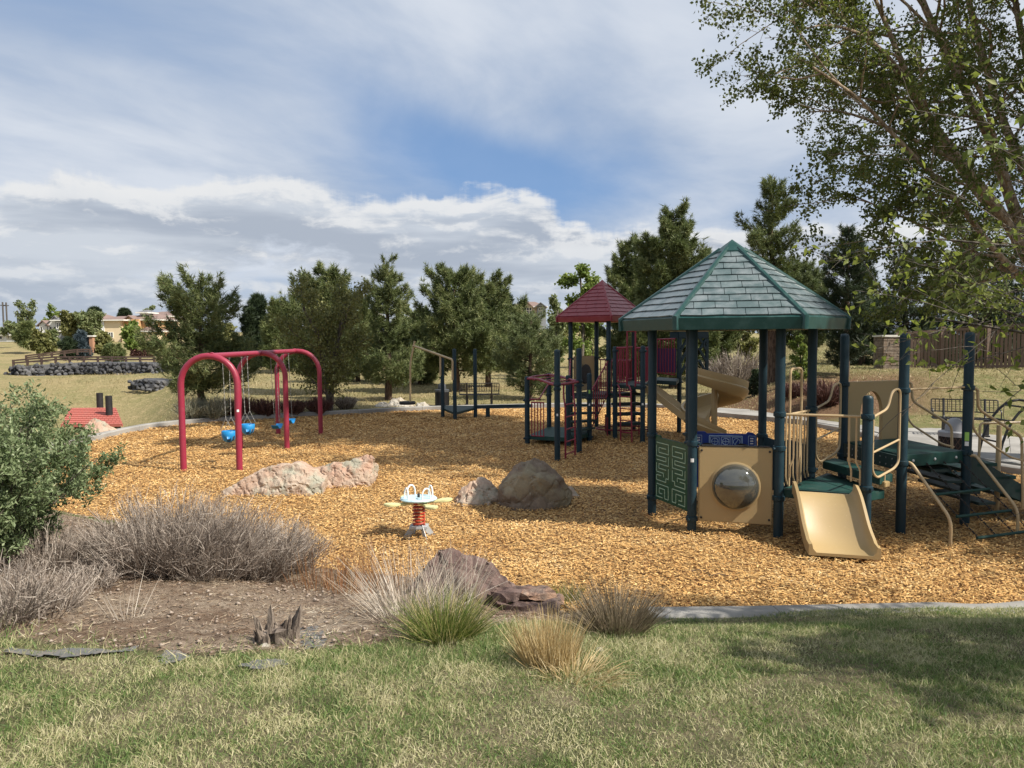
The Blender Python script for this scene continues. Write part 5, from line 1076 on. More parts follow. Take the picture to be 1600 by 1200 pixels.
def twig_shrub(name, loc, n, rad, H, spread, w, m, label, cat='shrub', group=None, sub=5, lean=(0, 0), m2=None, crown=1.0):
    loc = Vector(loc); a = rng.uniform(0, 2 * np.pi, n); r_ = rad * np.sqrt(rng.random(n)); out = np.stack([np.cos(a), np.sin(a), np.zeros(n)], 1)
    b = np.array(loc) + out * r_[:, None] * 0.45; b[:, 2] -= 0.03
    d = unit(out * (spread * (r_ / rad) ** 0.8)[:, None] + np.array([lean[0], lean[1], 1.0]) + rng.normal(0, 0.20, (n, 3))); Ls = H * rng.uniform(0.7, 1.05, n) * (1 - 0.12 * r_ / rad)
    bend = np.stack([rng.normal(0, .06, n), rng.normal(0, .06, n), rng.uniform(-.02, .10, n)], 1) * Ls[:, None]
    v0, f0 = ribbons(b, d, Ls, w * rng.uniform(0.7, 1.4, n), bend, 3, 0.35); parts = [(v0, f0)]
    for lvl in range(2):
        i = rng.integers(0, n, n * sub); t = rng.uniform(0.25, 0.95, len(i))[:, None]; p = b[i] + d[i] * Ls[i][:, None] * t + bend[i] * t * t
        d2 = unit(d[i] + rng.normal(0, 0.36 + 0.2 * lvl, (len(i), 3)) + np.array([0, 0, 0.15])); L2 = Ls[i] * rng.uniform(0.12, 0.42, len(i)) * (1.1 - t[:, 0] * 0.6)
        parts.append(ribbons(p, d2, L2, w * 0.62 * rng.uniform(0.6, 1.2, len(i)), rng.normal(0, 0.03, (len(i), 3)), 2, 0.3))
    t = thing(name, loc, label, cat, group); mesh_from(parts, 'twigs', M[m], t); return t
# --- trees
def skeleton(p, d, L, r, lvl, out, prm):
    """recursive branches; out[lvl] collects (5 points, radii)"""
    pts = [np.array(p, float)]; dd = np.array(d, float); K = 4; seg = L / K
    for i in range(K):
        dd = dd + np.random.default_rng(len(out[lvl]) * 31 + i + lvl * 977 + prm['seed'] * 13).normal(0, prm['wob'], 3) + np.array([0, 0, prm['trop'][lvl]]); dd /= np.linalg.norm(dd); pts.append(pts[-1] + dd * seg)
    rad = [r * (1 - 0.62 * i / K) for i in range(K + 1)]; out[lvl].append((np.array(pts), np.array(rad)))
    if lvl + 1 >= len(out): return
    g_ = np.random.default_rng(len(out[lvl]) * 17 + lvl * 131 + prm['seed']); n = prm['n'][lvl]; ph = g_.uniform(0, 6.28)
    for i in range(n):
        t = prm['t0'][lvl] + (0.99 - prm['t0'][lvl]) * ((i + g_.uniform(0.1, 0.9)) / n); q = t * K; j = min(int(q), K - 1); pp = pts[j] + (pts[j + 1] - pts[j]) * (q - j)
        ax = pts[j + 1] - pts[j]; ax /= np.linalg.norm(ax); ph += 2.399 + g_.normal(0, 0.3); u = np.cross(ax, [0.31, 0.2, 0.93]); u /= np.linalg.norm(u) + 1e-9; w = np.cross(ax, u)
        an = R(prm['ang'][lvl]) * g_.uniform(0.7, 1.25); nd = ax * math.cos(an) + (u * math.cos(ph) + w * math.sin(ph)) * math.sin(an); nd = nd + np.array(prm.get('bias', (0, 0, 0))) * (1 if lvl == 0 else 0.3); nd /= np.linalg.norm(nd)
        skeleton(pp, nd, L * prm['ratio'][lvl] * g_.uniform(0.7, 1.15) * (1.0 - prm.get('tap', 0.45) * t), max(r * 0.45 * (1 - 0.5 * t), 0.003), lvl + 1, out, prm)
def leaves_on(segs, per, Lf, wf, spread=0.06, t0=0.1, droop=0.3):
    PT = np.array([s[0] for s in segs]); n = len(PT); i = np.repeat(np.arange(n), per); t = rng.uniform(t0, 1.0, len(i)) * 3.999; j = t.astype(int); fr = (t - j)[:, None]
    p = PT[i, j] * (1 - fr) + PT[i, j + 1] * fr + rng.normal(0, spread, (len(i), 3)); ax = unit(rng.normal(0, 1, (len(i), 3)) + np.array([0, 0, -droop])); return leaves(p, ax, rdir(len(i)), Lf * rng.uniform(0.65, 1.25, len(i)), wf * rng.uniform(0.7, 1.2, len(i)), 0.2)
def wood(out, name, m, parent, lv, sides=6):
    parts = [tubes(np.array([s[0] for s in out[l]]), np.array([s[1] for s in out[l]]), max(3, sides - l)) for l in lv if out[l]]
    if parts: v, f = join(parts); return npmesh(name, v, f, M[m], parent, smooth=True)
def broadleaf(name, base, H, Rr, label, m='leaf_dull', bark='bark_grey', seed=1, leafn=9, leaf=(0.10, 0.07), trunks=1, group=None, n=(9, 6, 4), cat='tree', lean=(0, 0), fork=0.18):
    t = thing(name, base, label, cat, group); out = [[], [], [], []]
    prm = dict(seed=seed, wob=0.10, trop=(0.02, 0.06, 0.0, -0.02), n=n, t0=(fork, 0.2, 0.1), ang=(48, 42, 45), ratio=(min(0.75, 1.05 * Rr / H), 0.5, 0.5), tap=0.35)
    for k in range(trunks):
        a = 2 * math.pi * k / trunks + seed; s = 0.0 if trunks == 1 else 0.16; skeleton(np.array(base) - [0, 0, 0.1], np.array([math.cos(a) * s + lean[0], math.sin(a) * s + lean[1], 1.0]), H * 0.92, H * 0.018 + 0.015, 0, out, prm)
    wood(out, 'trunk', bark, t, [0]); wood(out, 'branches', bark, t, [1, 2] if H < 40 else [1])
    segs = out[3] + out[2]; v, f = leaves_on(segs, leafn, leaf[0], leaf[1], 0.10 * Rr / 2, 0.15)
    npmesh('crown', v, f, M[m], t); return t
def pine(name, base, H, Rr, label, m='needle', seed=1, c0=0.12, prof=None, dens=1.0, nl=0.20, nw=0.022, lean=(0, 0), group=None, cat='pine tree', droop=0.0, ragged=0.25, trunkm='bark'):
    t = thing(name, base, label, cat, group); g_ = np.random.default_rng(seed); base = np.array(base, float)
    prof = prof or (lambda t: math.sin(math.pi * min(1, (0.16 + 0.84 * t)) ** 0.72) ** 0.65 if t < 0.92 else 0.25)
    tk = np.array([base + [lean[0] * H * k / 4 + g_.normal(0, 0.008 * H), lean[1] * H * k / 4, H * k / 4 * 0.985 - (0.1 if k == 0 else 0)] for k in range(5)]); tr = np.array([H * 0.020 + 0.03] * 5) * np.array([1.15, 0.9, 0.66, 0.4, 0.1])
    v, f = tubes(tk[None], tr[None], 8); npmesh('trunk', v, f, M[trunkm], t, smooth=True)
    limbs = []; z = c0; step = 0.34 / H * (1 + 0.03 * H)
    while z < 0.985:
        q = z * 4; j = min(3, int(q)); p = tk[j] + (tk[j + 1] - tk[j]) * (q - j); tt_ = (z - c0) / (1 - c0); rr_ = 1.12 * Rr * prof(tt_); nb = 6 if tt_ < 0.85 else 5; ph = g_.uniform(0, 6.28)
        for i in range(nb):
            a = ph + 2 * math.pi * i / nb + g_.normal(0, 0.35); p = tk[j] + (tk[j + 1] - tk[j]) * (q - j) + np.array([0, 0, g_.normal(0, step * H * 0.35)]); L_ = rr_ * g_.uniform(1 - ragged * 1.6, 1 + ragged); up0 = (0.10 + 0.55 * tt_ ** 1.5) - droop; o = np.array([math.cos(a), math.sin(a), 0]); pts = []
            for s in range(5): s = s / 4; pts.append(p + o * L_ * s + np.array([0, 0, L_ * (up0 * s + (-0.18 * (1 - tt_)) * s * (1 - s) * 2 + 0.16 * s * s)]))
            limbs.append((np.array(pts), np.array([0.022, 0.018, 0.014, 0.01, 0.005]) * (0.5 + L_ / 2), L_))
        z += step * g_.uniform(0.8, 1.2)
    PT = np.array([l[0] for l in limbs]); RD = np.array([l[1] for l in limbs]); LL_ = np.array([l[2] for l in limbs]); v, f = tubes(PT, RD, 4); npmesh('limbs', v, f, M[trunkm], t, smooth=True)
    cnt = np.maximum(4, (LL_ ** 1.15 * 44 * dens).astype(int)); i = np.repeat(np.arange(len(limbs)), cnt); u = g_.random(len(i)) ** 0.62; s = (0.16 + 0.84 * u) * 3.999; j = s.astype(int); fr = (s - j)[:, None]; p = PT[i, j] * (1 - fr) + PT[i, j + 1] * fr
    ax = unit(PT[i, 4] - PT[i, 0]); side = unit(np.cross(ax, np.array([0, 0, 1.0]))) * g_.uniform(-1, 1, (len(i), 1)); ext = (LL_[i] * 0.46 * (1.2 - u))[:, None]; p = p + side * ext + np.array([0, 0, 1.0]) * g_.normal(0.03, 0.14, (len(i), 1)) * (0.5 + LL_[i][:, None] * 0.35) - ax * np.abs(side) * ext * 0.2
    td = unit(ax * 0.9 + side * 0.9 + np.array([0, 0, 0.45]) + g_.normal(0, 0.3, (len(i), 3))); kk = 15; P2_ = np.repeat(p, kk, 0); T2 = np.repeat(td, kk, 0); n = len(P2_)
    al = g_.random((n, 1)) * 0.16; nd = unit(T2 * 0.75 + g_.normal(0, 0.62, (n, 3))); v, f = tris(P2_ - T2 * al, nd, nl * g_.uniform(0.6, 1.15, n), nw * g_.uniform(0.7, 1.3, n))
    npmesh('crown', v, f, M[m], t); return t
def px_tree(px, D, ytop, ybase=None, hw=30):
    """base point, height, radius from photograph pixels at distance D"""
    tp = P(px, ytop, D); zb_ = z1(tp.x, D) if ybase is None else P(px, ybase, D).z; return (tp.x, D, zb_), tp.z - zb_, hw * D / FPX
cone = lambda t: (1 - t) ** 0.75 * 0.98 + 0.03
ogive = lambda t: max(0.06, (1 - t ** 2.2) * (0.72 + 0.28 * math.sin(t * 7)))
def P_(fn, px, D, yt, hw, label, yb=None, **k):
    b, H, r_ = px_tree(px, D, yt, yb, hw); return fn(k.pop('name'), b, H, r_, label, **k)
rnd_prof = lambda t: max(0.10, math.sin(math.pi * (0.10 + 0.86 * t) ** 0.8) ** 0.55 * (1 - 0.35 * t))
P_(pine, 310, 25.0, 431, 84, 'full ponderosa pine right behind the near crimson arch', name='pine_tree', seed=3, c0=0.24, prof=lambda t: (0.98 if t < 0.45 else 0.98 - (t - 0.45) * 1.45) * (0.8 + 0.2 * math.sin(t * 11)) , dens=1.25, ragged=0.3)
P_(pine, 503, 36.0, 417, 62, 'tall pine rising behind the twiggy olive tree', name='pine_tree', seed=5, c0=0.15, prof=rnd_prof, dens=1.0, nl=0.26, nw=0.03)
P_(broadleaf, 512, 26.6, 452, 88, 'twiggy olive-brown deciduous tree between the swings and the tall pine', name='deciduous_tree', m='leaf_olive', bark='bark_grey', seed=8, leafn=12, leaf=(0.10, 0.06), trunks=3, n=(10, 7, 5), fork=0.12)
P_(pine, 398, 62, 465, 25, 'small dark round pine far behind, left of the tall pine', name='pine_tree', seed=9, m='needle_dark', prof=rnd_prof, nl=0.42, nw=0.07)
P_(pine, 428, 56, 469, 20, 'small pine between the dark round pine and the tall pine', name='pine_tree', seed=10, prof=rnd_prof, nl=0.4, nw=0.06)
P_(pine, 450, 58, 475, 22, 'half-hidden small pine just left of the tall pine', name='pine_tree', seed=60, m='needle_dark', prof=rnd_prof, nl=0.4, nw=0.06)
P_(pine, 603, 31.5, 414, 52, 'narrow pointed pine with a dark trunk left of the disc spinner', name='pine_tree', seed=12, c0=0.17, prof=lambda t: (0.95 if t < 0.25 else (0.72 - 0.1 * t) if t < 0.75 else 0.62 - (t - 0.75) * 1.7) * (0.86 + 0.14 * math.sin(t * 13)), dens=1.2)
P_(pine, 556, 44, 468, 42, 'pine glimpsed between the olive tree and the narrow pine', name='pine_tree', seed=13, nl=0.3, nw=0.04, prof=rnd_prof)
P_(pine, 712, 36, 425, 70, 'broad dark pine behind the disc spinner posts', name='pine_tree', seed=14, c0=0.20, prof=lambda t: (1.0 if t < 0.5 else 1.0 - (t - 0.5) * 1.6) * (0.85 + 0.15 * math.sin(t * 9)), dens=1.1, nl=0.25, nw=0.03)
P_(pine, 763, 39, 440, 58, 'second broad pine, right of the one behind the spinner posts', name='pine_tree', seed=15, c0=0.2, prof=rnd_prof, dens=1.1, nl=0.26, nw=0.032)
P_(pine, 655, 42, 490, 50, 'low pine filling the gap behind the hanging pole', name='pine_tree', seed=16, c0=0.1, prof=rnd_prof, nl=0.28, nw=0.035)
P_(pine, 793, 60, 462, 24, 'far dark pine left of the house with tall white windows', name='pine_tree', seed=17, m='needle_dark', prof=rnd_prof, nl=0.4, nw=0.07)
P_(pine, 828, 31, 498, 56, 'sparse sage-green pine left of the red roof', name='pine_tree', seed=18, m='needle_light', c0=0.16, prof=rnd_prof, dens=1.0, ragged=0.35)
P_(broadleaf, 905, 46, 408, 46, 'bright green cottonwood behind the red roof', name='cottonwood_tree', m='leaf_spring', seed=21, leafn=14, leaf=(0.20, 0.16), n=(11, 7, 5))
P_(broadleaf, 868, 50, 470, 34, 'lower bright green tree left of the cottonwood', name='deciduous_tree', m='leaf_dull', seed=22, leafn=12, leaf=(0.20, 0.14), n=(10, 6, 4))
P_(pine, 1052, 38, 334, 66, 'big dark pine between the red and green roofs', name='pine_tree', seed=23, c0=0.1, prof=lambda t: (0.95 if t < 0.5 else 0.95 - (t - 0.5) * 1.25) * (0.84 + 0.16 * math.sin(t * 12)), dens=1.0, nl=0.28, nw=0.036)
P_(pine, 982, 42, 378, 46, 'dark pine just right of the red roof peak', name='pine_tree', seed=24, m='needle', c0=0.1, prof=rnd_prof, nl=0.28, nw=0.036)
P_(pine, 1110, 44, 430, 46, 'pine behind the green roof', name='pine_tree', seed=25, m='needle', c0=0.1, prof=rnd_prof, nl=0.3, nw=0.04)
P_(pine, 1208, 30.0, 272, 60, 'tallest pine with an open crown above the green roof', name='pine_tree', seed=27, c0=0.30, prof=lambda t: (0.92 if t < 0.35 else 0.95 - (t - 0.35) * 1.0) * (0.80 + 0.20 * math.sin(t * 14)) if t < 0.9 else 0.28, dens=0.95, ragged=0.32, nl=0.22, nw=0.024)
P_(pine, 1262, 40, 412, 40, 'grey-green pine showing right of the green roof peak', name='pine_tree', seed=28, m='needle_light', c0=0.15, prof=rnd_prof, nl=0.26, nw=0.034)
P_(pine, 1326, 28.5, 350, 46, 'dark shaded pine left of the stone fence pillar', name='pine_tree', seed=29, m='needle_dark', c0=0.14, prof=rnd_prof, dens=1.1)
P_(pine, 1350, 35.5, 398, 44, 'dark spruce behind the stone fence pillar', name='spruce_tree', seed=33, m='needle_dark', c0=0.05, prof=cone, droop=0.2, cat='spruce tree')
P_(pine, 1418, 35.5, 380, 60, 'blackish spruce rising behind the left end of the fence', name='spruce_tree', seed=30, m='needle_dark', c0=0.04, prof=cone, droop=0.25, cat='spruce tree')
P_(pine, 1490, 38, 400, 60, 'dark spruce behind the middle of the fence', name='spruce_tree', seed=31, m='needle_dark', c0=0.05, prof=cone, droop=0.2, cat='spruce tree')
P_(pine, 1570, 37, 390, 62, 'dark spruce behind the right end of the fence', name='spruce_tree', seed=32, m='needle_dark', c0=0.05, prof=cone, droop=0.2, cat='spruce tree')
P_(broadleaf, 1540, 36, 330, 85, 'leafy tree behind the fence at the right', name='deciduous_tree', m='leaf_dull', seed=34, leafn=12, leaf=(0.16, 0.11), n=(11, 7, 5))
# the multi-stemmed cottonwood at the right
CT = P(1700, 720, 15.0); cw = thing('cottonwood_tree', (CT.x, CT.y, z1(CT.x, CT.y)), 'tall multi-stemmed cottonwood leaning in from the right edge with tan bark', 'tree')
F0 = P(1640, 470, 15.0)
stems = [[F0, P(1576, 304, 14.9), P(1556, 236, 14.8), P(1497, 118, 14.6), P(1438, 0, 14.4), P(1395, -150, 14.3), P(1370, -330, 14.2)],
         [F0, P(1632, 340, 15.3), P(1597, 256, 15.4), P(1562, 180, 15.5), P(1512, 0, 15.8), P(1480, -200, 16), P(1460, -420, 16.2)],
         [F0, P(1565, 330, 14.3), P(1499, 253, 14.0), P(1441, 169, 13.8), P(1408, 95, 13.6), P(1384, 37, 13.5), P(1330, -90, 13.2)],
         [F0, P(1655, 330, 15.8), P(1618, 160, 16.3), P(1585, 0, 16.8), P(1570, -200, 17.2), P(1560, -420, 17.5)],
         [F0, P(1690, 300, 14.6), P(1720, 100, 14.4), P(1740, -150, 14.2), P(1750, -400, 14.0)],
         [F0, P(1560, 400, 13.6), P(1492, 310, 13.0), P(1400, 215, 12.6), P(1340, 150, 12.2), P(1270, 105, 12.0)],
         [F0, P(1600, 380, 16.5), P(1520, 300, 17.2), P(1440, 170, 17.8), P(1360, 60, 18.2), P(1300, -60, 18.5)],
         [F0, P(1570, 420, 15.6), P(1480, 370, 15.8), P(1390, 330, 16.0), P(1320, 300, 16.0)],
         [P(1441, 169, 13.8), P(1400, 100, 13.2), P(1350, 52, 12.9), P(1290, 36, 12.7), P(1240, 50, 12.6)],
         [P(1499, 253, 14.0), P(1431, 219, 13.6), P(1364, 189, 13.3), P(1310, 172, 13.1), P(1265, 175, 13.0)],
         [P(1492, 310, 13.0), P(1430, 300, 13.4), P(1370, 270, 13.6), P(1310, 255, 13.8)],
         [P(1560, 400, 13.6), P(1490, 395, 13.8), P(1420, 385, 14.0), P(1350, 370, 14.0)],
         [P(1600, 430, 14.5), P(1530, 440, 14.4), P(1470, 450, 14.2), P(1420, 440, 14.0)],
         [P(1560, 236, 14.8), P(1530, 130, 14.0), P(1470, 60, 13.4), P(1380, -30, 13.0), P(1260, -70, 12.8)],
         [P(1460, -300, 16.2), P(1440, -500, 16.4), P(1400, -700, 16.6), P(1380, -850, 16.8)],
         [P(1560, -300, 17.5), P(1570, -500, 17.6), P(1580, -700, 17.8), P(1590, -880, 18.0)],
         [P(1370, -330, 14.2), P(1350, -500, 14.0), P(1320, -660, 14.0)],
         [P(1750, -400, 14.0), P(1700, -600, 14.4), P(1680, -800, 14.8)]]
tb = MB(); tb.tube([Vector(cw.location) - Vector((0, 0, .1)), lerp(cw.location, F0, 0.5) + Vector((0.05, 0, 0)), F0], [0.34, 0.29, 0.26], 14); tb.build('trunk', M['bark_cotton'], cw)
out = [[], [], [], []]; g_ = np.random.default_rng(5); fine = []
for k, s in enumerate(stems):
    r0 = (0.115, 0.115, 0.10, 0.10, 0.12, 0.06, 0.075, 0.05, 0.04, 0.04, 0.03, 0.03, 0.03, 0.045, 0.05, 0.05, 0.04, 0.05)[k]; pts = fillet(s, 0.6, 3); b = MB(); n = len(pts); b.tube(pts, [r0 * (1 - 0.72 * i / (n - 1)) for i in range(n)], 8); b.build('stem', M['bark_cotton'], cw)
    A = [np.array(p) for p in s]; seg = [np.linalg.norm(A[i + 1] - A[i]) for i in range(len(A) - 1)]; T = sum(seg); nb = int(T * 2.3)
    for i in range(nb):
        u = ((0.14 if k < 8 else 0.02) + (0.86 if k < 8 else 0.97) * (i + 0.5) / nb) * T; j = 0
        while j < len(seg) - 1 and u > seg[j]: u -= seg[j]; j += 1
        p = A[j] + (A[j + 1] - A[j]) * min(1, u / seg[j]); ax = (A[j + 1] - A[j]) / seg[j]
        d = g_.normal(0, 0.55, 3) + np.array([-0.55, 0.0, 0.05]) + ax * 0.35
        if p[0] > 9 and g_.random() < 0.4: d[0] = abs(d[0])
        d /= np.linalg.norm(d)
        skeleton(p, d, g_.uniform(1.5, 2.7) * (0.62 if k in (7, 9, 10, 11, 12) else 0.8 if k in (4, 8, 5) else 1.0), r0 * 0.26, 1, out, dict(seed=k * 50 + i, wob=0.13, trop=(0, 0.02, 0.0, -0.04), n=(0, 6, 5), t0=(0, 0.2, 0.15), ang=(0, 42, 45), ratio=(0, 0.42, 0.48), tap=0.35))
wood(out, 'branches', 'bark_cotton', cw, [1, 2, 3], 6)
v1 = leaves_on(out[3], 11, 0.068, 0.055, 0.045, 0.1, 0.4); v2 = leaves_on(out[2], 9, 0.068, 0.055, 0.05, 0.3, 0.4); print('cw leaves', len(v1[1]) // 2 + len(v2[1]) // 2)
def enlarge_for_shade(v):  # leaves above the view are enlarged so the crown casts denser shade
    q = v[0].reshape(-1, 4, 3); c_ = q.mean(1, keepdims=True); k_ = 1 + 2.6 * sst(11.5, 13.0, c_[..., 2:3]); return ((q - c_) * k_ + c_).reshape(-1, 3), v[1]
mesh_from([enlarge_for_shade(v1), enlarge_for_shade(v2)], 'crown', M['leaf_cotton'], cw)
# unseen cottonwoods, inferred from their shade and placed to cast it; leaves oversized
for k, (x, y, H, r_, lab) in enumerate(((14.0, 8.4, 14.5, 4.6, 'unseen tall cottonwood placed past the right edge, shading the green-roofed structure'), (15.2, 13.2, 25, 6.4, 'unseen tall cottonwood placed farther right, shading the red-roofed structure'), (13.4, 10.6, 20, 5.0, 'unseen cottonwood added between the other two past the right edge, shading the middle of the mulch'))):
    broadleaf('cottonwood_tree', (x, y, z1(x, y)), H, r_, lab, m='leaf_cotton', bark='bark_cotton', seed=70 + k, leafn=(19, 40, 30)[k], leaf=((0.20, 0.16), (0.38, 0.32), (0.34, 0.28))[k], n=((13, 7, 5), (17, 8, 5), (16, 8, 5))[k], fork=(0.2, 0.36, 0.36)[k])
# ash sapling whose branches hang into the frame at the right
ab = (6.6, 4.9, z1(6.6, 4.9)); at_ = thing('ash_tree', ab, 'small near tree reaching in from the right with large bright leaves and bare twigs', 'tree'); out = [[], [], [], []]
prm = dict(seed=91, wob=0.09, trop=(0.02, 0.02, 0.0, -0.03), n=(9, 5, 4), t0=(0.3, 0.2, 0.15), ang=(55, 42, 45), ratio=(0.42, 0.5, 0.5), tap=0.3)
skeleton(np.array(ab) - [0, 0, .1], (0.0, 0, 1), 5.0, 0.09, 0, out, prm)
wood(out, 'trunk', 'bark_grey', at_, [0])
n0 = len(out[2])
reach = [((6.2, 4.95, 2.2), (-1, 0.18, 0.50), 3.0), ((6.2, 4.95, 2.4), (-1, 0.10, 0.40), 3.1), ((6.3, 4.9, 2.0), (-1, 0.30, 0.40), 3.0), ((6.3, 4.9, 2.7), (-1, 0.24, 0.42), 2.9), ((6.3, 4.9, 2.7), (-1, 0.1, 0.35), 2.8), ((6.2, 5.1, 2.9), (-1, 0.4, 0.25), 3.0), ((6.2, 5.1, 2.1), (-1, 0.2, 0.30), 2.9), ((6.2, 5.2, 2.3), (-1, 0.45, 0.18), 3.0)]
for k, (p, d, L_) in enumerate(reach):
    skeleton(p, np.array(d) / np.linalg.norm(d), L_, 0.022, 1, out, dict(prm, seed=95 + k, n=(0, 9, 5), ang=(0, 38, 42)))
bare = [[], [], [], []]
for k, (p, d, L_) in enumerate((((6.4, 5.2, 1.7), (-1, 0.25, 0.33), 3.2), ((6.4, 5.2, 1.6), (-1, 0.1, 0.26), 3.3), ((6.4, 5.0, 1.8), (-1, 0.35, 0.36), 2.8))):
    skeleton(p, np.array(d) / np.linalg.norm(d), L_, 0.016, 1, bare, dict(prm, seed=120 + k, n=(0, 6, 5), ang=(0, 40, 42), wob=0.13))
wood(out, 'branches', 'bark_grey', at_, [1, 2, 3], 5); wood(bare, 'bare_twigs', 'bark_grey', at_, [1, 2, 3], 5)
v1 = leaves_on(out[3], 6, 0.080, 0.040, 0.03, 0.1, 0.5); v2 = leaves_on(out[2], 6, 0.080, 0.040, 0.03, 0.3, 0.5); v3 = leaves_on(bare[3][::6], 1, 0.06, 0.03, 0.01)
mesh_from([v1, v2, v3], 'crown', M['leaf_big'], at_)

broadleaf('shade_tree', (7.3, 3.7, z1(7.3, 3.7)), 5.6, 2.3, 'unseen dense low tree added just past the right edge for its shade on the lawn', m='leaf_dull', seed=77, leafn=16, leaf=(0.13, 0.10), n=(13, 7, 5), fork=0.3)  # unseen tree added so that its shade falls on the lawn
# shrubs beyond the curb
for i, (px, D, yt, hw, m, lab) in enumerate(((300, 24.2, 620, 20, 'sagebrush', 'silvery sagebrush at the foot of the left pine trunk'), (332, 24.4, 618, 20, 'sagebrush', 'silvery sagebrush right of the left pine trunk'), (372, 25, 616, 24, 'redtwig', 'reddish bare bush behind the bucket swings'), (415, 25.3, 620, 22, 'redtwig', 'reddish bare bush between the crimson legs'), (458, 25.8, 622, 22, 'redtwig', 'reddish bare bush under the olive tree, left'), (498, 26.2, 618, 20, 'redtwig', 'reddish bare bush at the olive tree trunk'), (540, 27.4, 622, 16, 'twig', 'thin dry bush right of the olive tree'),
        (1292, 23.5, 590, 34, 'redtwig', 'dark red twiggy bush under the right end of the green roof'), (1240, 25, 600, 26, 'redtwig', 'low red twiggy bush behind the tan railings'), (1150, 33, 545, 36, 'twig', 'grey dry brush on the slope behind the spiral slide'))):
    b, H, r_ = px_tree(px, D, yt, None, hw); twig_shrub('bush', b, 380, r_ * 1.0, max(0.5, H), 0.75, 0.022 if D < 30 else 0.03, m, lab, 'bush', sub=5)
P_(broadleaf, 1176, 28, 577, 17, 'small dark juniper behind the spiral slide', name='juniper_bush', m='needle_dark', seed=41, leafn=14, leaf=(0.10, 0.06), n=(10, 6, 4), cat='bush', fork=0.05)
P_(broadleaf, 1256, 27, 520, 22, 'yellow-green shrub under the green roof at the right', name='shrub', m='leaf_spring', seed=42, leafn=8, leaf=(0.10, 0.06), n=(10, 6, 4), cat='bush', fork=0.05)
# far left planting
for i, (fn, px, D, yt, yb, hw, kw, lab) in enumerate((
    (broadleaf, 45, 150, 474, 532, 24, dict(name='deciduous_tree', m='leaf_dull'), 'pale grey-green tree at the far left skyline'),
    (broadleaf, 78, 158, 482, 530, 17, dict(name='deciduous_tree', m='leaf_spring'), 'bright green tree right of the pale far left tree'),
    (pine, 40, 108, 505, 537, 13, dict(name='juniper_tree', m='needle', prof=rnd_prof, nl=0.7, nw=0.14, c0=0.02), 'dark rounded juniper on the far left lawn'),
    (broadleaf, 12, 120, 508, 528, 14, dict(name='deciduous_tree', m='leaf_dull'), 'low tree at the far left edge'),
    (broadleaf, 66, 86, 527, 558, 26, dict(name='shrub', m='leaf_olive', cat='shrub', fork=0.05), 'wide olive shrub at the left end of the rail fence'),
    (broadleaf, 86, 92, 518, 550, 15, dict(name='shrub', m='leaf_dull', cat='shrub', fork=0.05), 'grey-green shrub behind the wide olive shrub'),
    (broadleaf, 112, 118, 490, 540, 17, dict(name='willow_tree', m='leaf_olive', trunks=3), 'left olive willow with pale trunks in front of the houses'),
    (broadleaf, 140, 118, 487, 540, 17, dict(name='willow_tree', m='leaf_dull', trunks=3), 'right olive willow with pale trunks beside the orange house'),
    (pine, 127, 86, 518, 555, 14, dict(name='spruce_tree', m='needle_blue', prof=cone, nl=0.5, nw=0.10, c0=0.03, cat='spruce tree'), 'small blue spruce left of the brick pillar'),
    (pine, 108, 85, 532, 556, 14, dict(name='juniper_bush', m='needle_dark', prof=rnd_prof, nl=0.5, nw=0.1, c0=0.02, cat='bush'), 'black-green juniper left of the blue spruce'),
    (broadleaf, 160, 87, 526, 554, 17, dict(name='shrub', m='leaf_olive', cat='shrub', fork=0.05), 'red-green shrub right of the brick pillar'),
    (broadleaf, 203, 86, 509, 552, 23, dict(name='deciduous_tree', m='leaf_spring', fork=0.08), 'round green tree in front of the orange house'),
    (pine, 178, 84, 540, 566, 14, dict(name='juniper_bush', m='needle', prof=rnd_prof, nl=0.45, nw=0.1, c0=0.02, cat='bush'), 'sprawling juniper under the round green tree'),
    (broadleaf, 232, 185, 478, 520, 13, dict(name='deciduous_tree', m='leaf_dull'), 'far tree over the roofs beside the left pine'),
    (pine, 148, 175, 484, 520, 10, dict(name='pine_tree', m='needle_dark', prof=rnd_prof, nl=0.9, nw=0.2), 'far dark tree behind the willow tops'),
    (pine, 195, 185, 484, 520, 9, dict(name='pine_tree', m='needle_dark', prof=rnd_prof, nl=0.9, nw=0.2), 'far dark tree behind the orange house roof'))):
    P_(fn, px, D, yt, hw, lab, yb=yb, seed=100 + i, **({**kw, **(dict(leafn=9, leaf=(0.42, 0.30), n=(9, 6, 3)) if fn is broadleaf else {})}))
for i, (px, D, yt, hw, lab) in enumerate(((575, 60, 485, 26, 'far low tree in the gap right of the tall pine'), (640, 62, 478, 26, 'far green tree beside the narrow pine'), (870, 70, 515, 40, 'far scrub tree on the hillside left of the red roof'), (815, 95, 488, 22, 'far bright tree below the white-windowed house'), (1165, 60, 505, 34, 'far grey scrub under the tallest pine'), (1130, 70, 520, 30, 'far scrub behind the spiral slide hood'), (930, 60, 500, 34, 'far scrub behind the red tower'), (1010, 58, 500, 44, 'far dense tree behind the red tower railings'), (350, 75, 505, 30, 'far tree behind the left pine'))):
    P_(broadleaf, px, D, yt, hw, lab, name='deciduous_tree', m='leaf_dull' if i % 2 else 'leaf_olive', seed=200 + i, leafn=10, leaf=(0.30, 0.2), n=(9, 6, 3), fork=0.06)

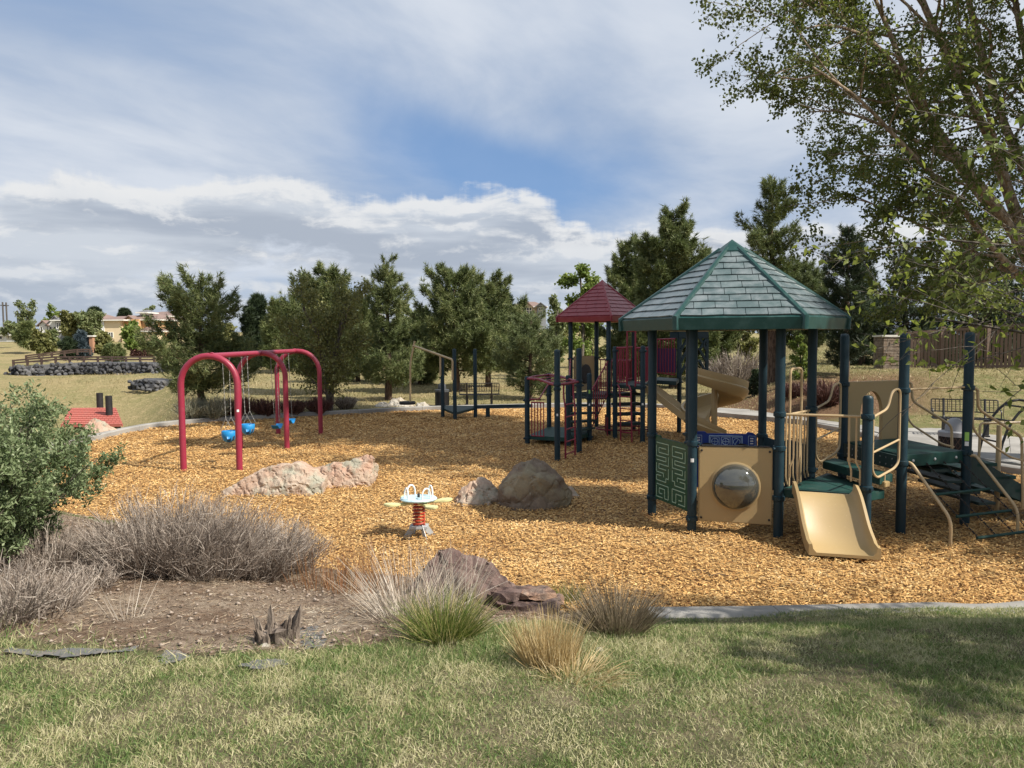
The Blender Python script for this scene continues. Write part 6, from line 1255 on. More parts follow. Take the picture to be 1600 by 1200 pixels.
# foreground shrubs, brush and grasses
sx_, sy_ = -4.92, 6.4; zb_ = z1(sx_, sy_); gs = thing('willow_shrub', (sx_, sy_, zb_), 'large dense green shrub with narrow leaves filling the left edge', 'shrub'); out = [[], [], [], []]
for k in range(52):
    a = 2.4 * k; s = 0.15 + 0.85 * math.sqrt((k + 0.5) / 52); skeleton((sx_ + 0.3 * s * math.cos(a), sy_ + 0.3 * s * math.sin(a), zb_ - 0.05), np.array([math.cos(a) * s * 1.0, math.sin(a) * s * 1.0, 1.0]) / math.hypot(s, 1), 1.54 * (1 - 0.16 * s) * (1 + 0.05 * math.sin(k * 1.7)), 0.012, 0, out, dict(seed=300 + k, wob=0.09, trop=(0.03, 0.05, 0.03, 0.0), n=(10, 5, 3), t0=(0.03, 0.15, 0.1), ang=(42, 34, 36), ratio=(0.27, 0.55, 0.6), tap=0.3))
wood(out, 'stems', 'bark_grey', gs, [0, 1, 2], 5); v1 = leaves_on(out[3], 9, 0.050, 0.018, 0.02, 0.05, -0.5); v2 = leaves_on(out[2], 10, 0.050, 0.018, 0.025, 0.1, -0.5); print('shrub leaves', len(v1[1]) // 2 + len(v2[1]) // 2)
mesh_from([v1, v2], 'foliage', M['shrubleaf'], gs)
for i, (px, py, n, r_, H, lab) in enumerate(((225, 902, 340, 0.36, 0.68, 'leftmost mauve-grey brush behind the soil bed, beside the green shrub'), (262, 902, 420, 0.5, 0.84, 'tall mauve-grey brush second from the green shrub'), (330, 905, 420, 0.5, 0.82, 'mauve-grey brush in the middle of the row'), (396, 908, 380, 0.46, 0.74, 'mauve-grey brush right of the middle of the row'), (446, 900, 280, 0.36, 0.62, 'rightmost mauve-grey brush, next to the rusty weeds'), (140, 925, 90, 0.25, 0.28, 'low pale brush against the green shrub'))):
    twig_shrub('brush', GT(px, py), n, r_, H, 0.85, 0.0075, 'twig', lab, 'brush', 'mauve-grey brush along the bed', 7)
twig_shrub('brush', GT(70, 896), 260, 0.42, 0.5, 0.9, 0.008, 'twig', 'shadowed brush between the green shrub and the long brush row', 'brush', None, 5)
twig_shrub('brush', GT(10, 975), 240, 0.40, 0.46, 0.8, 0.008, 'twig', 'dark wiry brush at the lower left corner under the green shrub', 'brush', None, 5)
twig_shrub('brush', GT(75, 962), 150, 0.30, 0.38, 0.9, 0.007, 'twig', 'thin wiry brush right of the lower left corner brush', 'brush', None, 5)
fan_clump('bunch_grass', GT(694, 998), 1200, 0.17, 0.38, 0.75, 0.006, 'clump_green', 'bright green bunch grass in front of the mauve boulder', 'grass clump', 0.25)
fan_clump('bunch_grass', GT(640, 972), 330, 0.22, 0.66, 0.85, 0.006, 'wisp', 'bleached wispy grass fanning left of the green bunch grass', 'grass clump', 0.15)
fan_clump('bunch_grass', GT(708, 952), 160, 0.22, 0.60, 0.5, 0.006, 'wisp', 'bleached wispy stems standing over the mauve boulder', 'grass clump', 0.1)
fan_clump('bunch_grass', GT(856, 1040), 800, 0.15, 0.35, 0.38, 0.006, 'clump_tan', 'straw-yellow bunch grass in front of the layered rock', 'grass clump', 0.10)
fan_clump('bunch_grass', GT(905, 1060), 300, 0.17, 0.24, 1.1, 0.006, 'clump_tan', 'flattened straw grass spilling onto the lawn', 'grass clump', 0.5, lean=(0.35, -0.1))
fan_clump('bunch_grass', GT(962, 985), 1000, 0.19, 0.40, 0.75, 0.006, 'clump_grey', 'grey-brown bunch grass at the end of the visible curb', 'grass clump', 0.2)
fan_clump('bunch_grass', GT(885, 952), 260, 0.10, 0.32, 0.6, 0.008, 'clump_green', 'small dark green tuft behind the grey-brown bunch grass', 'grass clump', 0.15)
fan_clump('bunch_grass', GT(200, 972), 26, 0.10, 0.42, 0.9, 0.006, 'wisp', 'few bare white stems standing in the soil bed', 'dry stems', 0.05)
for i, (px, py, n, wh) in enumerate(((505, 928, 90, 'second patch from the grey brush, in front'), (545, 935, 100, 'front middle patch, straight below the spring rocker shadow'), (585, 930, 90, 'front patch left of the white wisps'), (620, 925, 70, 'patch touching the mauve boulder'), (560, 905, 80, 'rear patch on the mulch edge'), (480, 915, 50, 'patch touching the grey brush'))):
    fan_clump('rusty_weed', GT(px, py), n, 0.20, 0.52, 0.10, 0.0055, 'redweed', 'rusty upright weed stalks, ' + wh, 'weed', 0.04, group='rusty weeds by the mulch edge')
# stump
st_ = thing('tree_stump', GT(432, 1006), 'short splintered grey tree stump in the soil bed', 'stump'); c = Vector(st_.location); r_ = random.Random(3)
rock('stump_core', tuple(c), [(0.13 * math.cos(a) * r_.uniform(.8, 1.1), 0.10 * math.sin(a), z * r_.uniform(.7, 1.2)) for a in [k * 0.7 for k in range(9)] for z in (-0.04, 0.09)] + [(0.02, 0, 0.13), (-0.05, 0.02, 0.12)], 'stump', None, cuts=4, amp=0.03, fr=9, seed=77, parent=st_, smooth_it=0)
for i in range(30):
    a = 2.4 * i; rr_ = 0.015 + 0.11 * math.sqrt(i / 30); x, y = c.x + rr_ * math.cos(a) * 0.95, c.y + rr_ * math.sin(a) * 0.8; h = (0.24, 0.22, 0.20, 0.16)[i % 4] * r_.uniform(0.35, 1.0) * (0.9 if i > 3 else 0.5) + 0.03; w = r_.uniform(0.014, 0.032); lx_, ly_ = r_.uniform(-0.05, 0.05) + math.cos(a) * 0.02, r_.uniform(-0.04, 0.04)
    if i in (14, 21): h = 0.26; w = 0.035
    pts = [(x + w * math.cos(q) * 1.4, y + w * math.sin(q) * 0.8, c.z - 0.05) for q in (0.2, 1.5, 2.8, 4.1, 5.3)] + [(x + w * 0.9 * math.cos(q) + lx_ * 0.6, y + w * 0.6 * math.sin(q) + ly_ * 0.6, c.z + h * r_.uniform(0.5, 0.9)) for q in (0.4, 2.0, 3.8, 5.2)] + [(x + lx_, y + ly_, c.z + h)]
    rock('wood_splinter', (0, 0, 0), pts, 'stump', None, cuts=3, amp=0.012, fr=12, seed=50 + i, parent=st_, smooth_it=0)
for s in (-1, 1):
    b = MB(); b.tube([c + Vector((s * 0.05, 0, 0.02)), c + Vector((s * 0.16, -0.06, 0.0)), c + Vector((s * 0.26, -0.10, -0.03))], [0.035, 0.022, 0.008], 7); b.build('root', M['stump'], st_)
def ground_sheet(name, pxs, m, lab, cat, lift=0.022):
    pts = [GT(*p) for p in pxs]; poly = np.array([[p.x, p.y] for p in pts]); x0, y0 = poly.min(0); x1, y1 = poly.max(0); sx2 = np.arange(x0, x1, 0.035); sy2 = np.arange(y0, y1, 0.035); gx, gy = np.meshgrid(sx2, sy2)
    gx = gx + rng.normal(0, 0.006, gx.shape); gy = gy + rng.normal(0, 0.006, gy.shape); k = inside(gx.ravel(), gy.ravel(), poly).reshape(gx.shape); q = k[:-1, :-1] & k[1:, :-1] & k[1:, 1:] & k[:-1, 1:]; i_ = np.arange(gx.size).reshape(gx.shape)
    F_ = np.stack([i_[:-1, :-1], i_[:-1, 1:], i_[1:, 1:], i_[1:, :-1]], -1)[q]
    if not len(F_): return
    z = zt(gx.ravel(), gy.ravel()).reshape(gx.shape) + 0.008 + bumps(gx, gy) * np.clip(dist(gx.ravel(), gy.ravel(), BED).reshape(gx.shape) / 0.3, 0, 1) + np.vectorize(lambda a, b_: mnoise.noise(Vector((a * 9, b_ * 9, 1))))(gx, gy) * 0.008
    o = npmesh(name, np.stack([gx, gy, z], -1).reshape(-1, 3), F_, M[m], loc=tuple(pts[0]), smooth=True); tag(o, lab, cat)
ground_sheet('weed_fabric', [(0, 1018), (60, 1020), (110, 1016), (170, 1018), (225, 1012), (215, 1022), (150, 1030), (120, 1038), (60, 1034), (0, 1032)], 'fabric', 'long strip of bare grey weed fabric at the left lawn edge', 'weed fabric', 0.05)
ground_sheet('weed_fabric', [(238, 1030), (255, 1020), (290, 1022), (300, 1030), (278, 1040), (250, 1042)], 'fabric', 'small bare patch of weed fabric left of the stump', 'weed fabric', 0.05)
ground_sheet('weed_fabric', [(455, 985), (500, 982), (515, 1000), (510, 1018), (470, 1018)], 'fabric', 'grey weed fabric patch right of the stump', 'weed fabric', 0.05)
ground_sheet('weed_fabric', [(350, 1045), (400, 1038), (455, 1034), (450, 1046), (400, 1054)], 'fabric', 'torn weed fabric edge below the stump', 'weed fabric', 0.05)

# ================================================================== GROUND COVER
def bladefield(n, xr, yr, keep, L, w, m, name, pw=1.0, k=2, upb=0.55, lift=0.0, bendk=0.5):
    x, y = scatter(n, *xr, *yr, keep, pw); n = len(x); z = zt(x, y) + (lift if not callable(lift) else lift(x, y)); a = rng.uniform(0, 2 * np.pi, n); o = np.stack([np.cos(a), np.sin(a), np.zeros(n)], 1); d = unit(o * rng.uniform(0.1, 1.2, (n, 1)) + np.array([0, 0, upb + 0.45]))
    hn = 1 + 0.22 * np.sin(x * 2.3 + 1.3 * np.sin(y * 1.9)) * np.sin(y * 2.9 + x); Ls = (L(x, y) if callable(L) else L) * rng.uniform(0.5, 1.3, n) * hn
    v, f = ribbons(np.stack([x, y, z - 0.006], 1), d, Ls, w * rng.uniform(0.6, 1.4, n), (o * 0.5 - np.array([0, 0, 1.0])) * (Ls * rng.uniform(0, bendk, n))[:, None], k, 0.15); o_ = npmesh(name, v, f, M[m]); tag(o_, kind='stuff'); print(name, n); return o_
OUT2 = offset(EDGE, CURB_W - 0.09)
lawn = lambda x, y: ~inside(x, y, OUT2) & (~inside(x, y, OUT) | (x > 2.2)) & ~inside(x, y, BED) & in_view(x, y, 1.2) & (y < 8.5)
bladefield(880000, (-6, 8), (2.3, 7.9), lawn, lambda x, y: 0.042 + 0.035 * np.exp(-((x + 0.4) / 1.3) ** 2 - ((y - 4.9) / 0.7) ** 2), 0.0045, 'blade', 'lawn_grass', 1.3)
bladefield(9000, (-7, 2.5), (4.2, 5.6), lambda x, y: (dist(x, y, BED) < 0.28) & in_view(x, y, 1), 0.10, 0.006, 'blade', 'edge_grass', 1.0, 3)
on_bed = lambda x, y: 0.022 + bumps(x, y) * np.clip(dist(x, y, BED) / 0.3, 0, 1)
bladefield(80000, (-11, 2.0), (4.7, 12.5), lambda x, y: inside(x, y, BED) & in_view(x, y, 1.0), 0.055, 0.006, 'litter', 'dead_litter', 1.0, 1, -0.36, on_bed)
bladefield(5000, (-11, 2.0), (6.6, 11.5), lambda x, y: inside(x, y, BED) & in_view(x, y, 1.0) & (dist(x, y, EDGE) < 1.0), 0.13, 0.006, 'clump_grey', 'bed_weeds', 1.0, 2, 0.4, on_bed)
bladefield(75000, (-40, 30), (19, 68), lambda x, y: ~inside(x, y, OUT) & in_view(x, y, 2) & (dist(x, y, OUT) > 0.1) & ((x < 8) | (y > 24)), lambda x, y: 0.07 + 0.0022 * y, 0.028, 'drygrass', 'field_grass', 1.3, 2)
bladefield(30000, (7, 30), (16, 32), lambda x, y: ~inside(x, y, OUT) & in_view(x, y, 2) & ~inside(x, y, np.array(walk)) & (y > 17 + 0.0 * x), 0.07, 0.02, 'drygrass', 'slope_grass', 1.0, 2)
x, y = scatter(14000, -11, 2, 4.7, 13, lambda x, y: inside(x, y, BED) & in_view(x, y, 1)); n = len(x); s = 0.004 + 0.020 * rng.random(n) ** 3; cst = np.stack([x, y, zt(x, y) + on_bed(x, y) - 0.004 + s * 0.2], 1)
oc = np.array([[1, 0, 0], [-1, 0, 0], [0, 1, 0], [0, -1, 0], [0, 0, 0.6], [0, 0, -0.6]]); of = np.array([[0, 2, 4], [2, 1, 4], [1, 3, 4], [3, 0, 4], [2, 0, 5], [1, 2, 5], [3, 1, 5], [0, 3, 5]])
V = (cst[:, None] + (oc[None] * s[:, None, None] * rng.uniform(0.6, 1.2, (n, 6, 1)))).reshape(-1, 3); F_ = (of[None] + (np.arange(n) * 6)[:, None, None]).reshape(-1, 3); tag(npmesh('bed_gravel', V, F_, M['pebble']), kind='stuff')
# a few stray twigs lying on the mulch and the lawn
for i, (px, py, L_) in enumerate(((1105, 900, 0.28), (128 + 950, 893, 0.2), (648, 655, 0.5))):
    c = G(px, py, 0.03); b = MB(); b.tube([c, c + Vector((L_ * 0.5, 0.03, 0.015)), c + Vector((L_, -0.06, 0.0))], 0.005, 5); tag(b.build('stick', M['bark'], loc=c), ['thin dark stick lying on the sunny mulch near the curb', 'short dark stick on the mulch beside the longer stick', 'bare dry stem on the mulch before the far curb'][i], 'stick')

# ================================================================== BUILDINGS, WALLS, FENCES
def at(px, py, D): return P(px, py, D)
def window(parent, x0, x1, z0, z1_, y, m='trim', nx=1, nz=1):
    """framed window on a wall facing -y at depth y"""
    b = MB(); w = min(0.14, (x1 - x0) * 0.12)
    b.box(((x0 + x1) / 2, y - 0.05, z0), (x1 - x0, 0.1, w)); b.box(((x0 + x1) / 2, y - 0.05, z1_), (x1 - x0, 0.1, w))
    for i in range(nx + 1): b.box((x0 + (x1 - x0) * i / nx, y - 0.05, (z0 + z1_) / 2), (w, 0.097, z1_ - z0))
    for i in range(1, nz): b.box(((x0 + x1) / 2, y - 0.045, z0 + (z1_ - z0) * i / nz), (x1 - x0, 0.08, w * 0.8))
    f = b.build('window', M[m], parent, smooth=False); b = MB(); b.box(((x0 + x1) / 2, y - 0.012, (z0 + z1_) / 2), (x1 - x0 - 0.02, 0.02, z1_ - z0 - 0.02)); b.build('pane', M['window'], f, smooth=False)
def hip(parent, x0, x1, y0, y1, z0, z1_, m, ov=0.5, ridge=0.35, name='roof'):
    a, b_, c, d = x0 - ov, x1 + ov, y0 - ov, y1 + ov; ym = (c + d) / 2; k = (b_ - a) * ridge / 2; xm = (a + b_) / 2
    b = MB(); v = [(a, c, z0), (b_, c, z0), (b_, d, z0), (a, d, z0), (xm - k, ym, z1_), (xm + k, ym, z1_)]; b.add(v, [(0, 1, 5, 4), (1, 2, 5), (2, 3, 4, 5), (3, 0, 4), (3, 2, 1, 0)])
    r_ = b.build(name, M[m], parent, smooth=False); b = MB()
    for p, q_ in ((v[0], v[1]), (v[1], v[2]), (v[3], v[0])): b.bar((p[0], p[1], p[2] - 0.06), (q_[0], q_[1], q_[2] - 0.06), 0.12, 0.22)
    b.build('fascia', M['trim'], r_, smooth=False); return r_
def gable_y(parent, x0, x1, y0, y1, z0, z1_, m, wallm, ov=0.4):
    """ridge runs away from the camera, gable faces it"""
    xm = (x0 + x1) / 2; b = MB(); b.slab([(x0, y0, z0), (x1, y0, z0), (xm, y0, z1_ - 0.1)], (0, 0.2, 0)); b.build('gable_wall', M[wallm], parent, smooth=False); b = MB()
    for xa in (x0 - ov, x1 + ov):
        za = z0 - (z1_ - z0) * ov / (xm - x0); b.slab([(xa, y0 - ov, za), (xm, y0 - ov, z1_), (xm, y1, z1_), (xa, y1, za)], (0, 0, 0.18))
    return b.build('roof', M[m], parent, smooth=False)
def wallbox(parent, x0, x1, y0, y1, z0, z1_, m, name='wall'):
    b = MB(); b.box(((x0 + x1) / 2, (y0 + y1) / 2, (z0 + z1_) / 2), (x1 - x0, y1 - y0, z1_ - z0)); return b.build(name, M[m], parent, smooth=False)
X_ = lambda px, D: at(px, 528, D).x
Zy = lambda py, D, px=150: at(px, py, D).z
# orange and cream house
D = 140; h = thing('house', (X_(200, D), D, Zy(536, D)), 'orange and cream two-storey house with brown hip roofs behind the round green tree', 'house'); zb_ = Zy(540, D)
wallbox(h, X_(155, D), X_(189, D), D, D + 10, zb_, Zy(500.5, D), 'stucco_cream'); wallbox(h, X_(155, D), X_(164, D), D - 0.15, D + 2, zb_, Zy(501, D), 'siding_white', 'side_bay')
wallbox(h, X_(189, D), X_(238, D), D + 1.5, D + 11, zb_, Zy(500, D), 'stucco_orange'); wallbox(h, X_(204, D), X_(216, D), D + 0.4, D + 2, zb_, Zy(499, D), 'stucco_orange', 'bay'); wallbox(h, X_(197, D), X_(250, D), D - 1.5, D + 1, zb_, Zy(519, D), 'stucco_cream', 'lower_wall')
hip(h, X_(155, D), X_(192, D), D, D + 10, Zy(500, D), Zy(493, D), 'roof_brown'); hip(h, X_(187, D), X_(240, D), D + 1.5, D + 11, Zy(499.5, D), Zy(489, D), 'roof_brown'); hip(h, X_(222, D), X_(250, D), D - 1.5, D + 3, Zy(518, D), Zy(511, D), 'roof_brown', name='porch_roof'); gable_y(h, X_(190, D), X_(206, D), D + 1.2, D + 6, Zy(500, D), Zy(494, D), 'roof_brown', 'stucco_orange')
wallbox(h, X_(203, D), X_(215, D), D + 4, D + 7, Zy(492, D), Zy(487.5, D), 'trim', 'cupola'); hip(h, X_(201, D), X_(217, D), D + 3.5, D + 7.5, Zy(487.5, D), Zy(482.5, D), 'roof_grey', ov=0.2, ridge=0.1, name='cupola_roof')
for a, b_, c_, d_ in ((199, 203, 506, 502), (208, 211, 504.5, 501), (213, 215.5, 508, 503), (229, 235, 507, 502)): window(h, X_(a, D), X_(b_, D), Zy(c_, D), Zy(d_, D), D + (1.5 if a in (199, 229) else 0.4))
for a, b_ in ((166, 169.5), (170, 177)): window(h, X_(a, D), X_(b_, D), Zy(528, D), Zy(519.5, D), D, 'trim', 2, 1)
for c_ in (530, 520, 510): window(h, X_(157, D), X_(161, D), Zy(c_, D), Zy(c_ - 6, D), D - 0.15)
# white house with brown roof
D = 150; h = thing('house', (X_(80, D), D, Zy(535, D)), 'white house with brown gabled roof and balcony at the far left', 'house'); zb_ = Zy(535, D)
wallbox(h, X_(62, D), X_(74, D), D, D + 8, zb_, Zy(507, D), 'siding_white'); wallbox(h, X_(75.6, D), X_(92, D), D, D + 8, zb_, Zy(506, D), 'siding_white'); gable_y(h, X_(62, D), X_(75.5, D), D, D + 8, Zy(507, D), Zy(501, D), 'roof_brown', 'siding_white'); gable_y(h, X_(75.6, D), X_(100, D), D, D + 9, Zy(506, D), Zy(494, D), 'roof_grey', 'siding_white')
wallbox(h, X_(92, D), X_(105, D), D - 1, D + 8, zb_, Zy(500, D), 'siding_grey'); hip(h, X_(90, D), X_(108, D), D - 1, D + 8, Zy(500, D), Zy(493, D), 'roof_grey')
for a, b_ in ((78, 82), (85, 89)): window(h, X_(a, D), X_(b_, D), Zy(519, D), Zy(510, D), D)
window(h, X_(64, D), X_(67, D), Zy(519, D), Zy(510, D), D); window(h, X_(94, D), X_(100, D), Zy(513, D), Zy(504, D), D - 1, nx=2)
b = MB(); [b.box((X_(q_, D), D - 2, (zb_ + Zy(517, D)) / 2), (0.3, 0.3, Zy(517, D) - zb_)) for q_ in (90, 98)]; b.box((X_(94, D), D - 1.5, Zy(517, D)), (2.2, 1.4, 0.25)); b.build('balcony', M['trim'], h, smooth=False)
# brown-roofed house behind the willows
D = 145; h = thing('house', (X_(128, D), D, Zy(535, D)), 'dark-walled house with long brown roof hidden behind the willows', 'house'); wallbox(h, X_(104, D), X_(152, D), D, D + 10, Zy(538, D), Zy(498, D), 'siding_tan'); hip(h, X_(104, D), X_(152, D), D, D + 10, Zy(498, D), Zy(487.5, D), 'roof_brown')
for a in (108, 116, 146): window(h, X_(a, D), X_(a + 4, D), Zy(512, D), Zy(503, D), D)
D = 170; h = thing('house', (X_(235, D), D, Zy(532, D)), 'house with low brown roofs partly behind the left pine', 'house'); wallbox(h, X_(224, D), X_(262, D), D, D + 12, Zy(535, D), Zy(494.5, D), 'stucco_cream'); hip(h, X_(222, D), X_(264, D), D, D + 12, Zy(494.5, D), Zy(486, D), 'roof_brown')
window(h, X_(240, D), X_(246, D), Zy(506, D), Zy(499, D), D)
D = 160; h = thing('house', (X_(2, D), D, Zy(530, D)), 'grey-roofed house cut off by the left edge', 'house'); wallbox(h, X_(-25, D), X_(10, D), D, D + 10, Zy(532, D), Zy(522, D), 'siding_white'); hip(h, X_(-27, D), X_(13, D), D, D + 10, Zy(522, D), Zy(508, D), 'roof_grey')
window(h, X_(-4, D), X_(4, D), Zy(529, D), Zy(524, D), D)
# hilltop house with tall white windows
D = 150; zc = lambda py: at(828, py, D).z; h = thing('house', (X_(828, D), D, zc(512)), 'hilltop house with tall white-framed windows left of the red roof', 'house'); zb_ = zc(520)
wallbox(h, X_(804, D), X_(813, D), D - 1, D + 9, zb_, zc(484), 'siding_tan'); wallbox(h, X_(813.2, D), X_(839, D), D, D + 9, zb_, zc(478.5), 'siding_tan'); wallbox(h, X_(839.2, D), X_(853, D), D - 0.5, D + 9, zb_, zc(479), 'siding_grey')
hip(h, X_(802, D), X_(852, D), D + 0.3, D + 10, zc(479), zc(469.5), 'roof_brown'); gable_y(h, X_(818, D), X_(831, D), D - 0.6, D + 4, zc(479), zc(473), 'roof_brown', 'siding_tan'); gable_y(h, X_(803, D), X_(813.5, D), D - 1.4, D + 4, zc(484), zc(480), 'roof_brown', 'siding_tan'); gable_y(h, X_(838, D), X_(851, D), D - 1, D + 4, zc(479), zc(474), 'roof_grey', 'siding_grey')
window(h, X_(819, D), X_(831, D), zc(491), zc(480), D - 0.05, 'trim', 3, 2); window(h, X_(805, D), X_(812, D), zc(489), zc(485.2), D - 1.05, 'trim', 2, 1); window(h, X_(827, D), X_(831, D), zc(498), zc(492), D - 0.05, 'trim', 1, 1); window(h, X_(842, D), X_(848, D), zc(486), zc(481), D - 0.55, 'trim', 2, 1); window(h, X_(805, D), X_(810, D), zc(499), zc(491), D - 1.05)
for nm, px, yr, D, w_, lab, wm in (('house', 571, 481, 120, 16, 'sliver of a house roof between the tall pine and the narrow pine', 'siding_grey'), ('house', 652, 487, 110, 16, 'pale house wall glimpsed right of the narrow pine', 'stucco_cream'), ('house', 792, 473, 190, 22, 'brown roof just visible left of the hilltop house', 'siding_tan')):
    h = thing(nm, (X_(px, D), D, at(px, 520, D).z), lab, 'house'); wallbox(h, X_(px - w_ / 2, D), X_(px + w_ / 2, D), D, D + 8, at(px, 525, D).z, at(px, yr + 8, D).z, wm); hip(h, X_(px - w_ / 2, D), X_(px + w_ / 2, D), D, D + 8, at(px, yr + 8, D).z, at(px, yr, D).z, 'roof_brown')
    window(h, X_(px - 3, D), X_(px + 2, D), at(px, yr + 18, D).z, at(px, yr + 11, D).z, D)
for i, (px, yt, lab) in enumerate(((4, 472, 'left tall utility pole at the left edge'), (9.5, 472.5, 'right tall utility pole at the left edge'), (27, 485, 'short utility pole on the left skyline'))):
    p0 = at(px, yt, 190); b = MB(); b.tube([(p0.x, 190, at(px, 530, 190).z), (p0.x, 190, p0.z)], 0.19, 8); b.box((p0.x, 190, p0.z - 0.8), (1.3, 0.2, 0.2)); tag(b.build('utility_pole', M['pole'], loc=(p0.x, 190, 1.5)), lab, 'utility pole')
# boulder retaining walls
def stone_wall(pxs, D, lab, m='rock_dark', rows=5, sc=0.42, depth=0.5, D2=None):
    """pxs: (px, y_top, y_bottom) along the wall"""
    c = at(pxs[0][0], pxs[0][2], D); t = thing('stone_wall', c, lab, 'stone wall'); r_ = random.Random(int(D)); bm = bmesh.new(); N = 0; big = []
    for (a, b_) in zip(pxs[:-1], pxs[1:]):
        Da, Db = a[3], b_[3]; pa, pb_ = at(a[0], a[2], Da), at(b_[0], b_[2], Db); ta, tb_ = at(a[0], a[1], Da), at(b_[0], b_[1], Db); Ln = (pb_ - pa).length; n = max(1, int(Ln / (sc * 1.15)))
        for i in range(n):
            f = (i + 0.5) / n; lo_, hi_ = pa.lerp(pb_, f), ta.lerp(tb_, f); H_ = hi_.z - lo_.z; rw = max(1, round(H_ / (sc * 0.72)))
            for j in range(-1, rw):
                q_ = Vector((lo_.x + r_.uniform(-.12, .12) + (j % 2) * sc * 0.5, lo_.y + 0.14 * j + r_.uniform(-.12, .12), lo_.z + H_ * (j + 0.45) / rw + r_.uniform(-.05, .05)))
                s = sc * r_.uniform(0.40, 0.68); mt = Matrix.Translation(q_) @ Matrix.Rotation(r_.uniform(0, 3), 4, (r_.random(), r_.random(), 1)) @ Matrix.Diagonal((s * r_.uniform(0.9, 1.4), s, s * r_.uniform(0.7, 1.0), 1)); g0 = bmesh.ops.create_icosphere(bm, subdivisions=1, radius=1.0, matrix=mt)
                for v in g0['verts']: v.co += Vector((r_.uniform(-1, 1), r_.uniform(-1, 1), r_.uniform(-1, 1))) * s * 0.16
    me = bpy.data.meshes.new('boulders'); off = Vector(t.location)
    for v in bm.verts: v.co -= off
    bm.to_mesh(me); bm.free(); me.materials.append(M[m]); o = bpy.data.objects.new('boulders', me); C.objects.link(o); o.parent = t; tag(o, kind='stuff')
    bk = MB()
    for (a, b_) in zip(pxs[:-1], pxs[1:]):
        pa, pb_, ta, tb_ = at(a[0], a[2], a[3]), at(b_[0], b_[2], b_[3]), at(a[0], a[1], a[3]), at(b_[0], b_[1], b_[3]); bk.add([pa + Vector((0, .35, -1)), pb_ + Vector((0, .35, -1)), tb_ + Vector((0, .75, -.1)), ta + Vector((0, .75, -.1)), ta + Vector((0, 3, -.05)), tb_ + Vector((0, 3, -.05))], [(0, 1, 2, 3), (3, 2, 5, 4)])
    bk.build('backfill', M['rock_dark'], t, smooth=False); return t
stone_wall([(10, 574, 586, 70), (30, 571, 587, 68.5), (60, 569, 585, 68.5), (95, 567, 583, 69), (125, 566, 577, 70), (160, 566, 580, 69), (200, 566, 584, 68), (228, 567, 587, 67.5), (262, 572, 590, 67)], 69, 'long dark boulder retaining wall across the far left slope')
stone_wall([(200, 593, 600, 58), (225, 593, 605, 57), (258, 596, 608, 57)], 57, 'short dark boulder wall below the long one, left of the pine', sc=0.36)
stone_wall([(352, 558, 572, 66), (378, 556, 574, 66), (410, 560, 576, 67), (440, 562, 575, 68)], 66, 'pale boulder wall seen between the crimson arches', m='rock_greywall', sc=0.5)
# dark rail fence above the wall
def rail_fence(pts, lab):
    c = at(*pts[0][:2], pts[0][3]); t = thing('rail_fence', c, lab, 'fence')
    for i, (px, yb, yt, D) in enumerate(pts):
        a, b_ = at(px, yb, D), at(px, yt, D); bb = MB(); bb.box(((a.x), D, (a.z + b_.z) / 2 - 0.1), (0.16, 0.16, b_.z - a.z + 0.2)); bb.build('post', M['railbrown'], t, smooth=False)
        if i:
            p0 = pts[i - 1]; a0, b0 = at(p0[0], p0[1], p0[3]), at(p0[0], p0[2], p0[3])
            for f in (0.35, 0.85): bb = MB(); bb.bar(a0.lerp(b0, f), a.lerp(b_, f), 0.08, 0.15); bb.build('rail', M['railbrown'], t, smooth=False)
rail_fence([(21 + 22 * i, 570 - 1.8 * min(i, 3), 562 - 1.8 * min(i, 3), 72) for i in range(11)], 'lower dark rail fence directly above the long boulder wall')
rail_fence([(41 + 20 * i, 561 - 2.4 * min(i, 4), 555 - 2.4 * min(i, 4), 78) for i in range(6)], 'upper dark rail fence by the olive shrub')
D = 86; b = MB(); x0, x1 = X_(139, D), X_(144.5, D); bp_ = thing('brick_pillar', ((x0 + x1) / 2, D, Zy(551, D)), 'orange brick pillar with pale cap beside the blue spruce', 'pillar'); wallbox(bp_, x0, x1, D, D + 0.5, Zy(552, D), Zy(526, D), 'brick', 'shaft'); wallbox(bp_, x0 - 0.12, x1 + 0.12, D - 0.12, D + 0.62, Zy(526, D) + 0.002, Zy(524, D), 'trim', 'cap')
for px, yt, yb, w_, m, lab in ((224, 537, 546, 26, 'leaf_spring', 'clipped green hedge right of the round green tree'), (222, 546, 556, 30, 'redtwig', 'clipped red-brown hedge below the green hedge')):
    D = 84; n = 5200; q_ = rng.uniform(-0.5, 0.5, (n, 3)) * np.array([w_ * D / FPX, 1.2, abs(Zy(yt, D) - Zy(yb, D))]) + np.array([X_(px, D), D, (Zy(yt, D) + Zy(yb, D)) / 2]); v, f = leaves(q_, rdir(n), rdir(n), 0.22, 0.15); o = npmesh('hedge', v, f, M[m], loc=(X_(px, D), D, Zy(yb, D))); tag(o, lab, 'hedge')
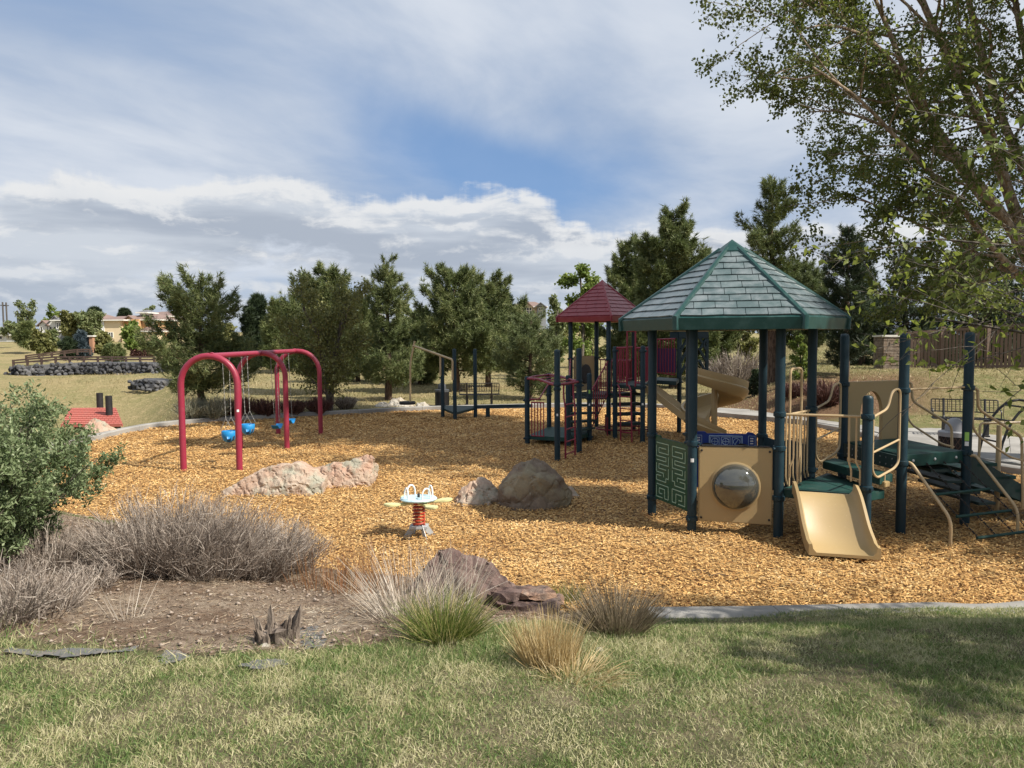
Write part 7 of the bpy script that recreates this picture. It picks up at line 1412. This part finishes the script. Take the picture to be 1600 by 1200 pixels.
# red-roofed shelter down in the swale
De, Dr = 34.0, 36.4; e0, e1, r0, r1 = at(96, 664, De), at(192, 664.5, De), at(110, 637.5, Dr), at(181, 637, Dr)
e1.z = e0.z; r1.z = r0.z; sh = thing('shelter', ((e0.x + e1.x) / 2, 36, z1(e0.x, 36)), 'small shelter with faded red shingle roof and two black stacks, down behind the curb', 'shelter')
far = [r0 * 2 - e0, r1 * 2 - e1]; far[0].z = far[1].z = e0.z; b = MB(); b.slab([e0, e1, r1, r0], (0, 0, -0.10)); b.slab([r0 + Vector((0, 0.003, 0)), r1 + Vector((0, 0.003, 0)), far[1], far[0]], (0, 0, -0.10)); b.slab([e0 + Vector((0, .02, -.02)), r0 - Vector((0, 0, .02)), far[0] - Vector((0, 0, .02))], (0.1, 0, -0.05)); b.slab([e1 + Vector((-.1, .02, -.02)), r1 + Vector((-.1, 0, -.02)), far[1] + Vector((-.1, 0, -.02))], (0.08, 0, -0.05)); rf = b.build('roof', M['redshingle'], sh, smooth=False)
for i in range(9):
    t0, t1 = i / 9, (i + 0.93) / 9; L0, R0, L1, R1 = e0.lerp(r0, t0), e1.lerp(r1, t0), e0.lerp(r0, t1), e1.lerp(r1, t1); n = 14; off = 0.5 * (i % 2)
    for k in range(n + 1):
        a, b_ = max(0, (k - off) / n), min(1, (k + 1 - off) / n - 0.006)
        if b_ - a < 0.01: continue
        q_ = [L0.lerp(R0, a), L0.lerp(R0, b_), L1.lerp(R1, b_), L1.lerp(R1, a)]; s = MB(); s.add([q_[0] + Vector((0, 0, .045)), q_[1] + Vector((0, 0, .045)), q_[2] + Vector((0, 0, .012)), q_[3] + Vector((0, 0, .012)), q_[0] + Vector((0, 0, .002)), q_[1] + Vector((0, 0, .002))], [(0, 1, 2, 3), (4, 5, 1, 0)]); s.build('shingle', M['redshingle'], rf, smooth=False)
b = MB(); b.box(((e0.x + e1.x) / 2, De - 0.03, e0.z - 0.02), (e1.x - e0.x, 0.05, 0.14)); b.build('fascia', M['redshingle'], rf, smooth=False)
for px, yb, yt, D in ((156.5, 640, 614, 36.7), (171, 651.5, 618.5, 35.3)):
    a, c_ = at(px, yb, D), at(px, yt, D); b = MB(); b.lathe([(0.15, a.z - 0.35), (0.15, c_.z), (0.12, c_.z), (0.12, c_.z - 0.2)], (a.x, D, 0), 16); b.build('stack', M['black'], sh)
zg = z1(e0.x, 36)
for x, y in ((e0.x + 0.5, De + 0.4), (e1.x - 0.45, De + 0.4), (far[0].x + 0.5, Dr + 1.9), (far[1].x - 0.5, Dr + 1.9)):
    if True: b = MB(); b.box((x, y, (zg - 0.2 + e0.z) / 2), (0.2, 0.2, e0.z - zg + 0.1)); b.build('post', M['blackmetal'], sh, smooth=False)
# privacy fence on the lawn mound
fp = [at(1400, 581, 32.5), at(1470, 578, 32.0), at(1542, 576, 31.0), at(1620, 574, 30.2), at(1700, 573, 29.4)]; tops = [522, 516.5, 511.5, 506, 500]
fn = thing('board_fence', fp[0], 'tall brown vertical-board fence on the mound at the right', 'fence')
def fz(i): return at(800 + fp[i].x / fp[i].y * FPX, tops[i], fp[i].y).z
for i in range(5):
    p = fp[i]; zt_ = fz(i) + 0.12; b = MB(); b.box((p.x, p.y - 0.02, (p.z + zt_) / 2 - 0.1), (0.15, 0.15, zt_ - p.z + 0.2)); b.box((p.x, p.y - 0.02, zt_ + 0.02), (0.20, 0.20, 0.05)); b.build('post', M['fence'], fn, smooth=False)
    if i < 4:
        q_ = fp[i + 1]; za, zb2 = fz(i), fz(i + 1); n = 13 if i < 2 else 12
        for r_, (fa, fb) in (('top_rail', (1.0, 1.0)), ('bottom_rail', (0.05, 0.05))):
            b = MB(); b.bar((p.x, p.y - 0.01, p.z + (za - p.z) * fa), (q_.x, q_.y - 0.01, q_.z + (zb2 - q_.z) * fb), 0.07, 0.11); b.build(r_, M['fence'], fn, smooth=False)
        for k in range(n):
            f = (k + 0.5) / n; x, y, z0, z2 = p.x + (q_.x - p.x) * f, p.y + (q_.y - p.y) * f + 0.01 * (k % 2), p.z + (q_.z - p.z) * f, za + (zb2 - za) * f; b = MB(); b.box((x, y, (z0 + z2) / 2), ((q_.x - p.x) / n * 0.86, 0.025, z2 - z0 - 0.02), math.atan2(q_.y - p.y, q_.x - p.x)); b.build('board', M['fence'], fn, smooth=False)
p0 = at(1386, 587, 31.6); w_ = 28 / FPX * 31.6; zt_ = at(1386, 526, 31.6).z; sp2 = thing('stone_pillar', p0, 'square ledgestone pillar at the left end of the board fence', 'pillar'); r_ = random.Random(6); z = p0.z - 0.15; i = 0
core = MB(); core.box((p0.x, 31.6, (p0.z - .2 + zt_) / 2), (w_ - 0.06, w_ - 0.06, zt_ - p0.z + 0.15)); core.build('core', M['railbrown'], sp2, smooth=False)
st = MB()
while z < zt_ - 0.04:
    hh = r_.uniform(0.05, 0.10)
    for sx2, sy2, rz in ((0, -1, 0), (-1, 0, 90), (1, 0, 90)):
        a = -w_ / 2
        while a < w_ / 2 - 0.03:
            l = min(r_.uniform(0.14, 0.34), w_ / 2 - a); cx2 = a + l / 2; pr = r_.uniform(-0.012, 0.014); pos_ = (p0.x + (cx2 if rz == 0 else sx2 * (w_ / 2 + pr)), 31.6 + (sy2 * (w_ / 2 + pr) if rz == 0 else cx2), z + hh / 2); st.box(pos_, ((l - 0.012) if rz == 0 else 0.07, 0.07 if rz == 0 else l - 0.012, hh - 0.012)); a += l
    z += hh
o = st.build('ledgestones', M['pillar'], sp2, smooth=False); tag(o, kind='stuff')
b = MB(); b.box((p0.x, 31.6, zt_ + 0.03), (w_ + 0.14, w_ + 0.14, 0.08)); b.build('cap', M['trim'], sp2, smooth=False); sp2.children[-1].data.materials[0] = M['pillar']
